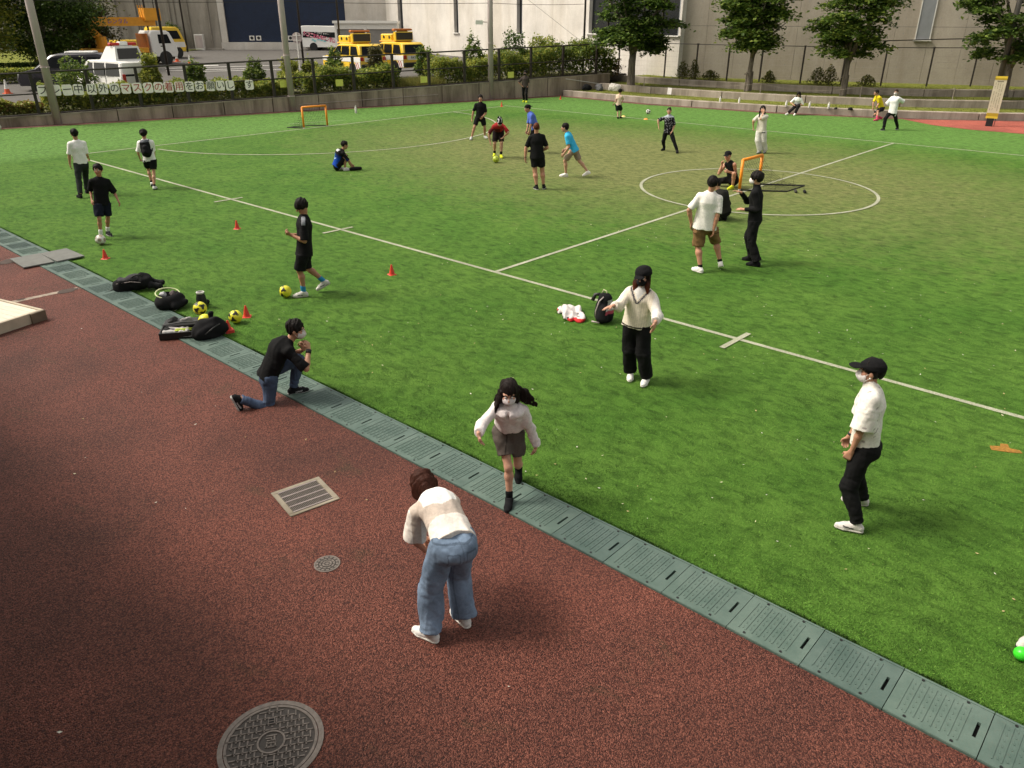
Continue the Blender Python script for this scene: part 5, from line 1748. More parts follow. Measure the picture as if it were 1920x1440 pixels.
        B.cone(w_ + d * .015, t1, .016 * sc, .0115 * sc, .010); B.cone(t1, t2, fr_ * 1.15, fr_ * .9, .005)
    # head and face
    B.ell(hp(0, -.016, .026), RH, (.074 * hs, .092 * hs, .088 * hs), .02)
    B.ell(hp(0, .018, -.045), RH, (.057 * hs, .066 * hs, .066 * hs), .03)
    B.ell(hp(0, .060, -.092), RH, (.026 * hs, .022 * hs, .020 * hs), .03)
    B.ell(hp(0, .070, .030), RH, (.055 * hs, .018 * hs, .014 * hs), .02)
    B.cone(hp(0, .084, .012), hp(0, .104, -.026), .008 * hs, .0135 * hs, .012)
    for sx in (-1, 1):
        B.ell(hp(sx * .030, .096, .008), RH, (.017 * hs, .014 * hs, .011 * hs), .012, 's')
        B.ell(hp(sx * .078, -.012, -.008), RH, (.012 * hs, .020 * hs, .031 * hs), .008)
        B.ell(hp(sx * .036, .058, -.030), RH, (.022 * hs, .022 * hs, .02 * hs), .02)
    B.cone(hp(-.018, .082, -.058), hp(.018, .082, -.058), .0085 * hs, .0085 * hs, .008)
    skin = _v(o.get('skin', SKIN))
    def skincol(V, c):
        q = (V - hc) / hs; x, y, z = q @ HR, q @ HF, q @ HU
        lips = (np.abs(x) < .026) & (y > .06) & (np.abs(z + .058) < .009)
        c[lips] = skin * np.array([.82, .55, .55])
        brow = (np.abs(np.abs(x) - .032) < .021) & (y > .055) & (np.abs(z - .030 + np.abs(np.abs(x) - .03) * .15) < .006)
        c[brow] = (.03, .02, .015)
        ch = np.exp(-(((np.abs(x) - .04) / .025) ** 2 + ((z + .03) / .03) ** 2)) * (y > .03)
        c[:] = c * (1 - ch[:, None] * np.array([0, .14, .14]))
        return c
    body = soft('body', B, M_SKIN, root, skin, skincol)
    if o.get('eyes', True):
        for sx in (-1, 1):
            ey = MB().ball((0, 0, 0), .0125 * hs, 12, 8).build('eye', [M_EYEW], root, True); ey.location = hp(sx * .030, .0795, .009)
            MB().ball((0, 0, 0), .0066 * hs, 10, 6).build('iris', [M_EYEB], ey, True).location = tuple(HF * .0078 * hs)
    # ================= top
    tp = o.get('top')
    if tp:
        fit = tp.get('fit', .018); slv = tp.get('sleeve', .85); hem = tp.get('hem', .08)
        lo = np.minimum.reduce([pel - .30 * s, neck - .30 * s, sh['l'] - .2, sh['r'] - .2] + [elb[q] - .12 for q in 'lr'] + ([wri[q] - .1 for q in 'lr'] if slv > 1 else []))
        hi = np.maximum.reduce([pel + .30 * s, neck + .26 * s, sh['l'] + .2, sh['r'] + .2] + [elb[q] + .12 for q in 'lr'] + ([wri[q] + .1 for q in 'lr'] if slv > 1 else []))
        lo[2] = min(lo[2], pel[2] - hem - .1)
        T = Field(lo, hi, vx)
        fl = tp.get('flat', .72); hr = tp.get('hemr', 0.0)
        hemp = pel - u * hem
        w0 = (.150 if fem else .155) * s * thin
        bf = (o.get('bot') or {}).get('fit', 0) + .012
        if hem > 0: w0 += max(0, bf - fit) + .004
        T.cone(hemp - u * .06, mid, w0 + fit + hr, .130 * s * thin + fit + tp.get('waist', 0), .05, n=fw, flat=fl)
        T.cone(mid, chest, .130 * s * thin + fit + tp.get('waist', 0), .142 * s * thin + fit, .05, n=fw, flat=fl)
        T.cone(chest, upper, .142 * s * thin + fit, .098 * s + fit * .7, .05, n=fw, flat=fl)
        if fem:
            for sg in (-1, 1):
                T.ell(chest + cl * sg * .062 * s + fw * .062 * s, np.stack([cl, fw, u]), (.058 * s, .05 * s, .055 * s), .05)
        T.cut(hemp, -u * .92 + _n(fw) * tp.get('hemtilt', 0.0))
        T.cone(neck - u * .035 * s - fw * .005, sh['l'] * .55 + (neck - u * .045 * s) * .45, .056 * s, .050 * s, .04)
        T.cone(neck - u * .035 * s - fw * .005, sh['r'] * .55 + (neck - u * .045 * s) * .45, .056 * s, .050 * s, .04)
        T.cone(sh['l'] * .96 + sh['r'] * .04, sh['r'] * .96 + sh['l'] * .04, .047 * s + fit * .2, .047 * s + fit * .2, .06)
        for sd, sg in (('l', -1), ('r', 1)):
            if slv <= 0: continue
            a_, e_, w_ = sh[sd], elb[sd], wri[sd]
            sr = .046 * s + fit * tp.get('slw', .7) * .75; flare = tp.get('flare', .008)
            if slv <= 1.0:
                end = a_ + (e_ - a_) * slv
                T.cone(a_, e_, sr, sr * .9 + flare + fit * .25, .045, cuts=((end, _n(e_ - a_)),))
            else:
                end = e_ + (w_ - e_) * (slv - 1)
                T.cone(a_, e_, sr, .040 * s + fit * tp.get('slw', .7), .045)
                T.cone(e_, w_, .040 * s + fit * tp.get('slw', .7), .031 * s + tp.get('cuff', .006), .02, cuts=((end, _n(w_ - e_)),))
        if tp.get('collar'):
            T.cone(neck + u * .008, neck + u * .03 + fw * .012, .066 * s, .062 * s, .015)
            T.cone(neck + u * .02, neck + u * .08, .050 * s, .050 * s, .004, 's')
        T.ripple(tp.get('fold', .006), tp.get('ffreq', 26), hash(o['label']) % 1000 if False else len(o['label']) * 7, tp.get('fax', (1, 1, .55)))
        T.ripple(tp.get('fold', .006) * .22, 78, 11, (1, 1, .6))
        cr = [(pel + u * .06 * s, u), (mid + cl * .1, u), (mid - cl * .1, _n(u + cl * .5))]
        for sd in 'lr':
            cr.append((elb[sd] if slv > 1 else sh[sd] * .6 + elb[sd] * .4, _n(elb[sd] - sh[sd])))
            if slv > 1: cr.append((wri[sd] * .6 + elb[sd] * .4, _n(wri[sd] - elb[sd])))
        T.creases(cr, .12 * s, .0032 * tp.get('crease', 1.0), 95, 3)
        fr = np.stack([cl, fw, u])
        cf = tp.get('fn')
        def topcol(V, c, cf=cf):
            q = (V - pel) @ fr.T
            return cf(q / s, c, V) if cf else c
        tp_o = soft(tp.get('name', 'shirt'), T, M_CLOTH, root, tp['col'], topcol)
    # ================= bottom
    bt = o.get('bot')
    if bt:
        fit = bt.get('fit', .014); ln = bt.get('len', 1.9)
        P_ = [pel, hip['l'], hip['r'], knee['l'], knee['r']] + ([feet['l'][0], feet['r'][0]] if ln > 1 else [])
        P_ = np.array(P_); lo = P_.min(0) - .22 * s; hi = P_.max(0) + .22 * s; lo[2] = max(lo[2], -.01)
        T = Field(lo, hi, vx)
        wst = pel + u * bt.get('rise', .10) * s
        T.cone(pel - Z * .02, wst, .142 * s * thin + fit, .122 * s * thin + fit * .6, .05, n=fw, flat=.74, cuts=((wst, u),))
        if bt.get('seat', 0):
            for sg in (-1, 1):
                T.ell(pel + hl * sg * .065 * s - hf * .07 * s - Z * .03 * s, np.stack([hl, hf, Z]), (.09 * s, .085 * s, .10 * s), .05)
        for sd, sg in (('l', -1), ('r', 1)):
            a_, k_, an = hip[sd], knee[sd], feet[sd][0]
            r0, r1, r2 = .086 * s + fit, .058 * s + fit * bt.get('kn', 1.0), .043 * s + fit * bt.get('hemw', 1.0)
            if ln <= 1.0:
                end = a_ + (k_ - a_) * ln
                T.cone(a_, k_, r0, max(r1, bt.get('hw', .0)), .035, cuts=((end, _n(k_ - a_)),))
            else:
                end = k_ + (an - k_) * (ln - 1)
                T.cone(a_, k_, r0, r1, .035)
                T.cone(k_, an + (an - k_) * .1, r1, r2, .010, cuts=((end, _n(an - k_)),))
        if bt.get('split'):
            m0 = (hip['l'] + hip['r']) / 2 - Z * .13 * s; m1 = (knee['l'] + knee['r']) / 2
            T.cone(m0, m1, .010, .034, .006, 's', n=hf, flat=9.0)
        T.ripple(bt.get('fold', .006), bt.get('ffreq', 28), 3 + len(o['label']), (1, 1, .8))
        T.ripple(bt.get('fold', .006) * .22, 80, 12, (1, 1, .7))
        cr = []
        for sd in 'lr':
            cr.append((knee[sd] * .85 + hip[sd] * .15, _n(knee[sd] - hip[sd])))
            cr.append((hip[sd] - hf * .02, _n(knee[sd] - hip[sd])))
            if ln > 1: cr.append((feet[sd][0] * .8 + knee[sd] * .2, _n(feet[sd][0] - knee[sd])))
        T.creases(cr, .13 * s, .0038 * bt.get('crease', 1.0), 85, 5)
        if tp and tp.get('hem', .08) > .03 and o.get('stand', True) and u[2] > .88:
            T.cut(pel - u * tp.get('hem', .08) + u * .04, u)
        cf2 = bt.get('fn')
        soft(bt.get('name', 'trousers'), T, M_CLOTH, root, bt['col'], (lambda V, c: cf2((V - pel) / s, c, V)) if cf2 else None)
    # ================= socks and shoes
    for sd, sg in (('l', -1), ('r', 1)):
        a_, k_, fd = feet[sd][0], knee[sd], feet[sd][1]
        if o.get('sock'):
            sc_, sh_ = o['sock']
            e = a_ + _n(k_ - a_) * sh_
            T = Field(np.minimum(a_, e) - .08, np.maximum(a_, e) + .08, min(vx, .008))
            T.cone(a_ - _n(k_ - a_) * .03, e, .039 * s, .040 * s + sh_ * .05, .01)
            soft('sock', T, M_CLOTH, root, sc_)
        sc, so = o.get('shoe', ((.6, .6, .58), (.6, .6, .58)))
        f_ = fd; up_ = _n(k_ - a_); up_ = up_ - f_ * (up_ @ f_); up_ = _n(up_) if np.linalg.norm(up_) > .05 else Z
        lt = np.cross(f_, up_)
        heel = a_ - up_ * .052 * s - f_ * .035 * s; ball = heel + f_ * .150 * s + up_ * .0; toe = heel + f_ * .205 * s
        q = np.array([heel, toe, a_]); h2 = min(vx, .008)
        T = Field(q.min(0) - .08, q.max(0) + .08, h2)
        T.cone(heel + up_ * .012, ball + up_ * .006, .036 * s, .042 * s, .02, n=up_, flat=1.0)
        T.cone(ball, toe, .042 * s, .034 * s, .02, n=up_, flat=.85)
        T.cone(heel + up_ * .02 + f_ * .01, a_ + f_ * .005 + up_ * .0, .038 * s, .041 * s, .02)
        T.cone(a_ + f_ * .01, ball, .038 * s, .034 * s, .03)
        T.cut(heel - up_ * .016 * s, -up_)
        T.cut(a_ + up_ * .028 * s, up_)
        def shoecol(V, c):
            zz = (V - heel) @ up_
            yy = (V - heel) @ f_; 
            lace = (np.abs((V - heel) @ lt) < .018) & (yy > .07) & (yy < .15) & (zz > .03)
            if o.get('lace'):
                c[lace & ((yy * 90).astype(int) % 2 == 0)] = o['lace']
            if o.get('swoosh'):
                ws = (np.abs(np.abs((V - heel) @ lt) - .03) < .02) & (np.abs(zz - .012 - (yy - .1) * .12) < .007) & (yy > .06) & (yy < .15)
                c[ws] = o['swoosh']
            return c
        shoe = soft('shoe', T, M_CLOTH if not o.get('gloss') else M_CLOTH, root, sc, shoecol)
        S2 = Field(q.min(0) - .08, q.max(0) + .08, h2)
        S2.cone(heel - up_ * .006, ball - up_ * .006, .040 * s, .047 * s, .02)
        S2.cone(ball - up_ * .006, toe - up_ * .004, .047 * s, .037 * s, .02)
        S2.cut(heel - up_ * .032 * s, -up_); S2.cut(heel - up_ * .008 * s, up_)
        soft('sole', S2, M_CLOTH, shoe, so)
    # ================= hair, cap, mask
    hr = o.get('hair', 'short')
    hcol = o.get('haircol', HBLACK)
    hv = min(vx, .008)
    if hr:
        T = Field(hc - .36, hc + .36, hv) if hr in ('long', 'flow') else Field(hc - .20, hc + .20, hv)
        vol = o.get('hvol', 1.0)
        slope = {'short': .62, 'bob': .30, 'long': .34, 'flow': .34, 'mop': .42, 'crop': .70, 'tied': .66}[hr]
        base = {'short': -.018, 'bob': -.06, 'long': -.03, 'flow': -.03, 'mop': -.035, 'crop': -.0, 'tied': -.005}[hr]
        rr = {'short': (.088, .106, .104), 'bob': (.098, .112, .106), 'long': (.088, .104, .100), 'flow': (.088, .104, .100), 'mop': (.096, .112, .104), 'crop': (.080, .098, .094), 'tied': (.081, .099, .095)}[hr]
        rr = tuple(a * hs * (vol if i < 2 else vol) for i, a in enumerate(rr))
        nn = _n(HF * slope - HU)
        pt = hp(0, 0, base)
        T.ell(hp(0, -.018, .030), RH, rr, .01, cuts=((pt, nn),))
        if hr == 'bob':
            for sx in (-1, 1):
                T.cone(hp(sx * .070, -.02, .03), hp(sx * .078, .01, -.065), .036 * hs, .030 * hs, .03)
            T.ell(hp(0, -.045, -.02), RH, (.088 * hs, .075 * hs, .085 * hs), .03)
        if hr in ('long',):
            ln = o.get('hlen', .26)
            for sx in (-1, 1):
                T.cone(hp(sx * .070, .0, .02), hp(sx * .078, .05, -.10), .026 * hs, .026 * hs, .03)
                T.cone(hp(sx * .078, .05, -.10), hp(sx * .090, .085, -.10 - ln * .6), .028 * hs, .018 * hs, .03)
            T.cone(hp(0, -.06, .0), hp(0, -.085, -.10), .075 * hs, .065 * hs, .03, n=HF, flat=.6)
            T.cone(hp(0, -.085, -.10), hp(0, -.10, -.05 - ln * .8), .070 * hs, .05 * hs, .03, n=HF, flat=.5)
        if hr == 'flow':
            for sx in (-1, 1):
                T.cone(hp(sx * .066, .01, .02), hp(sx * .080, .02, -.10), .028 * hs, .028 * hs, .03)
            T.cone(hp(0, -.05, .0), hp(-.02, -.09, -.13), .076 * hs, .068 * hs, .03, n=HF, flat=.6)
            rg = random.Random(2)
            for i in range(11):                      # locks blown out to one side
                t = i / 10
                a0 = hp(-.055 - .02 * t, -.03 - .03 * rg.random(), .03 - .13 * t)
                a1 = hp(-.13 - .04 * rg.random(), -.05 + .03 * rg.random(), -.04 - .13 * t)
                a2 = hp(-.225 - .085 * rg.random() + .05 * t, -.05 + .05 * rg.random(), -.115 - .10 * t)
                T.cone(a0, a1, .026 * hs, .020 * hs, .014); T.cone(a1, a2, .020 * hs, .005 * hs, .010)
            for i in range(8):                       # locks over the other shoulder
                t = i / 7
                a0 = hp(.070 + .01 * rg.random(), .03 - .09 * t, -.05)
                a1 = hp(.095 + .03 * rg.random(), .06 - .11 * t, -.15)
                a2 = hp(.105 + .06 * rg.random(), .085 - .13 * t, -.225 - .05 * rg.random())
                T.cone(a0, a1, .026 * hs, .019 * hs, .014); T.cone(a1, a2, .019 * hs, .005 * hs, .010)
        if hr == 'tied':
            T.ell(hp(0, -.125, .02), RH, (.032 * hs, .034 * hs, .036 * hs), .02)
            if o.get('pony'):
                T.cone(hp(0, -.13, .0), hp(0, -.13, -.13), .028 * hs, .014 * hs, .02)
        T.ripple(o.get('hrip', .006), 70, 5, (1, 1, .40)); T.ripple(o.get('hrip', .006) * .6, 150, 6, (1, 1, .3))
        # keep clear of the face
        T.ell(hp(0, .095, -.048), RH, (.062 * hs, .07 * hs, .072 * hs), .01, 's')
        cfh = o.get('hairfn')
        soft('hair', T, M_HAIR, root, hcol, (lambda V, c: cfh(((V - hc) @ RH.T) / hs, c)) if cfh else None)
    cp = o.get('cap')
    if cp:
        T = Field(hc - .20, hc + .26, hv)
        big = cp.get('big', 1.0)
        T.ell(hp(0, -.016, .045), RH, (.093 * hs * big, .110 * hs * big, .088 * hs * (big if big < 1.1 else 1.08)), .01, cuts=((hp(0, 0, .036), _n(HF * .12 - HU)),))
        if cp.get('visor', True):
            vd = cp.get('back', 1)
            T.ell(hp(0, vd * .125, .040), RH, (.072 * hs, .075 * hs, .009 * hs), .012, cuts=((hp(0, vd * .06, 0), HF * -vd),))
        T.ripple(.003, 40, 9)
        soft('cap', T, M_CLOTH, root, cp['col'], cp.get('fn') and (lambda V, c: cp['fn'](((V - hc) @ RH.T) / hs, c)))
    mk = o.get('mask')
    if mk:
        T = Field(hc - .16, hc + .16, min(hv, .006))
        T.ell(hp(0, .030, -.052), RH, (.069 * hs, .083 * hs, .062 * hs), .01, cuts=((hp(0, .028, 0), -HF), (hp(0, 0, -.004), HU)))
        T.cone(hp(0, .09, -.006), hp(0, .105, -.045), .014 * hs, .014 * hs, .02, cuts=((hp(0, 0, -.002), HU),))
        soft('mask', T, M_CLOTH, root, mk)
        for sx in (-1, 1):
            MB().tube([tuple(hp(sx * .064, .032, -.02)), tuple(hp(sx * .081, -.005, .012)), tuple(hp(sx * .083, -.028, -.01)), tuple(hp(sx * .066, .03, -.075))], .0022, 5).build('mask_loop', M_WHITE, root)
    info = dict(root=root, pel=pel, neck=neck, chest=chest, u=u, cl=cl, fw=fw, sh=sh, elb=elb, wri=wri, knee=knee, feet=feet, hp=hp, RH=RH, s=s, hip=hip, hdir=hdir, hc=hc, vx=vx, upper=upper)
    return info
POSES = {
'p1':dict(loc=(7.902,22.751),yaw=-0.125,H=1.68,fl=(-0.157, -0.275, 0.0),fr=(0.157, 0.275, 0.0),pel=(0.102, -0.022, 0.886),neck=(0.118, -0.025, 1.434),head=(0.101, -0.021, 1.557),hl=(-0.16, 0.085, 0.762),el=(-0.146, 0.0, 1.034),hr=(0.361, 0.179, 0.932),er=(0.285, -0.009, 1.046),kl=None,kr=None),
'p2':dict(loc=(6.423,17.808),yaw=2.970,H=1.57,fl=(-0.103, -0.121, 0.0),fr=(0.103, 0.121, 0.0),pel=(-0.086, 0.015, 0.813),neck=(-0.135, 0.024, 1.284),head=(-0.133, 0.044, 1.443),hl=(-0.38, 0.169, 0.778),el=(-0.346, 0.061, 0.959),hr=(0.102, 0.002, 0.836),er=(0.057, -0.061, 1.035),kl=None,kr=None),
'p3':dict(loc=(9.640,22.341),yaw=-0.547,H=1.58,fl=(-0.058, 0.213, 0.0),fr=(0.058, -0.213, 0.0),pel=(0.029, 0.004, 0.799),neck=(0.006, 0.031, 1.312),head=(0.004, 0.051, 1.451),hl=(-0.242, 0.218, 0.807),el=(-0.242, -0.034, 1.003),hr=(0.14, 0.222, 0.775),er=(0.211, 0.03, 0.975),kl=None,kr=None),
'p4':dict(loc=(14.964,20.659),yaw=-1.936,H=1.62,fl=(-0.114, -0.071, 0.0),fr=(0.114, 0.071, 0.0),pel=(-0.047, -0.176, 0.175),neck=(0.01, 0.039, 0.624),head=(0.031, 0.114, 0.758),hl=(-0.009, 0.354, 0.058),el=(-0.034, 0.259, 0.259),hr=(0.166, 0.235, 0.078),er=(0.19, 0.131, 0.334),kl=(-0.084, 0.149, 0.227),kr=(0.123, 0.073, 0.231)),
'p5':dict(loc=(7.228,11.211),yaw=0.963,H=1.68,fl=(-0.105, 0.18, 0.0),fr=(0.105, -0.18, 0.05),pel=(-0.002, 0.043, 0.834),neck=(0.0, -0.009, 1.378),head=(-0.002, 0.045, 1.515),hl=(-0.108, 0.23, 1.093),el=(-0.183, 0.07, 1.048),hr=(0.071, 0.247, 1.058),er=(0.146, 0.109, 0.975),kl=None,kr=None),
'p6':dict(loc=(4.458,8.101),yaw=-1.934,H=1.7,fl=(-0.061, 0.328, 0.0),fr=(0.061, -0.328, 0.0),pel=(0.001, 0.006, 0.366),neck=(0.043, 0.304, 0.785),head=(0.076, 0.395, 0.893),hl=(-0.035, 0.473, 0.602),el=(-0.129, 0.517, 0.432),hr=(0.171, 0.497, 0.668),er=(0.272, 0.497, 0.534),kl=(-0.065, 0.398, 0.414),kr=(0.112, 0.078, -0.018)),
'p7':dict(loc=(4.931,4.412),yaw=2.161,H=1.46,fl=(-0.018, -0.223, 0.02),fr=(0.018, 0.223, 0.0),pel=(0.052, 0.007, 0.672),neck=(0.016, 0.169, 1.115),head=(0.032, 0.222, 1.284),hl=(-0.228, 0.024, 0.602),el=(-0.198, 0.018, 0.811),hr=(0.246, 0.555, 1.0),er=(0.285, 0.126, 0.907),kl=None,kr=(0.034, 0.146, 0.434)),
'p8':dict(loc=(3.139,3.535),yaw=-0.290,H=1.6,fl=(-0.154, -0.01, 0.0),fr=(0.154, 0.01, 0.0),pel=(0.083, -0.039, 0.747),neck=(0.138, 0.454, 0.903),head=(0.131, 0.59, 0.971),hl=(0.076, 0.483, 0.425),el=(-0.036, 0.425, 0.624),hr=(0.189, 0.541, 0.353),er=(0.344, 0.413, 0.511),kl=None,kr=None),
'p9':dict(loc=(8.065,5.002),yaw=1.864,H=1.6,fl=(-0.115, 0.038, 0.0),fr=(0.115, -0.038, 0.0),pel=(0.063, 0.017, 0.745),neck=(0.036, 0.01, 1.297),head=(0.022, 0.037, 1.454),hl=(-0.273, 0.387, 1.016),el=(-0.156, -0.125, 1.04),hr=(0.251, 0.466, 1.175),er=(0.289, 0.026, 0.932),kl=None,kr=None),
'p10':dict(loc=(6.866,1.693),yaw=0.277,H=1.6,fl=(-0.246, 0.008, 0.0),fr=(0.246, -0.008, 0.0),pel=(-0.028, 0.047, 0.799),neck=(0.003, 0.092, 1.376),head=(0.005, 0.146, 1.497),hl=(-0.195, 0.149, 0.797),el=(-0.216, 0.11, 0.991),hr=(0.127, 0.187, 0.788),er=(0.204, 0.117, 0.871),kl=None,kr=None),
'p11':dict(loc=(13.147,6.758),yaw=-1.009,H=1.76,fl=(-0.204, -0.109, 0.0),fr=(0.204, 0.109, 0.03),pel=(-0.168, 0.015, 0.845),neck=(-0.131, 0.011, 1.482),head=(-0.093, 0.028, 1.625),hl=(-0.419, 0.017, 0.905),el=(-0.435, -0.012, 1.151),hr=(-0.008, -0.1, 0.83),er=(0.036, -0.083, 1.058),kl=None,kr=None),
'p12':dict(loc=(14.166,6.372),yaw=0.248,H=1.74,fl=(-0.166, -0.077, 0.0),fr=(0.166, 0.077, 0.0),pel=(-0.011, 0.06, 0.854),neck=(-0.018, 0.103, 1.482),head=(-0.027, 0.154, 1.648),hl=(-0.195, 0.242, 1.077),el=(-0.218, -0.031, 1.091),hr=(0.033, 0.388, 1.345),er=(0.163, 0.229, 1.235),kl=None,kr=None),
'p13':dict(loc=(17.019,8.594),yaw=-0.580,H=1.65,fl=(-0.1, -0.002, 0.0),fr=(0.1, 0.002, 0.0),pel=(0.017, -0.067, 0.238),neck=(-0.11, 0.064, 0.683),head=(-0.157, 0.148, 0.856),hl=(-0.017, 0.356, 0.185),el=(-0.175, 0.217, 0.404),hr=(0.242, 0.207, 0.204),er=(0.168, 0.018, 0.401),kl=None,kr=None),
'p14':dict(loc=(20.708,10.287),yaw=1.334,H=1.72,fl=(-0.177, 0.145, 0.0),fr=(0.177, -0.145, 0.0),pel=(-0.009, -0.073, 0.218),neck=(0.082, 0.069, 0.721),head=(0.122, 0.141, 0.882),hl=(-0.029, 0.172, 0.468),el=(-0.12, -0.1, 0.469),hr=(0.186, 0.222, 0.633),er=(0.247, 0.207, 0.431),kl=(-0.223, 0.14, 0.406),kr=(0.205, 0.303, 0.328)),
'p15':dict(loc=(27.114,12.409),yaw=1.564,H=1.6,fl=(-0.056, -0.093, 0.0),fr=(0.056, 0.093, 0.0),pel=(0.106, 0.049, 0.731),neck=(0.13, 0.061, 1.33),head=(0.158, 0.074, 1.489),hl=(0.066, 0.163, 1.37),el=(0.009, 0.225, 1.122),hr=(0.361, 0.168, 0.865),er=(0.325, 0.151, 1.046),kl=None,kr=None),
'p16':dict(loc=(25.187,15.004),yaw=1.759,H=1.54,fl=(-0.315, 0.163, 0.0),fr=(0.315, -0.163, 0.0),pel=(0.115, 0.042, 0.78),neck=(0.135, 0.049, 1.241),head=(0.14, 0.072, 1.386),hl=(-0.041, 0.092, 0.705),el=(-0.083, -0.009, 0.915),hr=(0.429, 0.209, 0.85),er=(0.354, 0.129, 1.01),kl=None,kr=None),
'p17':dict(loc=(22.787,22.323),yaw=2.346,H=1.7,fl=(-0.276, -0.176, 0.0),fr=(0.276, 0.176, 0.0),pel=(-0.075, 0.0, 0.782),neck=(-0.105, 0.0, 1.365),head=(-0.098, 0.0, 1.571),hl=(-0.179, 0.2, 0.863),el=(-0.309, -0.0, 1.039),hr=(0.24, -0.0, 0.763),er=(0.192, 0.0, 1.061),kl=None,kr=None),
'p18':dict(loc=(20.080,18.746),yaw=2.409,H=1.7,fl=(-0.11, 0.117, 0.0),fr=(0.11, -0.117, 0.02),pel=(-0.032, -0.098, 0.679),neck=(-0.009, 0.292, 1.068),head=(-0.07, 0.418, 1.194),hl=(-0.186, 0.307, 0.731),el=(-0.205, 0.309, 0.939),hr=(0.283, 0.266, 0.558),er=(0.343, 0.261, 0.801),kl=None,kr=None),
'p19':dict(loc=(21.675,18.472),yaw=0.968,H=1.72,fl=(-0.186, -0.01, 0.0),fr=(0.186, 0.01, 0.0),pel=(-0.007, -0.027, 0.74),neck=(0.033, 0.125, 1.295),head=(0.06, 0.225, 1.392),hl=(-0.099, 0.211, 0.705),el=(-0.166, 0.153, 0.873),hr=(0.163, 0.221, 0.744),er=(0.202, 0.174, 0.919),kl=None,kr=None),
'p20':dict(loc=(16.905,14.166),yaw=-0.821,H=1.76,fl=(-0.111, -0.036, 0.0),fr=(0.111, 0.036, 0.0),pel=(-0.086, 0.005, 0.957),neck=(-0.117, 0.006, 1.496),head=(-0.119, 0.006, 1.657),hl=(-0.418, 0.022, 0.854),el=(-0.376, 0.02, 1.155),hr=(0.048, 0.198, 1.013),er=(0.141, 0.043, 1.151),kl=None,kr=None),
'p21':dict(loc=(19.031,14.556),yaw=0.443,H=1.7,fl=(-0.081, 0.321, 0.0),fr=(0.081, -0.321, 0.03),pel=(-0.017, 0.078, 0.686),neck=(-0.057, 0.268, 1.237),head=(-0.071, 0.334, 1.373),hl=(-0.221, 0.319, 0.705),el=(-0.245, 0.19, 0.93),hr=(0.128, 0.361, 0.777),er=(0.147, 0.271, 0.918),kl=(-0.13, 0.372, 0.424),kr=None),
'p22':dict(loc=(34.974,30.511),yaw=2.026,H=1.72,fl=(-0.112, 0.124, 0.0),fr=(0.112, -0.124, 0.0),pel=(0.007, 0.002, 0.822),neck=(0.011, 0.003, 1.353),head=(0.013, 0.004, 1.589),hl=(-0.151, 0.011, 0.882),el=(-0.15, -0.04, 1.103),hr=(0.153, 0.093, 0.881),er=(0.183, 0.049, 1.102),kl=None,kr=None),
'p23':dict(loc=(32.301,22.176),yaw=-1.405,H=1.28,fl=(-0.012, -0.136, 0.0),fr=(0.012, 0.136, 0.0),pel=(-0.083, -0.039, 0.578),neck=(-0.042, -0.02, 1.068),head=(-0.027, -0.012, 1.199),hl=(-0.271, -0.126, 0.671),el=(-0.145, -0.123, 0.845),hr=(0.029, 0.124, 0.667),er=(0.063, 0.085, 0.84),kl=None,kr=None),
'p24':dict(loc=(39.134,16.654),yaw=1.711,H=1.6,fl=(-0.169, -0.048, 0.0),fr=(0.169, 0.048, 0.0),pel=(-0.093, -0.491, 0.446),neck=(-0.138, -0.348, 0.821),head=(-0.145, -0.267, 1.0),hl=(-0.277, -0.229, 0.478),el=(-0.309, -0.394, 0.64),hr=(-0.013, -0.159, 0.469),er=(0.075, -0.29, 0.628),kl=(-0.253, -0.016, 0.345),kr=(-0.065, 0.034, 0.313)),
'p25':dict(loc=(40.044,12.780),yaw=0.833,H=1.6,fl=(-0.24, 0.238, 0.0),fr=(0.24, -0.238, 0.0),pel=(0.231, -0.2, 0.518),neck=(0.2, 0.147, 1.069),head=(0.211, 0.266, 1.221),hl=(-0.016, 0.172, 0.629),el=(0.097, 0.068, 0.806),hr=(0.242, 0.22, 0.532),er=(0.314, 0.244, 0.764),kl=(0.004, 0.166, 0.532),kr=(0.273, 0.172, 0.385)),
'p26':dict(loc=(36.757,11.160),yaw=1.342,H=1.66,fl=(-0.098, -0.376, 0.0),fr=(0.098, 0.376, 0.0),pel=(0.021, 0.012, 0.844),neck=(0.037, 0.021, 1.517),head=(0.051, 0.029, 1.654),hl=(-0.036, -0.194, 1.009),el=(-0.162, -0.209, 1.105),hr=(0.143, -0.091, 1.001),er=(0.258, 0.033, 1.084),kl=None,kr=None),
'p27':dict(loc=(6.325,-0.156),yaw=1.023,H=1.7,fl=(0.038, 0.312, 0.0),fr=(-0.038, -0.312, 0.0),pel=(0.079, 0.045, 0.92),neck=(0.199, 0.115, 1.55),head=(0.215, 0.124, 1.674),hl=(0.115, 0.182, 0.923),el=(0.23, 0.133, 1.073),hr=(-0.056, -0.033, 1.001),er=(-0.019, -0.011, 1.211),kl=None,kr=None),
}

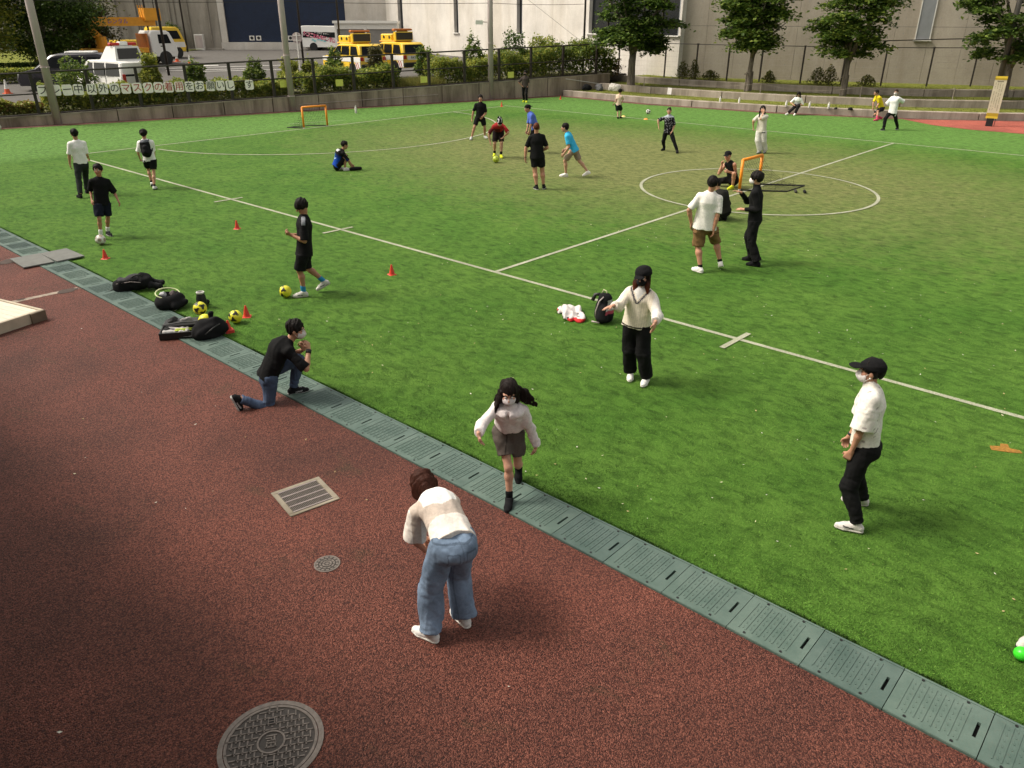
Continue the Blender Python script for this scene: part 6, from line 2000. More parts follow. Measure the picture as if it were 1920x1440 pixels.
BLK = (.0075, .0075, .008); WHT = (.82, .80, .77); CRM = (.74, .66, .54)
def f_knit(q, c, V):
    x, y, z = q[:, 0], q[:, 1], q[:, 2]
    arm = np.abs(x) > .205
    c[arm] = (.72, .68, .63)
    rib = .93 + .10 * (np.sin(x * 210) > .2)
    body = ~arm
    c[body] *= rib[body, None]
    vee = np.abs(np.abs(x) * 1.55 + .33 - z - .035)
    front = (y > .02) & (z > .30)
    c[front & (np.abs(x) * 1.55 + .36 < z)] = (.64, .62, .60)
    c[front & (vee < .016)] = (.03, .03, .05)
    c[front & (vee > .024) & (vee < .033)] = (.03, .03, .05)
    c[(np.abs(z + .035) < .010) & body] = (.04, .035, .03)
    return c
def f_stripe(q, c, V):
    x, z = q[:, 0], q[:, 2]
    m = (np.abs(x) > .10) & (z > .40) & (q[:, 1] > -.02) & (q[:, 1] < .045)
    c[m] = (.22, .23, .25)
    return c
def f_print(q, c, V):
    n = np.sin(q[:, 0] * 41 + 3 * np.sin(q[:, 2] * 17)) * np.sin(q[:, 2] * 60 + 2 * np.sin(q[:, 0] * 23)) * np.sin(q[:, 1] * 33 + 1)
    c[n > .74] = (.40, .36, .33)
    c[(np.abs(q[:, 0]) < .006) & (q[:, 1] > .03)] *= .75
    return c
def f_cam(q, c, V):
    n = np.sin(q[:, 0] * 30 + 2 * np.sin(q[:, 2] * 22)) * np.sin(q[:, 2] * 34 + 2 * np.sin(q[:, 0] * 19 + q[:, 1] * 25))
    c[(n > .35) & (q[:, 1] > -.03)] = (.16, .16, .18)
    c[(q[:, 2] > .50) & (q[:, 1] > 0)] = (.33, .36, .40)
    return c
def f_jersey(q, c, V):
    z = q[:, 2]
    t = np.clip((.36 - z) / .16, 0, 1)[:, None]
    c[:] = np.array(BLK) * (1 - t) + np.array((.006, .05, .32)) * t
    hi = np.exp(-((z - .27) / .05) ** 2)[:, None] * (q[:, 0:1] < .05)
    c[:] = c + hi * np.array((.04, .18, .28))
    c[(q[:, 1] < -.02) & (z > .42) & (z < .50) & (np.abs(q[:, 0]) < .10)] = (.55, .55, .58)
    m = (q[:, 1] < -.02) & (np.abs(z - .16 - np.abs(q[:, 0] - .02) * .6) < .018) & (np.abs(q[:, 0] - .02) < .09)
    c[m] = (.35, .5, .7)
    return c
def f_red(q, c, V):
    m = (q[:, 0] < -.05) | (q[:, 2] > .42)
    c[m] = (.30, .022, .022)
    return c
def f_blue(q, c, V):
    m = (q[:, 1] < -.02) & (q[:, 2] > .30) & (q[:, 2] < .40) & (np.abs(q[:, 0]) < .07)
    c[m & (np.sin(q[:, 0] * 90) > 0)] = (.42, .3, .45)
    return c
def f_vest(q, c, V):
    x, y, z = q[:, 0], q[:, 1], q[:, 2]
    yoke = (z > .27 + np.abs(x) * .35) & (np.abs(x) < .145)
    c[yoke] = (.86, .84, .80)
    side = (~yoke) & (z > .17) & (np.abs(x) < .22)
    c[side] = (.56, .47, .40)
    return c
def f_jean(q, c, V):
    n = np.sin(q[:, 0] * 13 + 2 * np.sin(q[:, 2] * 7)) * np.sin(q[:, 2] * 11 + q[:, 1] * 9)
    c *= (1 + .22 * n)[:, None]
    c[np.abs(q[:, 2] - .075) < .006] *= .62
    back = q[:, 1] < -.02
    px, pz = np.abs(np.abs(q[:, 0]) - .072), q[:, 2] + .045
    edge = (np.abs(px - .045) < .004) & (np.abs(pz) < .055) | ((np.abs(np.abs(pz) - .055) < .004) & (px < .045))
    c[back & edge] *= .62
    c[np.abs(q[:, 0]) < .004] *= .75
    return c
def f_jean2(q, c, V):
    n = np.sin(q[:, 0] * 13) * np.sin(q[:, 2] * 11 + q[:, 1] * 9)
    c *= (1 + .25 * n)[:, None]
    return c
def f_cargo(q, c, V):
    n = np.sin(q[:, 0] * 25 + q[:, 2] * 31) * np.sin(q[:, 1] * 22 - q[:, 2] * 14)
    c *= (1 + .28 * n)[:, None]
    pk = (np.abs(q[:, 0]) > .145) & (q[:, 2] < -.16) & (q[:, 2] > -.175)
    c[pk] *= .35
    return c
def f_tweed_shade(q, c, V):
    n = np.sin(V[:, 0] * 400) * np.sin(V[:, 2] * 380)
    c *= (1 + .15 * n)[:, None]
    c[(np.abs(q[:, 0] + q[:, 2] * .06) < .007) & (q[:, 1] > 0) & (q[:, 2] < .14)] *= .45  # shade of the crease between the legs, painted as a dark line
    return c
def f_white_p(q, c, V):
    n = np.sin(q[:, 0] * 25 + q[:, 2] * 9) * np.sin(q[:, 2] * 15 + q[:, 1] * 12)
    c *= (1 + .10 * n)[:, None]
    c[(q[:, 0] < -.06) & (np.abs(q[:, 2] + .10) < .018) & (q[:, 1] > .06)] = (.10, .10, .10)
    return c
def f_side(q, c, V):
    c[(np.abs(q[:, 0]) > .0) & (np.abs(q[:, 1]) < .020) & (np.abs(np.abs(q[:, 0])) > .128)] = (.55, .55, .55)
    return c
def f_auburn(q, c):
    t = np.clip((-.02 - q[:, 2]) / .12, 0, 1)[:, None]
    c[:] = np.array((.016, .009, .007)) * (1 - t) + np.array((.11, .028, .012)) * t
    return c
def f_capw(q, c):
    n = np.sin(q[:, 0] * 70 + q[:, 2] * 40)
    c[(n > .72) & (q[:, 1] < .05)] = (.45, .45, .45)
    return c
WS = ((.74, .72, .69), (.68, .65, .60)); BS = ((.010, .010, .011), (.012, .012, .012)); BW = ((.012, .012, .013), (.45, .44, .42))
YS = ((.55, .60, .03), (.50, .55, .05))
NEAR, MIDD, FAR = .0068, .0095, .012
PEOPLE = {}
def P(k, **o):
    PEOPLE[k] = person(POSES[k], o)
P('p1', label='person walking away in white short sleeved shirt and dark trousers at far left', vox=MIDD, top=dict(col=WHT, sleeve=.9, hem=-.02, fit=.024), bot=dict(col=(.022, .026, .024), len=1.93, fit=.018), shoe=BS, hair='short', hdl=(0, .1, -1))
P('p2', label='boy in black shirt and navy shorts with a foot on the white ball', vox=MIDD, skin=(.40, .20, .12), top=dict(col=BLK, sleeve=.92, hem=.10, fit=.030), bot=dict(col=(.010, .012, .024), len=.86, fit=.028, name='shorts', hw=.085), shoe=BW, sock=(WHT, .11), hair='short', look=-.5, legr=.85, armr=.82, build=.9)
P('p3', label='boy walking away in white shirt and black shorts with a black backpack', vox=MIDD, top=dict(col=WHT, sleeve=.85, hem=.06, fit=.026), bot=dict(col=BLK, len=.72, fit=.026, name='shorts', hw=.08), shoe=((.6, .6, .58), (.02, .02, .02)), sock=(BLK, .05), hair='mop', legr=.9, armr=.85, fpl=.35)
P('p4', label='person crouching in blue and black jersey with hands on a black pad', vox=MIDD, stand=False, bow=.07, skin=(.40, .21, .13), top=dict(col=BLK, sleeve=.9, hem=.05, fit=.024, fn=f_jersey), bot=dict(col=BLK, len=.75, fit=.02, name='shorts'), shoe=WS, hair='short', nod=.25, fyl=.0, fyr=.0)
P('p5', label='young man in black shirt, knee length black shorts and blue socks beside a yellow ball', vox=MIDD, skin=(.38, .19, .115), top=dict(col=BLK, sleeve=.92, hem=.16, fit=.030, fn=f_stripe, hemr=.012), bot=dict(col=BLK, len=.98, fit=.03, name='shorts', hw=.095), shoe=((.58, .56, .52), (.40, .38, .34)), lace=(.02, .02, .02), swoosh=(.03, .03, .03), sock=((.03, .22, .42), .10), hair='mop', nod=.55, fyl=.05, fyr=.1, fpr=.45, hdl=(.1, .6, .35), hdr=(-.2, .6, .3), pnl=(0.4, 0, .8), pnr=(-.4, 0, .8), curl=.9)
P('p6', label='person in black shirt and jeans kneeling on one knee with a white mask', vox=NEAR, stand=False, bow=.05, ar=(.10, -.40, .17), fdr=(0, .30, -.95), fyl=-.05, top=dict(col=BLK, sleeve=.95, hem=.06, fit=.026), bot=dict(col=(.060, .085, .140), len=1.93, fit=.012, fn=f_jean2, name='jeans'), shoe=BW, lace=(.30, .30, .30), swoosh=(.4, .4, .4), hair='short', mask=(.62, .58, .56), look=-.35, nod=.15, hdl=(.1, .05, 1), hdr=(-.35, .0, 1), pnl=(.6, -.4, 0), pnr=(-.6, -.5, 0), curl=.7)
P('p7', label='girl with flowing black hair walking in pale blouse, dark shorts and white mask', fem=1, vox=NEAR, shw=.86, armr=.86, skin=(.50, .28, .19), top=dict(col=(.74, .67, .66), sleeve=1.93, hem=-.10, fit=.018, slw=1.0, cuff=.014, name='blouse', fold=.008), bot=dict(col=(.100, .084, .072), len=.66, fit=.012, hw=.074, split=1, rise=.17, name='shorts', fn=f_tweed_shade), shoe=BS, sock=(BLK, .065), hair='flow', haircol=(.012, .008, .007), mask=(.62, .56, .56), nod=.35, look=.15, fpl=.75, fyl=.1, fyr=.0, legr=.92, hdl=(.15, -.1, -1), hdr=(-.15, .15, -1))
P('p8', label='woman in wide pale jeans and white top bending forward with auburn bob hair', fem=1, vox=NEAR, stand=True, bow=.08, skin=(.46, .24, .16), top=dict(col=(.80, .73, .66), sleeve=.92, hem=.02, fit=.026, slw=1.3, flare=.03, fn=f_vest, fold=.007), bot=dict(col=(.165, .225, .315), len=1.94, fit=.028, kn=1.5, hemw=1.9, rise=.15, seat=1, name='jeans', fn=f_jean, fold=.008, ffreq=22), shoe=WS, hair='bob', haircol=(.040, .013, .008), nod=.75, look=.0, fyl=.45, fyr=.1, hdl=(.3, .9, -.1), hdr=(-.3, .9, 0))
P('p9', label='girl in cream knit vest and black wide trousers with black cap and outstretched hand', fem=1, vox=NEAR, skin=(.50, .27, .18), top=dict(col=CRM, sleeve=1.86, hem=.05, fit=.034, slw=.95, cuff=.02, hemr=.01, fn=f_knit, fold=.007, name='knit_vest'), bot=dict(col=BLK, len=1.95, fit=.028, kn=1.3, hemw=1.7), shoe=WS, hair='long', hlen=.24, hairfn=f_auburn, cap=dict(col=BLK, big=1.16), mask=(.010, .010, .011), look=-.05, nod=.12, fyl=.0, fyr=.25, hdr=(.75, .5, -.25), pnr=(0, .25, -1), spreadr=.16, curlr=.12, hdl=(.12, .25, -1), spreadl=.12, curll=.2)
P('p10', label='woman in loose white patterned shirt, black trousers, black cap and white mask', fem=1, vox=NEAR, build=1.0, skin=(.42, .22, .14), top=dict(col=(.76, .73, .66), sleeve=.98, hem=-.02, fit=.038, slw=1.0, flare=.025, fn=f_print, fold=.009, collar=True), bot=dict(col=BLK, len=1.95, fit=.022, hemw=.7, seat=1, rise=.14), shoe=((.62, .58, .55), (.55, .52, .47)), lace=(.5, .5, .5), swoosh=(.03, .03, .03), hair='short', cap=dict(col=BLK, big=1.03), mask=(.66, .62, .60), nod=.02, fyl=.05, fyr=.05, hdl=(0, .35, -1), hdr=(0, .3, -1), curl=.75)
P('p11', label='man walking away in white shirt and khaki cargo shorts', vox=MIDD, build=1.12, armr=1.1, legr=1.12, skin=(.44, .22, .135), top=dict(col=(.76, .73, .68), sleeve=.88, hem=.10, fit=.030, hemr=.01), bot=dict(col=(.20, .115, .052), len=.98, fit=.036, hw=.105, name='cargo_shorts', fn=f_cargo, fold=.010), shoe=WS, sock=(BLK, .05), hair='short', hvol=1.04, look=-.3, fyl=.75, fyr=-.1, fpr=.35, nod=.2, hdl=(0, .1, -1), hdr=(0, .1, -1))
P('p12', label='person all in black with mop of black hair and white mask, arms held forward', vox=MIDD, top=dict(col=BLK, sleeve=1.95, hem=.06, fit=.022, collar=True), bot=dict(col=BLK, len=1.96, fit=.024, hemw=1.9, kn=1.1), shoe=BS, hair='mop', hvol=1.05, mask=(.62, .58, .56), fyl=.0, fyr=.1, hdl=(0, 1, .05), hdr=(-.1, .9, .25), pnl=(.3, 0, -1), pnr=(-.3, 0, -1), curl=.25)
P('p13', label='person in dark clothes squatting behind the man in cargo shorts', vox=MIDD, stand=False, bow=.08, top=dict(col=(.016, .016, .013), sleeve=1.9, hem=.06, fit=.03), bot=dict(col=BLK, len=1.9, fit=.02), shoe=BS, hair='short', nod=.4)
P('p14', label='man squatting by the near goal in black cap, black vest and yellow shoes', vox=MIDD, stand=False, bow=.04, armr=1.1, skin=(.48, .25, .16), top=dict(col=BLK, sleeve=0, hem=.05, fit=.014, name='vest'), bot=dict(col=(.010, .008, .009), len=.80, fit=.02, name='shorts'), shoe=YS, hair='crop', cap=dict(col=BLK), look=.35, nod=.1, fyl=.1, fyr=.5, hdr=(.1, .2, 1), curl=.9)
P('p15', label='woman all in white holding one hand to her long dark hair', fem=1, vox=MIDD, skin=(.52, .30, .20), top=dict(col=(.58, .56, .47), sleeve=.92, hem=.10, fit=.034), bot=dict(col=(.55, .54, .49), len=1.95, fit=.032, kn=1.3, hemw=1.6, fn=f_white_p), shoe=((.3, .3, .3), (.02, .02, .02)), hair='long', look=.4, hdl=(0, -.1, 1), pnl=(.3, -.9, 0))
P('p16', label='woman in black patterned shirt and black trousers standing with legs apart', fem=1, vox=MIDD, skin=(.50, .29, .19), top=dict(col=BLK, sleeve=.95, hem=.08, fit=.030, fn=f_cam), bot=dict(col=BLK, len=1.93, fit=.012), shoe=BS, hair='tied', haircol=(.02, .011, .009), look=.3)
P('p17', label='man in black shirt and shorts facing the camera near the far touchline', vox=MIDD, skin=(.38, .20, .125), top=dict(col=BLK, sleeve=.85, hem=.06, fit=.018), bot=dict(col=BLK, len=.78, fit=.022, name='shorts', hw=.08), shoe=((.5, .5, .48), (.3, .3, .3)), hair='short', fyl=.5)
P('p18', label='player in dark red shirt bending over the yellow ball', vox=MIDD, bow=.04, skin=(.44, .25, .165), top=dict(col=(.085, .012, .012), sleeve=.9, hem=.06, fit=.024, fn=f_red), bot=dict(col=(.013, .008, .008), len=.85, fit=.024, name='shorts', hw=.085), shoe=YS, sock=(BLK, .10), hair='short', cap=dict(col=BLK, back=-1, fn=f_capw), nod=1.0)
P('p19', label='man in royal blue shirt partly hidden behind the man in black', vox=MIDD, build=1.12, top=dict(col=(.085, .145, .48), sleeve=.9, hem=.10, fit=.028, fn=f_blue), bot=dict(col=BLK, len=.85, fit=.022, name='shorts'), shoe=BS, hair='crop', cap=dict(col=BLK, back=-1), nod=.2, skin=(.40, .21, .13))
P('p20', label='man in black shirt and shorts with reddish cropped hair seen from behind', vox=MIDD, build=1.1, armr=1.15, legr=1.15, skin=(.44, .22, .14), top=dict(col=BLK, sleeve=.85, hem=.08, fit=.020), bot=dict(col=BLK, len=.72, fit=.026, name='shorts', hw=.09), shoe=BW, sock=(BLK, .04), hair='crop', haircol=(.085, .025, .012), hrip=.002, fyl=.35, hdl=(0, .15, -1))
P('p21', label='player in bright cyan shirt and beige shorts lunging to the left', vox=MIDD, skin=(.46, .26, .17), top=dict(col=(.045, .40, .66), sleeve=.72, hem=.10, fit=.026), bot=dict(col=(.27, .21, .155), len=.88, fit=.028, name='shorts', hw=.085), shoe=WS, hair='short', fpr=.4, fyl=.05, fyr=-.1)
P('p22', label='person in grey brown shirt and black trousers standing by the low wall', vox=FAR, top=dict(col=(.055, .043, .038), sleeve=1.0, hem=.08, fit=.03), bot=dict(col=BLK, len=1.9, fit=.012), shoe=YS, hair='short', mask=BLK, skin=(.34, .18, .12))
P('p23', label='small boy in cream and orange shirt and black shorts beyond the touchline', vox=FAR, build=.95, armr=.8, legr=.8, top=dict(col=(.62, .47, .36), sleeve=.8, hem=.05, fit=.022), bot=dict(col=(.010, .014, .012), len=.92, fit=.03, name='shorts', hw=.09), shoe=BS, hair='short', skin=(.44, .25, .17))
P('p24', label='woman with long dark hair in white top sitting on the first step', fem=1, vox=FAR, stand=False, top=dict(col=WHT, sleeve=1.0, hem=.04, fit=.024), bot=dict(col=(.016, .013, .014), len=1.9, fit=.024), shoe=WS, hair='long', nod=.7)
P('p25', label='boy in bright yellow shirt and pink shoes sitting on the first step', vox=FAR, stand=False, bow=.03, skin=(.46, .25, .165), top=dict(col=(.68, .52, .02), sleeve=.88, hem=.04, fit=.024), bot=dict(col=(.012, .010, .02), len=.85, fit=.02, name='shorts'), shoe=((.55, .07, .13), (.5, .1, .15)), sock=((.55, .08, .14), .14), hair='short')
P('p26', label='woman in oversized white shirt and black track trousers with hands behind her back', fem=1, vox=FAR, top=dict(col=(.70, .69, .68), sleeve=1.0, hem=.08, fit=.042, slw=1.2), bot=dict(col=BLK, len=1.92, fit=.014, fn=f_side), shoe=BW, hair='tied', haircol=(.03, .016, .011), pony=1, look=.25, skin=(.50, .30, .20), mask=(.5, .45, .44))
P('p27', label='person in black trousers and white strapped shoes cut off by the right edge', vox=MIDD, top=dict(col=BLK, sleeve=.9, hem=.08, fit=.024), bot=dict(col=BLK, len=1.92, fit=.02), shoe=((.55, .52, .46), (.02, .02, .02)), swoosh=(.02, .02, .02), hair='short')
# ================================================================== balls, cones, goals, bags
M_BALLY = None
def ball_mat(name, base, dark, thr, sc):
    m, nt, p = newmat(name)
    v = nt.nodes.new('ShaderNodeTexVoronoi'); v.inputs['Scale'].default_value = sc
    nt.links.new(objc(nt), v.inputs['Vector'])
    s = nt.nodes.new('ShaderNodeSeparateColor'); nt.links.new(v.outputs['Color'], s.inputs[0])
    r = ramp(nt, s.outputs[0], thr, thr + .01, dark, base)
    n = noise(nt, 30, 3, .6, objc(nt))
    c = mixc(nt, 1.0, r.outputs[0], ramp(nt, n.outputs[0], .3, .7, (.85, .85, .85), (1.08, 1.08, 1.08)).outputs[0], 'MULTIPLY')
    nt.links.new(c, p.inputs['Base Color']); p.inputs['Roughness'].default_value = .45
    return m
M_BY = mat('yellow_ball_skin', (.70, .66, .035), .42, .08, 18); M_BD = mat('black_ball_patch', (.015, .014, .014), .45, .2, 20)
M_BW = mat('white_ball_skin', (.62, .60, .55), .45, .08, 18); M_BG = mat('green_ball_skin', (.05, .62, .03), .3, .06, 18)
def football(loc, r, label, skin, patch, seed=0, z=None):
    """panelled ball: a sphere whose face groups are patches, each patch a part"""
    o = empty('football', (loc[0], loc[1], (r + .002) if z is None else z), 0, label, 'ball')
    o.rotation_euler = Euler((seed * 1.3, seed * .7, seed * 2.1))
    MB().ball((0, 0, 0), r, 28, 18).build('ball_skin', skin, o, True)
    if patch is not None:
        g = (1 + 5 ** .5) / 2
        dirs = [Vector(q).normalized() for q in ((0, 1, g), (0, 1, -g), (0, -1, g), (0, -1, -g), (1, g, 0), (1, -g, 0), (-1, g, 0), (-1, -g, 0), (g, 0, 1), (g, 0, -1), (-g, 0, 1), (-g, 0, -1))]
        for k, d in enumerate(dirs):
            if skin is M_BY and k % 2 == 1: continue
            a = d.orthogonal().normalized(); b = d.cross(a); P = [d * (r * 1.012)]; n = 15
            for ring in (.5, 1.0):
                for i in range(n):
                    w = 2 * PI * i / n
                    ang = (.36 if skin is not M_BY else .40 * (1 + .42 * math.cos(3 * w))) * ring * (1 - .06 * math.cos(5 * w))
                    P.append((d * math.cos(ang) + (a * math.cos(w) + b * math.sin(w)) * math.sin(ang)) * (r * (1.012 if ring < .9 else 1.004)))
            F = [(0, 1 + i, 1 + (i + 1) % n) for i in range(n)] + [(1 + i, 1 + n + i, 1 + n + (i + 1) % n, 1 + (i + 1) % n) for i in range(n)]
            mb = MB(); mb.add(P, F); mb.build('patch', patch, o, True)
    return o
football((6.83, 11.42), .105, 'yellow ball with black patches at the feet of the young man in black', M_BY, M_BD, 2.6)
football((6.12, 17.28), .105, 'white ball at the feet of the boy in black', M_BW, mat('grey_ball_patch', (.30, .24, .18), .5, .3, 20), 2)
football((5.60, 10.93), .105, 'yellow ball with black patches standing between two small cones', M_BY, M_BD, 3)
football((5.17, 11.18), .105, 'yellow ball resting on the open suitcase', M_BY, M_BD, 4, .30)
football((5.07, 10.86), .10, 'yellow ball half tucked into the black bag', M_BY, M_BD, 5, .21)
football((19.25, 18.06), .11, 'yellow green ball at the feet of the player in red', mat('lime_ball_skin', (.42, .52, .04), .42, .1, 18), mat('olive_patch', (.25, .30, .03), .5, .2, 20), 6)
football((34.76, 22.15), .115, 'white and black ball beyond the far touchline', M_BW, M_BD, 7)
football((5.84, .07), .055, 'small bright green ball at the right edge', M_BG, None, 8)
football((10.9, 39.3), .11, 'white ball by the low wall at the left edge', M_BW, None, 9)
def small_cone(x, y, label, h=.19, z=0.0, m=None, group='small red training cones'):
    o = empty('training_cone', (x, y, z), random.uniform(0, 1.5), label, 'cone', group)
    m = m or M_CONER
    MB().bbox((0, 0, .006), (.14, .14, .012), .01).build('base', m, o)
    MB().lathe([(.056, .012), (.050, .03), (.014, h), (.008, h + .004), (.007, h - .01)], 18).build('cone', m, o, 'auto')
    return o
for x, y, lb in ((8.91, 11.07, 'small red cone alone inside the near touchline'), (8.78, 16.38, 'small red cone near the tick on the touchline'), (5.73, 16.14, 'small red cone in front of the boy with the white ball'), (5.86, 11.06, 'small red cone behind the yellow ball')):
    small_cone(x, y, lb)
o = small_cone(5.32, 10.66, 'stacked red cones standing beside the black bag', .19)
for k in (1, 2):
    MB().bbox((0, 0, .006 + .018 * k), (.14, .14, .012), .01).build('stacked_base', M_CONER, o)
small_cone(32.41, 29.95, 'small red cone at the far corner of the pitch', .24)
small_cone(37.8, 30.2, 'small red cone by the corner of the steps', .2)
M_CONEY = mat('orange_marker_plastic', (.70, .28, .06), .5, .1, 12)
for x, y, lb, c in ((32.8, 21.0, 'flat orange marker in front of the white ball', 0), (33.0, 22.42, 'flat yellow marker beside the small boy', 1), (25.13, 33.0, 'small white bottle standing by the wall near the far goal', 2)):
    if c == 2:
        continue
    o = empty('marker_disc', (x, y, 0), 0, lb, 'marker', 'flat training markers')
    MB().lathe([(.11, 0), (.10, .012), (.05, .055), (.035, .058), (.03, .05)], 18).build('disc', M_CONEY if c == 0 else mat('pale_marker', (.72, .55, .18), .5, .1, 12), o, 'auto')
def bottle(x, y, z, h, label, m=None):
    o = empty('drink_bottle', (x, y, z), 0, label, 'bottle', 'bottles on the steps' if z > .1 else None)
    r = h * .16
    MB().lathe([(r * .9, 0), (r, .01), (r, h * .68), (r * .45, h * .86), (r * .42, h * .9)], 14).build('bottle_body', m or M_SILL, o, 'auto')
    MB().lathe([(r * .5, h * .9), (r * .5, h)], 12).build('bottle_cap', M_WHITE, o)
bottle(25.13, 33.2, .0, .36, 'small white bottle standing by the wall near the far goal')
for i, (x, y) in enumerate(((39.6, 20.83), (39.85, 19.86), (40.0, 17.35), (40.25, 16.25), (40.55, 15.4))):
    bottle(x, y, .29, .32, ['pale bottle on the first step, leftmost of the row', 'pale bottle on the first step behind the woman all in white', 'pale bottle on the first step left of the seated woman', 'pale bottle on the first step right of the seated woman', 'pale bottle on the first step, rightmost before the black cap'][i])
# ---- small goals
M_GORG = mat('orange_goal_tube', (.80, .26, .012), .5, .08, 10)
M_GNET = mat('black_net_cord', (.012, .012, .012), .8, .1, 10)
def goal(a, b, h, back, label):
    """a, b: post feet; back: vector to where the net is pegged"""
    a = Vector((*a, 0)); b = Vector((*b, 0)); bk = Vector((*back, 0))
    o = empty('small_goal', tuple((a + b) / 2), 0, label, 'goal')
    c = (a + b) / 2
    up = Vector((0, 0, h))
    L = lambda *p: [tuple(q - c) for q in p]
    for q in (a, b):
        MB().tube(L(q + Vector((0, 0, .06)), q + up), .042, 12).build('post', M_GORG, o, True)
        MB().tube(L(q, q + Vector((0, 0, .07))), .035, 10).build('post_foot', M_GREYM, o)
        MB().tube(L(q + Vector((0, 0, .03)), q + bk + Vector((0, 0, .015))), .02, 8).build('base_rod', M_GNET, o)
    MB().tube(L(a + up, b + up), .042, 12).build('crossbar', M_GORG, o, True)
    MB().tube(L(a + bk + Vector((0, 0, .015)), b + bk + Vector((0, 0, .015))), .016, 8).build('rear_rod', M_GNET, o)
    net = MB(); N, K = 9, 9
    def npt(i, j):                     # i across, j down the sagging back
        u = i / N; t = j / K
        top = (a + up).lerp(b + up, u); bot = (a + bk).lerp(b + bk, u)
        p = top.lerp(bot, t) - Vector((0, 0, .28 * 4 * t * (1 - t) * .6)) - bk * (.10 * 4 * t * (1 - t))
        p.z = max(p.z, .02)
        return p
    for i in range(N + 1):
        net.tube(L(*[npt(i, j) for j in range(K + 1)]), .0035, 3, False)
    for j in range(1, K):
        net.tube(L(*[npt(i, j) for i in range(N + 1)]), .0035, 3, False)
    for q, u in ((a, 0), (b, N)):      # side nets
        for j in range(1, K):
            p = npt(u, j)
            net.tube(L(p, Vector((q.x, q.y, p.z))), .0035, 3, False)
        for f in (.25, .5, .75):
            pp = q + bk * f; zt = h * (1 - f) * .8
            net.tube(L(pp + Vector((0, 0, .02)), pp + Vector((0, 0, zt))), .0035, 3, False)
    n = net.build('net', M_GNET, o); n['kind'] = 'stuff'
    return o
goal((19.95, 30.12), (21.07, 29.97), .87, (-.35, .75), 'small orange pop-up goal by the far goal line')
goal((20.48, 9.88), (21.62, 9.86), .84, (.75, -1.05), 'small orange pop-up goal in the centre circle')
# ---- soft bags
def sfield(lo, hi, h=.009): return Field(lo, hi, h)
I3 = np.eye(3)
def rotR(a):
    c, s = math.cos(a), math.sin(a)
    return np.array([[c, s, 0], [-s, c, 0], [0, 0, 1.0]])
M_BAG = cloth()
BK = (.011, .011, .012)
# black duffel rucksack lying on the turf
o = empty('rucksack', (5.26, 13.72, 0), -.55, 'black rucksack lying on the turf at the left of the bags', 'bag')
T = sfield((-.5, -.35, 0), (.55, .35, .36))
T.cone((-.22, 0, .12), (.16, 0, .15), .125, .135, .05).cone((-.05, .02, .2), (.2, .02, .22), .09, .075, .05).cone((-.28, -.02, .08), (-.2, .05, .1), .09, .1, .04)
T.ripple(.012, 22, 4)
def rk(V, c):
    c[(V[:, 2] > .22) & (V[:, 0] < .08)] = (.05, .048, .052)
    return c
soft('bag_body', T, M_BAG, o, BK, rk)
T = sfield((.1, -.3, 0), (.6, .3, .3)); T.cone((.25, -.05, .10), (.40, -.08, .06), .07, .055, .03).cone((.28, .1, .14), (.44, .05, .09), .05, .04, .03); T.ripple(.012, 30, 6)
soft('side_pouch', T, M_BAG, o, (.016, .016, .018))
MB().tube([(-.02, -.09, .26), (.06, -.12, .31), (.16, -.10, .29)], .012, 8).build('grab_handle', M_DARK, o, True)
MB().tube([(-.33, .05, .05), (-.42, .04, .02), (-.5, .08, .012)], .010, 6).build('strap', M_DARK, o, True)
MB().tube([(-.28, -.10, .17), (-.05, -.13, .20), (.14, -.13, .17)], .005, 5).build('zip', M_GREYM, o)
# round open bag with pale rim
o = empty('open_bag', (5.25, 12.40, 0), .3, 'round black bag standing open with a pale lime rim', 'bag')
T = sfield((-.4, -.35, 0), (.4, .35, .36))
T.ell((0, 0, .12), I3, (.26, .22, .16), .02).cone((-.1, -.2, .08), (.12, -.2, .09), .06, .06, .04)
T.ell((0, .02, .28), I3, (.19, .15, .13), .02, 's')
T.ripple(.008, 30, 3)
soft('bag_body', T, M_BAG, o, BK)
rim = [(.20 * math.cos(a) , .02 + .16 * math.sin(a), .245 + .045 * math.sin(a * 1.0) ) for a in np.linspace(0, 2 * PI, 25)]
MB().tube(rim, .011, 6, False).build('rim_piping', mat('lime_piping', (.55, .60, .32), .6, .1, 20), o, True)
T = sfield((-.2, -.2, .1), (.2, .2, .36)); T.ell((-.07, .05, .24), rotR(.5), (.07, .05, .05), .01); T.ripple(.012, 40, 2)
soft('folded_towel', T, M_BAG, o, (.42, .42, .43))
T = sfield((-.2, -.2, .1), (.2, .2, .36)); T.ell((.08, .0, .22), rotR(-.3), (.05, .08, .05), .01); T.ripple(.01, 40, 2)
soft('grey_cloth', T, M_BAG, o, (.09, .075, .075))
# dark cup bottle with a handle
o = empty('sports_jug', (5.60, 12.0, 0), .5, 'black water jug with pale mouth standing behind the bags', 'bottle')
MB().lathe([(.075, 0), (.085, .02), (.08, .16), (.062, .24), (.06, .25)], 18).build('jug_body', M_DARK, o, 'auto')
MB().lathe([(.062, .25), (.066, .262), (.066, .275), (.05, .277), (.048, .25)], 18).build('jug_mouth', M_SILL, o, 'auto')
MB().tube([(.06, 0, .21), (.13, .02, .17), (.14, .02, .07), (.08, .0, .04)], .014, 8).build('handle', M_DARK, o, True)
T = sfield((.02, -.12, 0), (.26, .12, .12)); T.ell((.15, .02, .045), I3, (.06, .05, .045), .01); soft('pouch', T, M_BAG, o, BK)
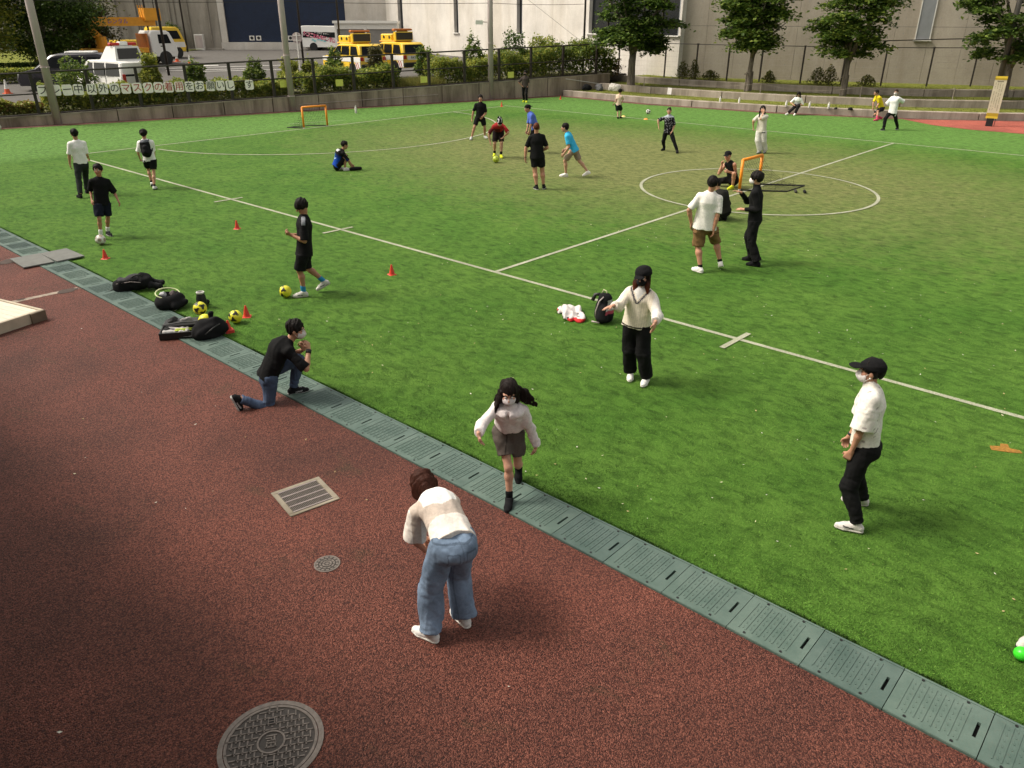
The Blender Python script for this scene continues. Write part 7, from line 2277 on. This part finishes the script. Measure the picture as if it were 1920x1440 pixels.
# open case with kit
o = empty('open_case', (4.76, 11.02, .016), -.62, 'open black case full of shoes and kit on the drain covers', 'case')
for sx, nm in ((0, 'case_tray'),):
    mb = MB()
    mb.box((0, 0, .012), (.72, .40, .02))
    for (c, d) in (((0, .19, .07), (.72, .02, .12)), ((0, -.19, .07), (.72, .02, .12)), ((.35, 0, .07), (.02, .36, .12)), ((-.35, 0, .07), (.02, .36, .12))):
        mb.box(c, d)
    mb.build(nm, M_DARK, o)
o.scale = (.84, .84, .84)
lid = MB(); lid.bbox((-.03, .36, .10), (.68, .34, .10), .03)
lid.build('case_lid', M_DARK, o)
MB().tube([(-.36, .22, .14), (0, .24, .17), (.34, .24, .16)], .012, 6).build('lid_edge', mat('grey_piping', (.10, .10, .10), .6), o)
for i, (x, y, a, c) in enumerate(((-.2, -.06, .2, (.45, .43, .42)), (-.02, .07, .5, (.40, .36, .35)), (.16, -.05, -.2, BK), (-.16, .12, 0, (.35, .33, .33)))):
    T = sfield((x - .2, y - .14, 0), (x + .2, y + .14, .22))
    dx, dy = math.cos(a), math.sin(a)
    T.cone((x - .08 * dx, y - .08 * dy, .09), (x + .09 * dx, y + .09 * dy, .075), .05, .04, .03); T.ripple(.010, 50, i)
    soft('kit_item', T, M_BAG, o, c)
for i, (x, y, a, c) in enumerate(((.26, .1, 1.2, (.05, .05, .055)), (.05, -.12, .1, (.5, .48, .46)), (-.27, .02, 1.4, (.03, .03, .03)), (.02, .33, .3, (.30, .29, .29)), (-.22, .36, .9, (.06, .06, .06)))):
    T = sfield((x - .16, y - .16, .04), (x + .16, y + .16, .24), .008)
    dx, dy = math.cos(a), math.sin(a); z = .10 if y < .25 else .16
    T.cone((x - .06 * dx, y - .06 * dy, z), (x + .06 * dx, y + .06 * dy, z + .01), .035, .045, .02); T.ripple(.012, 60, i + 9)
    soft('kit_item', T, M_BAG, o, c)
for yy in (-.10, -.03):
    MB().tube([(-.1, yy, .135), (.05, yy - .03, .14), (.18, yy + .02, .125)], .012, 6).build('lime_trim', mat('lime_trim', (.55, .68, .06), .5, .1, 20), o, True)
MB().tube([(.05, -.22, .05), (.3, -.24, .06), (.42, -.3, .01)], .008, 6).build('strap', M_DARK, o, True)
# black bag slumped next to it
o = empty('slumped_bag', (4.99, 10.62, .016), .2, 'slumped black bag between the open case and the red cones', 'bag')
T = sfield((-.36, -.36, 0), (.42, .36, .42))
T.cone((-.10, .06, .10), (.15, -.02, .12), .13, .14, .05).cone((0, .1, .2), (.12, 0, .24), .09, .07, .05).cone((.16, .1, .2), (.17, .12, .30), .055, .05, .03); T.ripple(.014, 20, 8)
soft('bag_body', T, M_BAG, o, BK)
MB().tube([(-.15, -.1, .12), (-.05, -.16, .2), (.1, -.14, .22)], .010, 6).build('strap', M_DARK, o, True)
# white tag by the drain
o = MB().bbox((0, 0, .012), (.05, .09, .022), .006, .4).build('paper_tag', M_WHITE); o.location = (5.22, 12.25, 0); tag(o, 'tiny white tag lying beside the drain near the open bag', 'tag')
# rucksack and towel behind the girl in the knit vest
o = empty('upright_rucksack', (9.60, 6.66, 0), 1.9, 'upright black rucksack with grey zips beside a white towel', 'bag')
T = sfield((-.3, -.3, 0), (.3, .3, .56))
T.cone((0, 0, .13), (0, 0, .34), .165, .125, .05, n=(0, 1, 0), flat=.8).cone((0, .11, .10), (0, .11, .2), .10, .09, .04); T.ripple(.008, 24, 5)
T.cut((0, 0, .004), (0, 0, -1))
def rk2(V, c):
    c[(V[:, 0] < -.07) & (V[:, 1] > -.02) & (V[:, 2] > .22) & (V[:, 2] < .38)] = (.40, .37, .36)
    c[(V[:, 0] < -.07) & (V[:, 1] > -.02) & (V[:, 2] > .16) & (V[:, 2] < .22)] = (.40, .07, .10)
    return c
soft('bag_body', T, M_BAG, o, BK, rk2)
MB().tube([(.10, .13, .06), (.10, .155, .2), (.06, .12, .36), (.0, .09, .43)], .010, 6).build('zip', M_GREYM, o, True)
MB().tube([(.12, -.1, .40), (.2, -.12, .38), (.22, -.05, .30)], .03, 8).build('shoulder_strap', M_DARK, o, True)
MB().tube([(-.02, 0, .44), (-.02, 0, .50), (.03, 0, .52), (.05, 0, .46)], .012, 6).build('grab_loop', mat('pale_loop', (.5, .5, .3), .6), o, True)
MB().tube([(.02, .2, .03), (.14, .22, .05)], .014, 6).build('bottom_trim', M_GREYM, o, True)
o = empty('towel', (9.45, 7.16, 0), .9, 'crumpled white towel with red edge lying by the rucksack', 'towel')
T = sfield((-.4, -.3, 0), (.4, .3, .3)); T.cone((-.26, 0, .02), (.26, .03, .03), .06, .08, .06, n=(0, 0, 1), flat=.8).cone((-.05, .08, .06), (.14, .1, .07), .07, .07, .05).cone((-.2, .12, .02), (.25, .14, .02), .05, .05, .05).cone((-.25, -.1, .03), (.2, -.12, .03), .04, .045, .04); T.ripple(.022, 26, 5); T.cut((0, 0, .003), (0, 0, -1))
def tw(V, c):
    c[(V[:, 2] < .055) & ((np.abs(V[:, 0]) > .20))] = (.55, .04, .04)
    n = np.sin(V[:, 0] * 40) * np.sin(V[:, 1] * 38)
    c[(V[:, 2] < .06) & (n > .3) & (np.abs(V[:, 0]) < .2)] = (.03, .03, .03)
    return c
soft('cloth', T, M_BAG, o, (.60, .55, .53), tw)
# school backpack on the walking boy
i3 = PEOPLE['p3']; bp = i3['chest'] - i3['fw'] * .19
o = empty('school_backpack', POSES['p3']['loc'] + (0,), POSES['p3']['yaw'], 'black school backpack worn by the boy walking away', 'bag')
T = sfield(bp - .32, bp + .32, .010)
u3 = i3['u']; T.cone(bp - u3 * .16, bp + u3 * .06, .135, .125, .05, n=i3['fw'], flat=.72).cone(bp - u3 * .14 - i3['fw'] * .08, bp - u3 * .03 - i3['fw'] * .08, .09, .08, .04); T.ripple(.006, 30, 2)
def bpc(V, c):
    z = (V - bp) @ u3
    c[z > .11] = (.12, .125, .14)
    return c
soft('bag_body', T, M_BAG, o, BK, bpc)
for sg in (-1, 1):
    a = i3['neck'] + i3['cl'] * sg * .10 - u3 * .02
    MB().tube([tuple(bp + u3 * .12 + i3['cl'] * sg * .08), tuple(a + u3 * .015), tuple(a + i3['fw'] * .10 - u3 * .08), tuple(i3['chest'] + i3['cl'] * sg * .14 + i3['fw'] * .10), tuple(bp - u3 * .15 + i3['cl'] * sg * .14 + i3['fw'] * .06)], .018, 8).build('shoulder_strap', M_DARK, o, True)
# wristband, watch and phone: things that are worn or held
i6 = PEOPLE['p6']; w = i6['wri']['r']; e = i6['elb']['r']; d = _n(w - e)
mb = MB(); mb.tube([tuple(w - d * .05), tuple(w - d * .0)], .036, 14); mb.build('wristband', M_DARK, i6['root'], True)
i10 = PEOPLE['p10']; w = i10['wri']['r']; e = i10['elb']['r']; d = _n(w - e)
MB().tube([tuple(w - d * .035), tuple(w - d * .015)], .030, 14).build('watch', M_DARK, i10['root'], True)
i20 = PEOPLE['p20']; w = i20['wri']['l']; e = i20['elb']['l']; d = _n(w - e)
MB().tube([tuple(w - d * .03), tuple(w - d * .01)], .034, 12).build('watch', M_DARK, i20['root'], True)
# knee length collar for the girl in the blouse: wide flat collar
i7 = PEOPLE['p7']; n7, u7, c7, f7 = i7['neck'], i7['u'], i7['cl'], i7['fw']
T = Field(n7 - .24, n7 + .2, .0065)
T.ell(n7 - u7 * .055 + f7 * .02, np.stack([c7, f7, u7]), (.150, .118, .075), .01)
T.ell(n7 - u7 * .085 + f7 * .012, np.stack([c7, f7, u7]), (.140, .104, .075), .004, 's')
T.cut(n7 - u7 * .105, -u7); T.cut(n7 - u7 * .0 , u7)
T.cone(n7 - u7 * .16 + f7 * .17, n7 + u7 * .02 + f7 * .10, .030, .012, .01, 's')
T.ripple(.003, 60, 2)
soft('collar', T, M_CLOTH, i7['root'], (.76, .69, .68))
# earring and hair details on the woman in the patterned shirt
MB().ball(tuple(i10['hp'](-.084, -.005, -.036)), .009, 8, 6).build('earring', M_WHITE, i10['root'], True)
# black pad under the crouching player's hands
o = empty('kit_pad', (15.22, 20.36, 0), -.4, 'flat black pad on the turf under the crouching player\'s hands', 'pad')
T = sfield((-.3, -.2, 0), (.3, .2, .16), .011); T.cone((-.14, 0, .05), (.16, .02, .055), .06, .05, .03, n=(0, 1, 0), flat=1.0); T.ripple(.006, 30, 1); T.cut((0, 0, .004), (0, 0, -1))
soft('pad', T, M_BAG, o, BK)
# pair of flip flops near the centre circle
o = empty('shoe_pair', (21.4, 8.52, 0), .5, 'pair of dark shoes lying near the near goal', 'shoes')
for sx in (-1, 1):
    T = sfield((-.2, sx * .12 - .1, 0), (.2, sx * .12 + .1, .12), .01); T.cone((-.09, sx * .12, .035), (.08, sx * .12, .03), .038, .042, .02); T.cut((0, 0, .003), (0, 0, -1))
    soft('shoe', T, M_BAG, o, BK if sx < 0 else (.05, .05, .04))
# bags in the corner of the steps
for i, (x, y, r, c, lb) in enumerate(((41.1, 30.8, .28, (.02, .02, .022), 'black bag lying at the corner of the low wall'), (41.5, 30.1, .32, (.12, .12, .125), 'grey bag in the corner between black and white bags'), (41.9, 29.2, .36, (.58, .55, .50), 'white bag in the corner of the steps'))):
    o = empty('kit_bag', (x, y, .26), i * .7, lb, 'bag')
    T = sfield((-.6, -.5, 0), (.6, .5, .6), .014); T.cone((-.2, 0, r * .45), (.22, .03, r * .5), r * .62, r * .7, .06).cone((0, .1, r * .8), (.12, .06, r * .9), r * .4, r * .3, .05); T.ripple(.03, 18, i); T.cut((0, 0, .002), (0, 0, -1))
    soft('bag_body', T, M_BAG, o, c)
    MB().tube([(-.15, -.1, r * .9), (0, -.15, r * 1.15), (.15, -.1, r)], .015, 6).build('handle', M_DARK, o, True)
o = MB().box((0, 0, 0), (.30, .012, .36)).build('paper_notice', mat('white_paper', (.68, .64, .62), .7, .06, 12)); o.location = (41.66, 25.2, .50); o.rotation_euler = (.12, 0, 1.45); tag(o, 'white paper sheet fixed to the second kerb', 'paper')
o = empty('black_cap', (40.75, 14.4, .29), 0, 'black cap lying on the first step left of the boy in yellow', 'cap')
T = sfield((-.2, -.2, 0), (.25, .2, .2), .01); T.ell((0, 0, .03), I3, (.13, .11, .1), .01).ell((.15, 0, .02), I3, (.1, .08, .02), .01); T.cut((0, 0, .003), (0, 0, -1)); soft('cap', T, M_BAG, o, BK)
o = empty('wire_basket', (40.5, 15.0, .29), 0, 'small dark bundle on the first step right of the seated woman', 'bag')
T = sfield((-.2, -.2, 0), (.2, .2, .2), .012); T.cone((-.08, 0, .05), (.08, .02, .05), .05, .06, .03); T.ripple(.02, 30, 1); T.cut((0, 0, .003), (0, 0, -1)); soft('bundle', T, M_BAG, o, (.03, .03, .03))
# ---- leaning notice board
o = empty('notice_board', (41.05, 8.29, .008), math.atan2(8.29, 41.05) - PI / 2, 'tall cream notice board with yellow bands on the red apron', 'sign')
MB().box((-.03, 0, .17), (.28, .16, .34)).build('foot', M_DARK, o)
MB().cyl((.17, .02, 0), .012, .36, 6).build('stay', M_DARK, o)
MB().box((0, 0, 1.20), (.46, .06, 1.72)).build('panel', mat('cream_panel', (.52, .46, .34), .6, .06, 5), o)
M_YB = mat('yellow_band', (.62, .44, .04), .5, .08, 8); M_YB2 = mat('dark_yellow_band', (.38, .26, .02), .5, .08, 8)
for z0, z1, mm in ((.33, .42, M_YB), (.42, .56, M_YB2), (1.93, 2.0, M_YB2), (2.0, 2.08, M_YB)):
    MB().box((0, -.034, (z0 + z1) / 2), (.462, .012, z1 - z0)).build('band', mm, o)
rg = random.Random(4)
for k in range(4):
    x = -.15 + k * .09; z = 1.80
    while z > .65:
        hgt = rg.uniform(.03, .05)
        if rg.random() < .8:
            MB().box((x + rg.uniform(-.004, .004), -.033, z), (.022, .008, hgt * .8)).build('text_mark', mat('faint_print', (.20, .17, .12), .7), o)
        z -= hgt + .012
MB().box((0, -.033, 1.87), (.24, .008, .045)).build('text_mark', mat('faint_print', (.20, .17, .12), .7), o)
# ---- low deck at the left edge
yawd = math.atan2(14.39 - 13.31, 3.34 - 3.63)
o = empty('low_deck', (3.63, 13.31, .012), yawd, 'corner of a low beige wooden deck at the left edge of the paving', 'deck')
M_DECK = mat('bleached_wood', (.66, .58, .47), .75, .12, 3, .2, 40, stretch=(1, 12, 1)); M_DECKE = mat('deck_edge_wood', (.46, .39, .29), .75, .15, 4)
for k in range(18):
    MB().box((1.35, .06 + .115 * k + .055, .143), (2.58, .111, .03)).build('plank', M_DECK, o)
MB().bbox((1.35, .025, .085), (2.7, .05, .17), .006).build('edge_board', M_DECKE, o)
MB().bbox((.03, 1.10, .085), (.06, 2.1, .168), .006).build('edge_board', M_DECKE, o)
MB().box((-.002, .12, .083), (.066, .24, .16)).build('corner_cap', mat('brown_cap', (.14, .105, .07), .7, .15, 8), o)
# ---- rubber mats over the drain
for i, (cx, cy, lb) in enumerate(((4.645, 16.92, 'grey rubber mat over the drain, the one on the paving side'), (5.20, 16.91, 'grey rubber mat over the drain, the one on the turf side'))):
    o = MB().bbox((0, 0, .012), (.545 if i == 0 else .52, .85, .022), .006, .03 * (1 if i else -1)).build('rubber_mat', mat('grey_mat', (.140, .142, .130), .8, .12, 6, .3, 60))
    o.location = (cx, cy, .032 if i == 0 else .030); tag(o, lb, 'mat')
# ---- manhole covers and gully grate
def manhole(x, y, r, rz, label):
    o = empty('manhole_cover', (x, y, .012), rz, label, 'manhole')
    MB().lathe([(r, 0), (r, .008), (r * .90, .008), (r * .90, .0)], 48, cap=False).build('outer_ring', M_STEELG, o)
    MB().lathe([(r * .885, .0), (r * .885, .003), (.001, .003)], 48).build('plate', mat('dark_cast_iron', (.040, .033, .028), .65, .25, 30), o)
    MB().lathe([(r * .885, .003), (r * .885, .009), (r * .83, .009), (r * .83, .003)], 48, cap=False).build('rim', M_STEELG, o)
    MB().lathe([(r * .27, .003), (r * .27, .010), (r * .235, .010), (r * .235, .003)], 32, cap=False).build('emblem_ring', M_STEELG, o)
    mb = MB(); st = r * .074
    n = int(r / st) + 1
    for i in range(-n, n + 1):
        for j in range(-n, n + 1):
            cx, cy = i * st, j * st
            if math.hypot(cx, cy) > r * .77 or math.hypot(cx, cy) < r * .30:
                continue
            ph = (i + 2 * j) % 4
            if ph == 0:
                mb.box((cx + st * .5, cy, .006), (st * 2.3, st * .34, .006))
            elif ph == 2:
                mb.box((cx, cy + st * .5, .006), (st * .34, st * 2.3, .006))
            elif ph == 1:
                mb.box((cx, cy, .005), (st * .42, st * .42, .004))
    w = mb.build('weave_ribs', M_STEELG, o); w['kind'] = 'stuff'
    em = MB()
    for (a, b, c, d) in ((-.10, .0, .02, .16), (-.05, .07, .10, .02), (-.05, -.07, .10, .02), (-.02, .0, .02, .13), (.03, 0, .02, .13), (.08, .05, .02, .08), (.08, -.05, .08, .02), (.13, 0, .02, .15), (.05, .0, .08, .015), (-.07, .0, .06, .015)):
        em.box((a * r * 1.15, b * r * 1.15, .006), (c * r * 1.3, d * r * 1.3, .006))
    em.build('emblem', M_STEELG, o)
    for sx in (-1, 1):
        h = MB(); h.box((sx * r * .50, sx * r * .02, .0075), (r * .15, r * .13, .008)); h = h.build('key_plate', M_STEELG, o)
        for k in (-1, 1):
            MB().box((sx * r * .50 + k * r * .032, sx * r * .02, .0118), (r * .045, r * .10, .002)).build('key_hole', M_HOLE, h)
    return o
manhole(1.62, 3.62, .345, .95, 'large round cast manhole cover with woven ribs at the bottom edge')
o = empty('valve_cover', (2.985, 4.89, .012), .3, 'small round cast cover with rings of blocks on the red paving', 'manhole')
R_ = .115
MB().lathe([(R_, 0), (R_, .006), (R_ * .88, .006), (R_ * .88, 0)], 32, cap=False).build('outer_ring', M_STEELG, o)
MB().lathe([(R_ * .87, 0), (R_ * .87, .002), (.001, .002)], 32).build('plate', mat('dark_cast_iron', (.040, .033, .028), .65, .25, 30), o)
for rr0, rr1, nseg in ((.69, .84, 14), (.46, .60, 10), (.22, .37, 6)):
    for k in range(nseg):
        a0 = 2 * PI * k / nseg + .07; a1 = 2 * PI * (k + 1) / nseg - .07
        P_ = [(R_ * q * math.cos(a), R_ * q * math.sin(a)) for q, a in ((rr0, a0), (rr1, a0), (rr1, (a0 + a1) / 2), (rr1, a1), (rr0, a1), (rr0, (a0 + a1) / 2))]
        mb = MB(); mb.prism(P_, .002, .007); mb.build('block', M_STEELG, o)
MB().cyl((0, 0, .002), R_ * .14, .005, 10).build('hub', M_STEELG, o)
# gully: pale frame with a steel grating
o = empty('gully_grate', (3.475, 5.94, .012), math.radians(-11), 'square gully with a pale concrete frame and steel grating', 'grate')
M_FR = concrete('frame_concrete', (.27, .235, .18), .3, 3.0)
for (c, d) in (((0, .235, .004), (.52, .04, .012)), ((0, -.235, .004), (.52, .04, .012)), ((.235, 0, .004), (.05, .42, .012)), ((-.235, 0, .004), (.05, .42, .012))):
    MB().box(c, d).build('frame', M_FR, o)
MB().box((0, 0, -.004), (.42, .42, .012)).build('sump', M_HOLE, o)
for k in range(27):
    MB().box((-.20 + k * .0154, 0, .006), (.0055, .41, .008)).build('grate_bar', M_STEELG, o)
for k in range(5):
    MB().box((0, -.20 + k * .10, .0105), (.415, .009, .006)).build('cross_bar', M_GREYM, o)
# ---- petals and scraps on the turf and paving
rng = np.random.default_rng(77)
N = 420
px = np.concatenate([rng.uniform(5.3, 16, 300), rng.uniform(10, 26, 90), rng.uniform(.5, 4.4, 30)]); py = np.concatenate([rng.uniform(-1, 11, 300), rng.uniform(2, 22, 90), rng.uniform(.5, 14, 30)])
L = rng.uniform(.006, .020, N); W_ = L * rng.uniform(.35, .6, N); a = rng.uniform(0, 2 * PI, N)
dx = np.stack([np.cos(a) * L, np.sin(a) * L, np.zeros(N)], 1); dy = np.stack([-np.sin(a) * W_, np.cos(a) * W_, np.zeros(N)], 1)
C = np.stack([px, py, np.where(px < 4.6, .020, .012)], 1); lift = np.array([0, 0, .010]) * rng.uniform(.3, 1, (N, 1))
V = np.stack([C - dx, C - dy * .9 + lift * .3, C + dx + lift, C + dy], 1).reshape(-1, 3)
F = np.arange(4 * N).reshape(-1, 4)
cols = np.array([(.62, .58, .40), (.68, .66, .55), (.50, .40, .20), (.60, .60, .52)])[rng.integers(0, 4, N)]
me = fastmesh('fallen_petals', V, F, np.repeat(cols, 4, 0), False); me.materials.append(M_CLOTH)
tag(link(bpy.data.objects.new('fallen_petals', me)), 'small pale petals scattered on turf and paving', 'petals', kind='stuff')
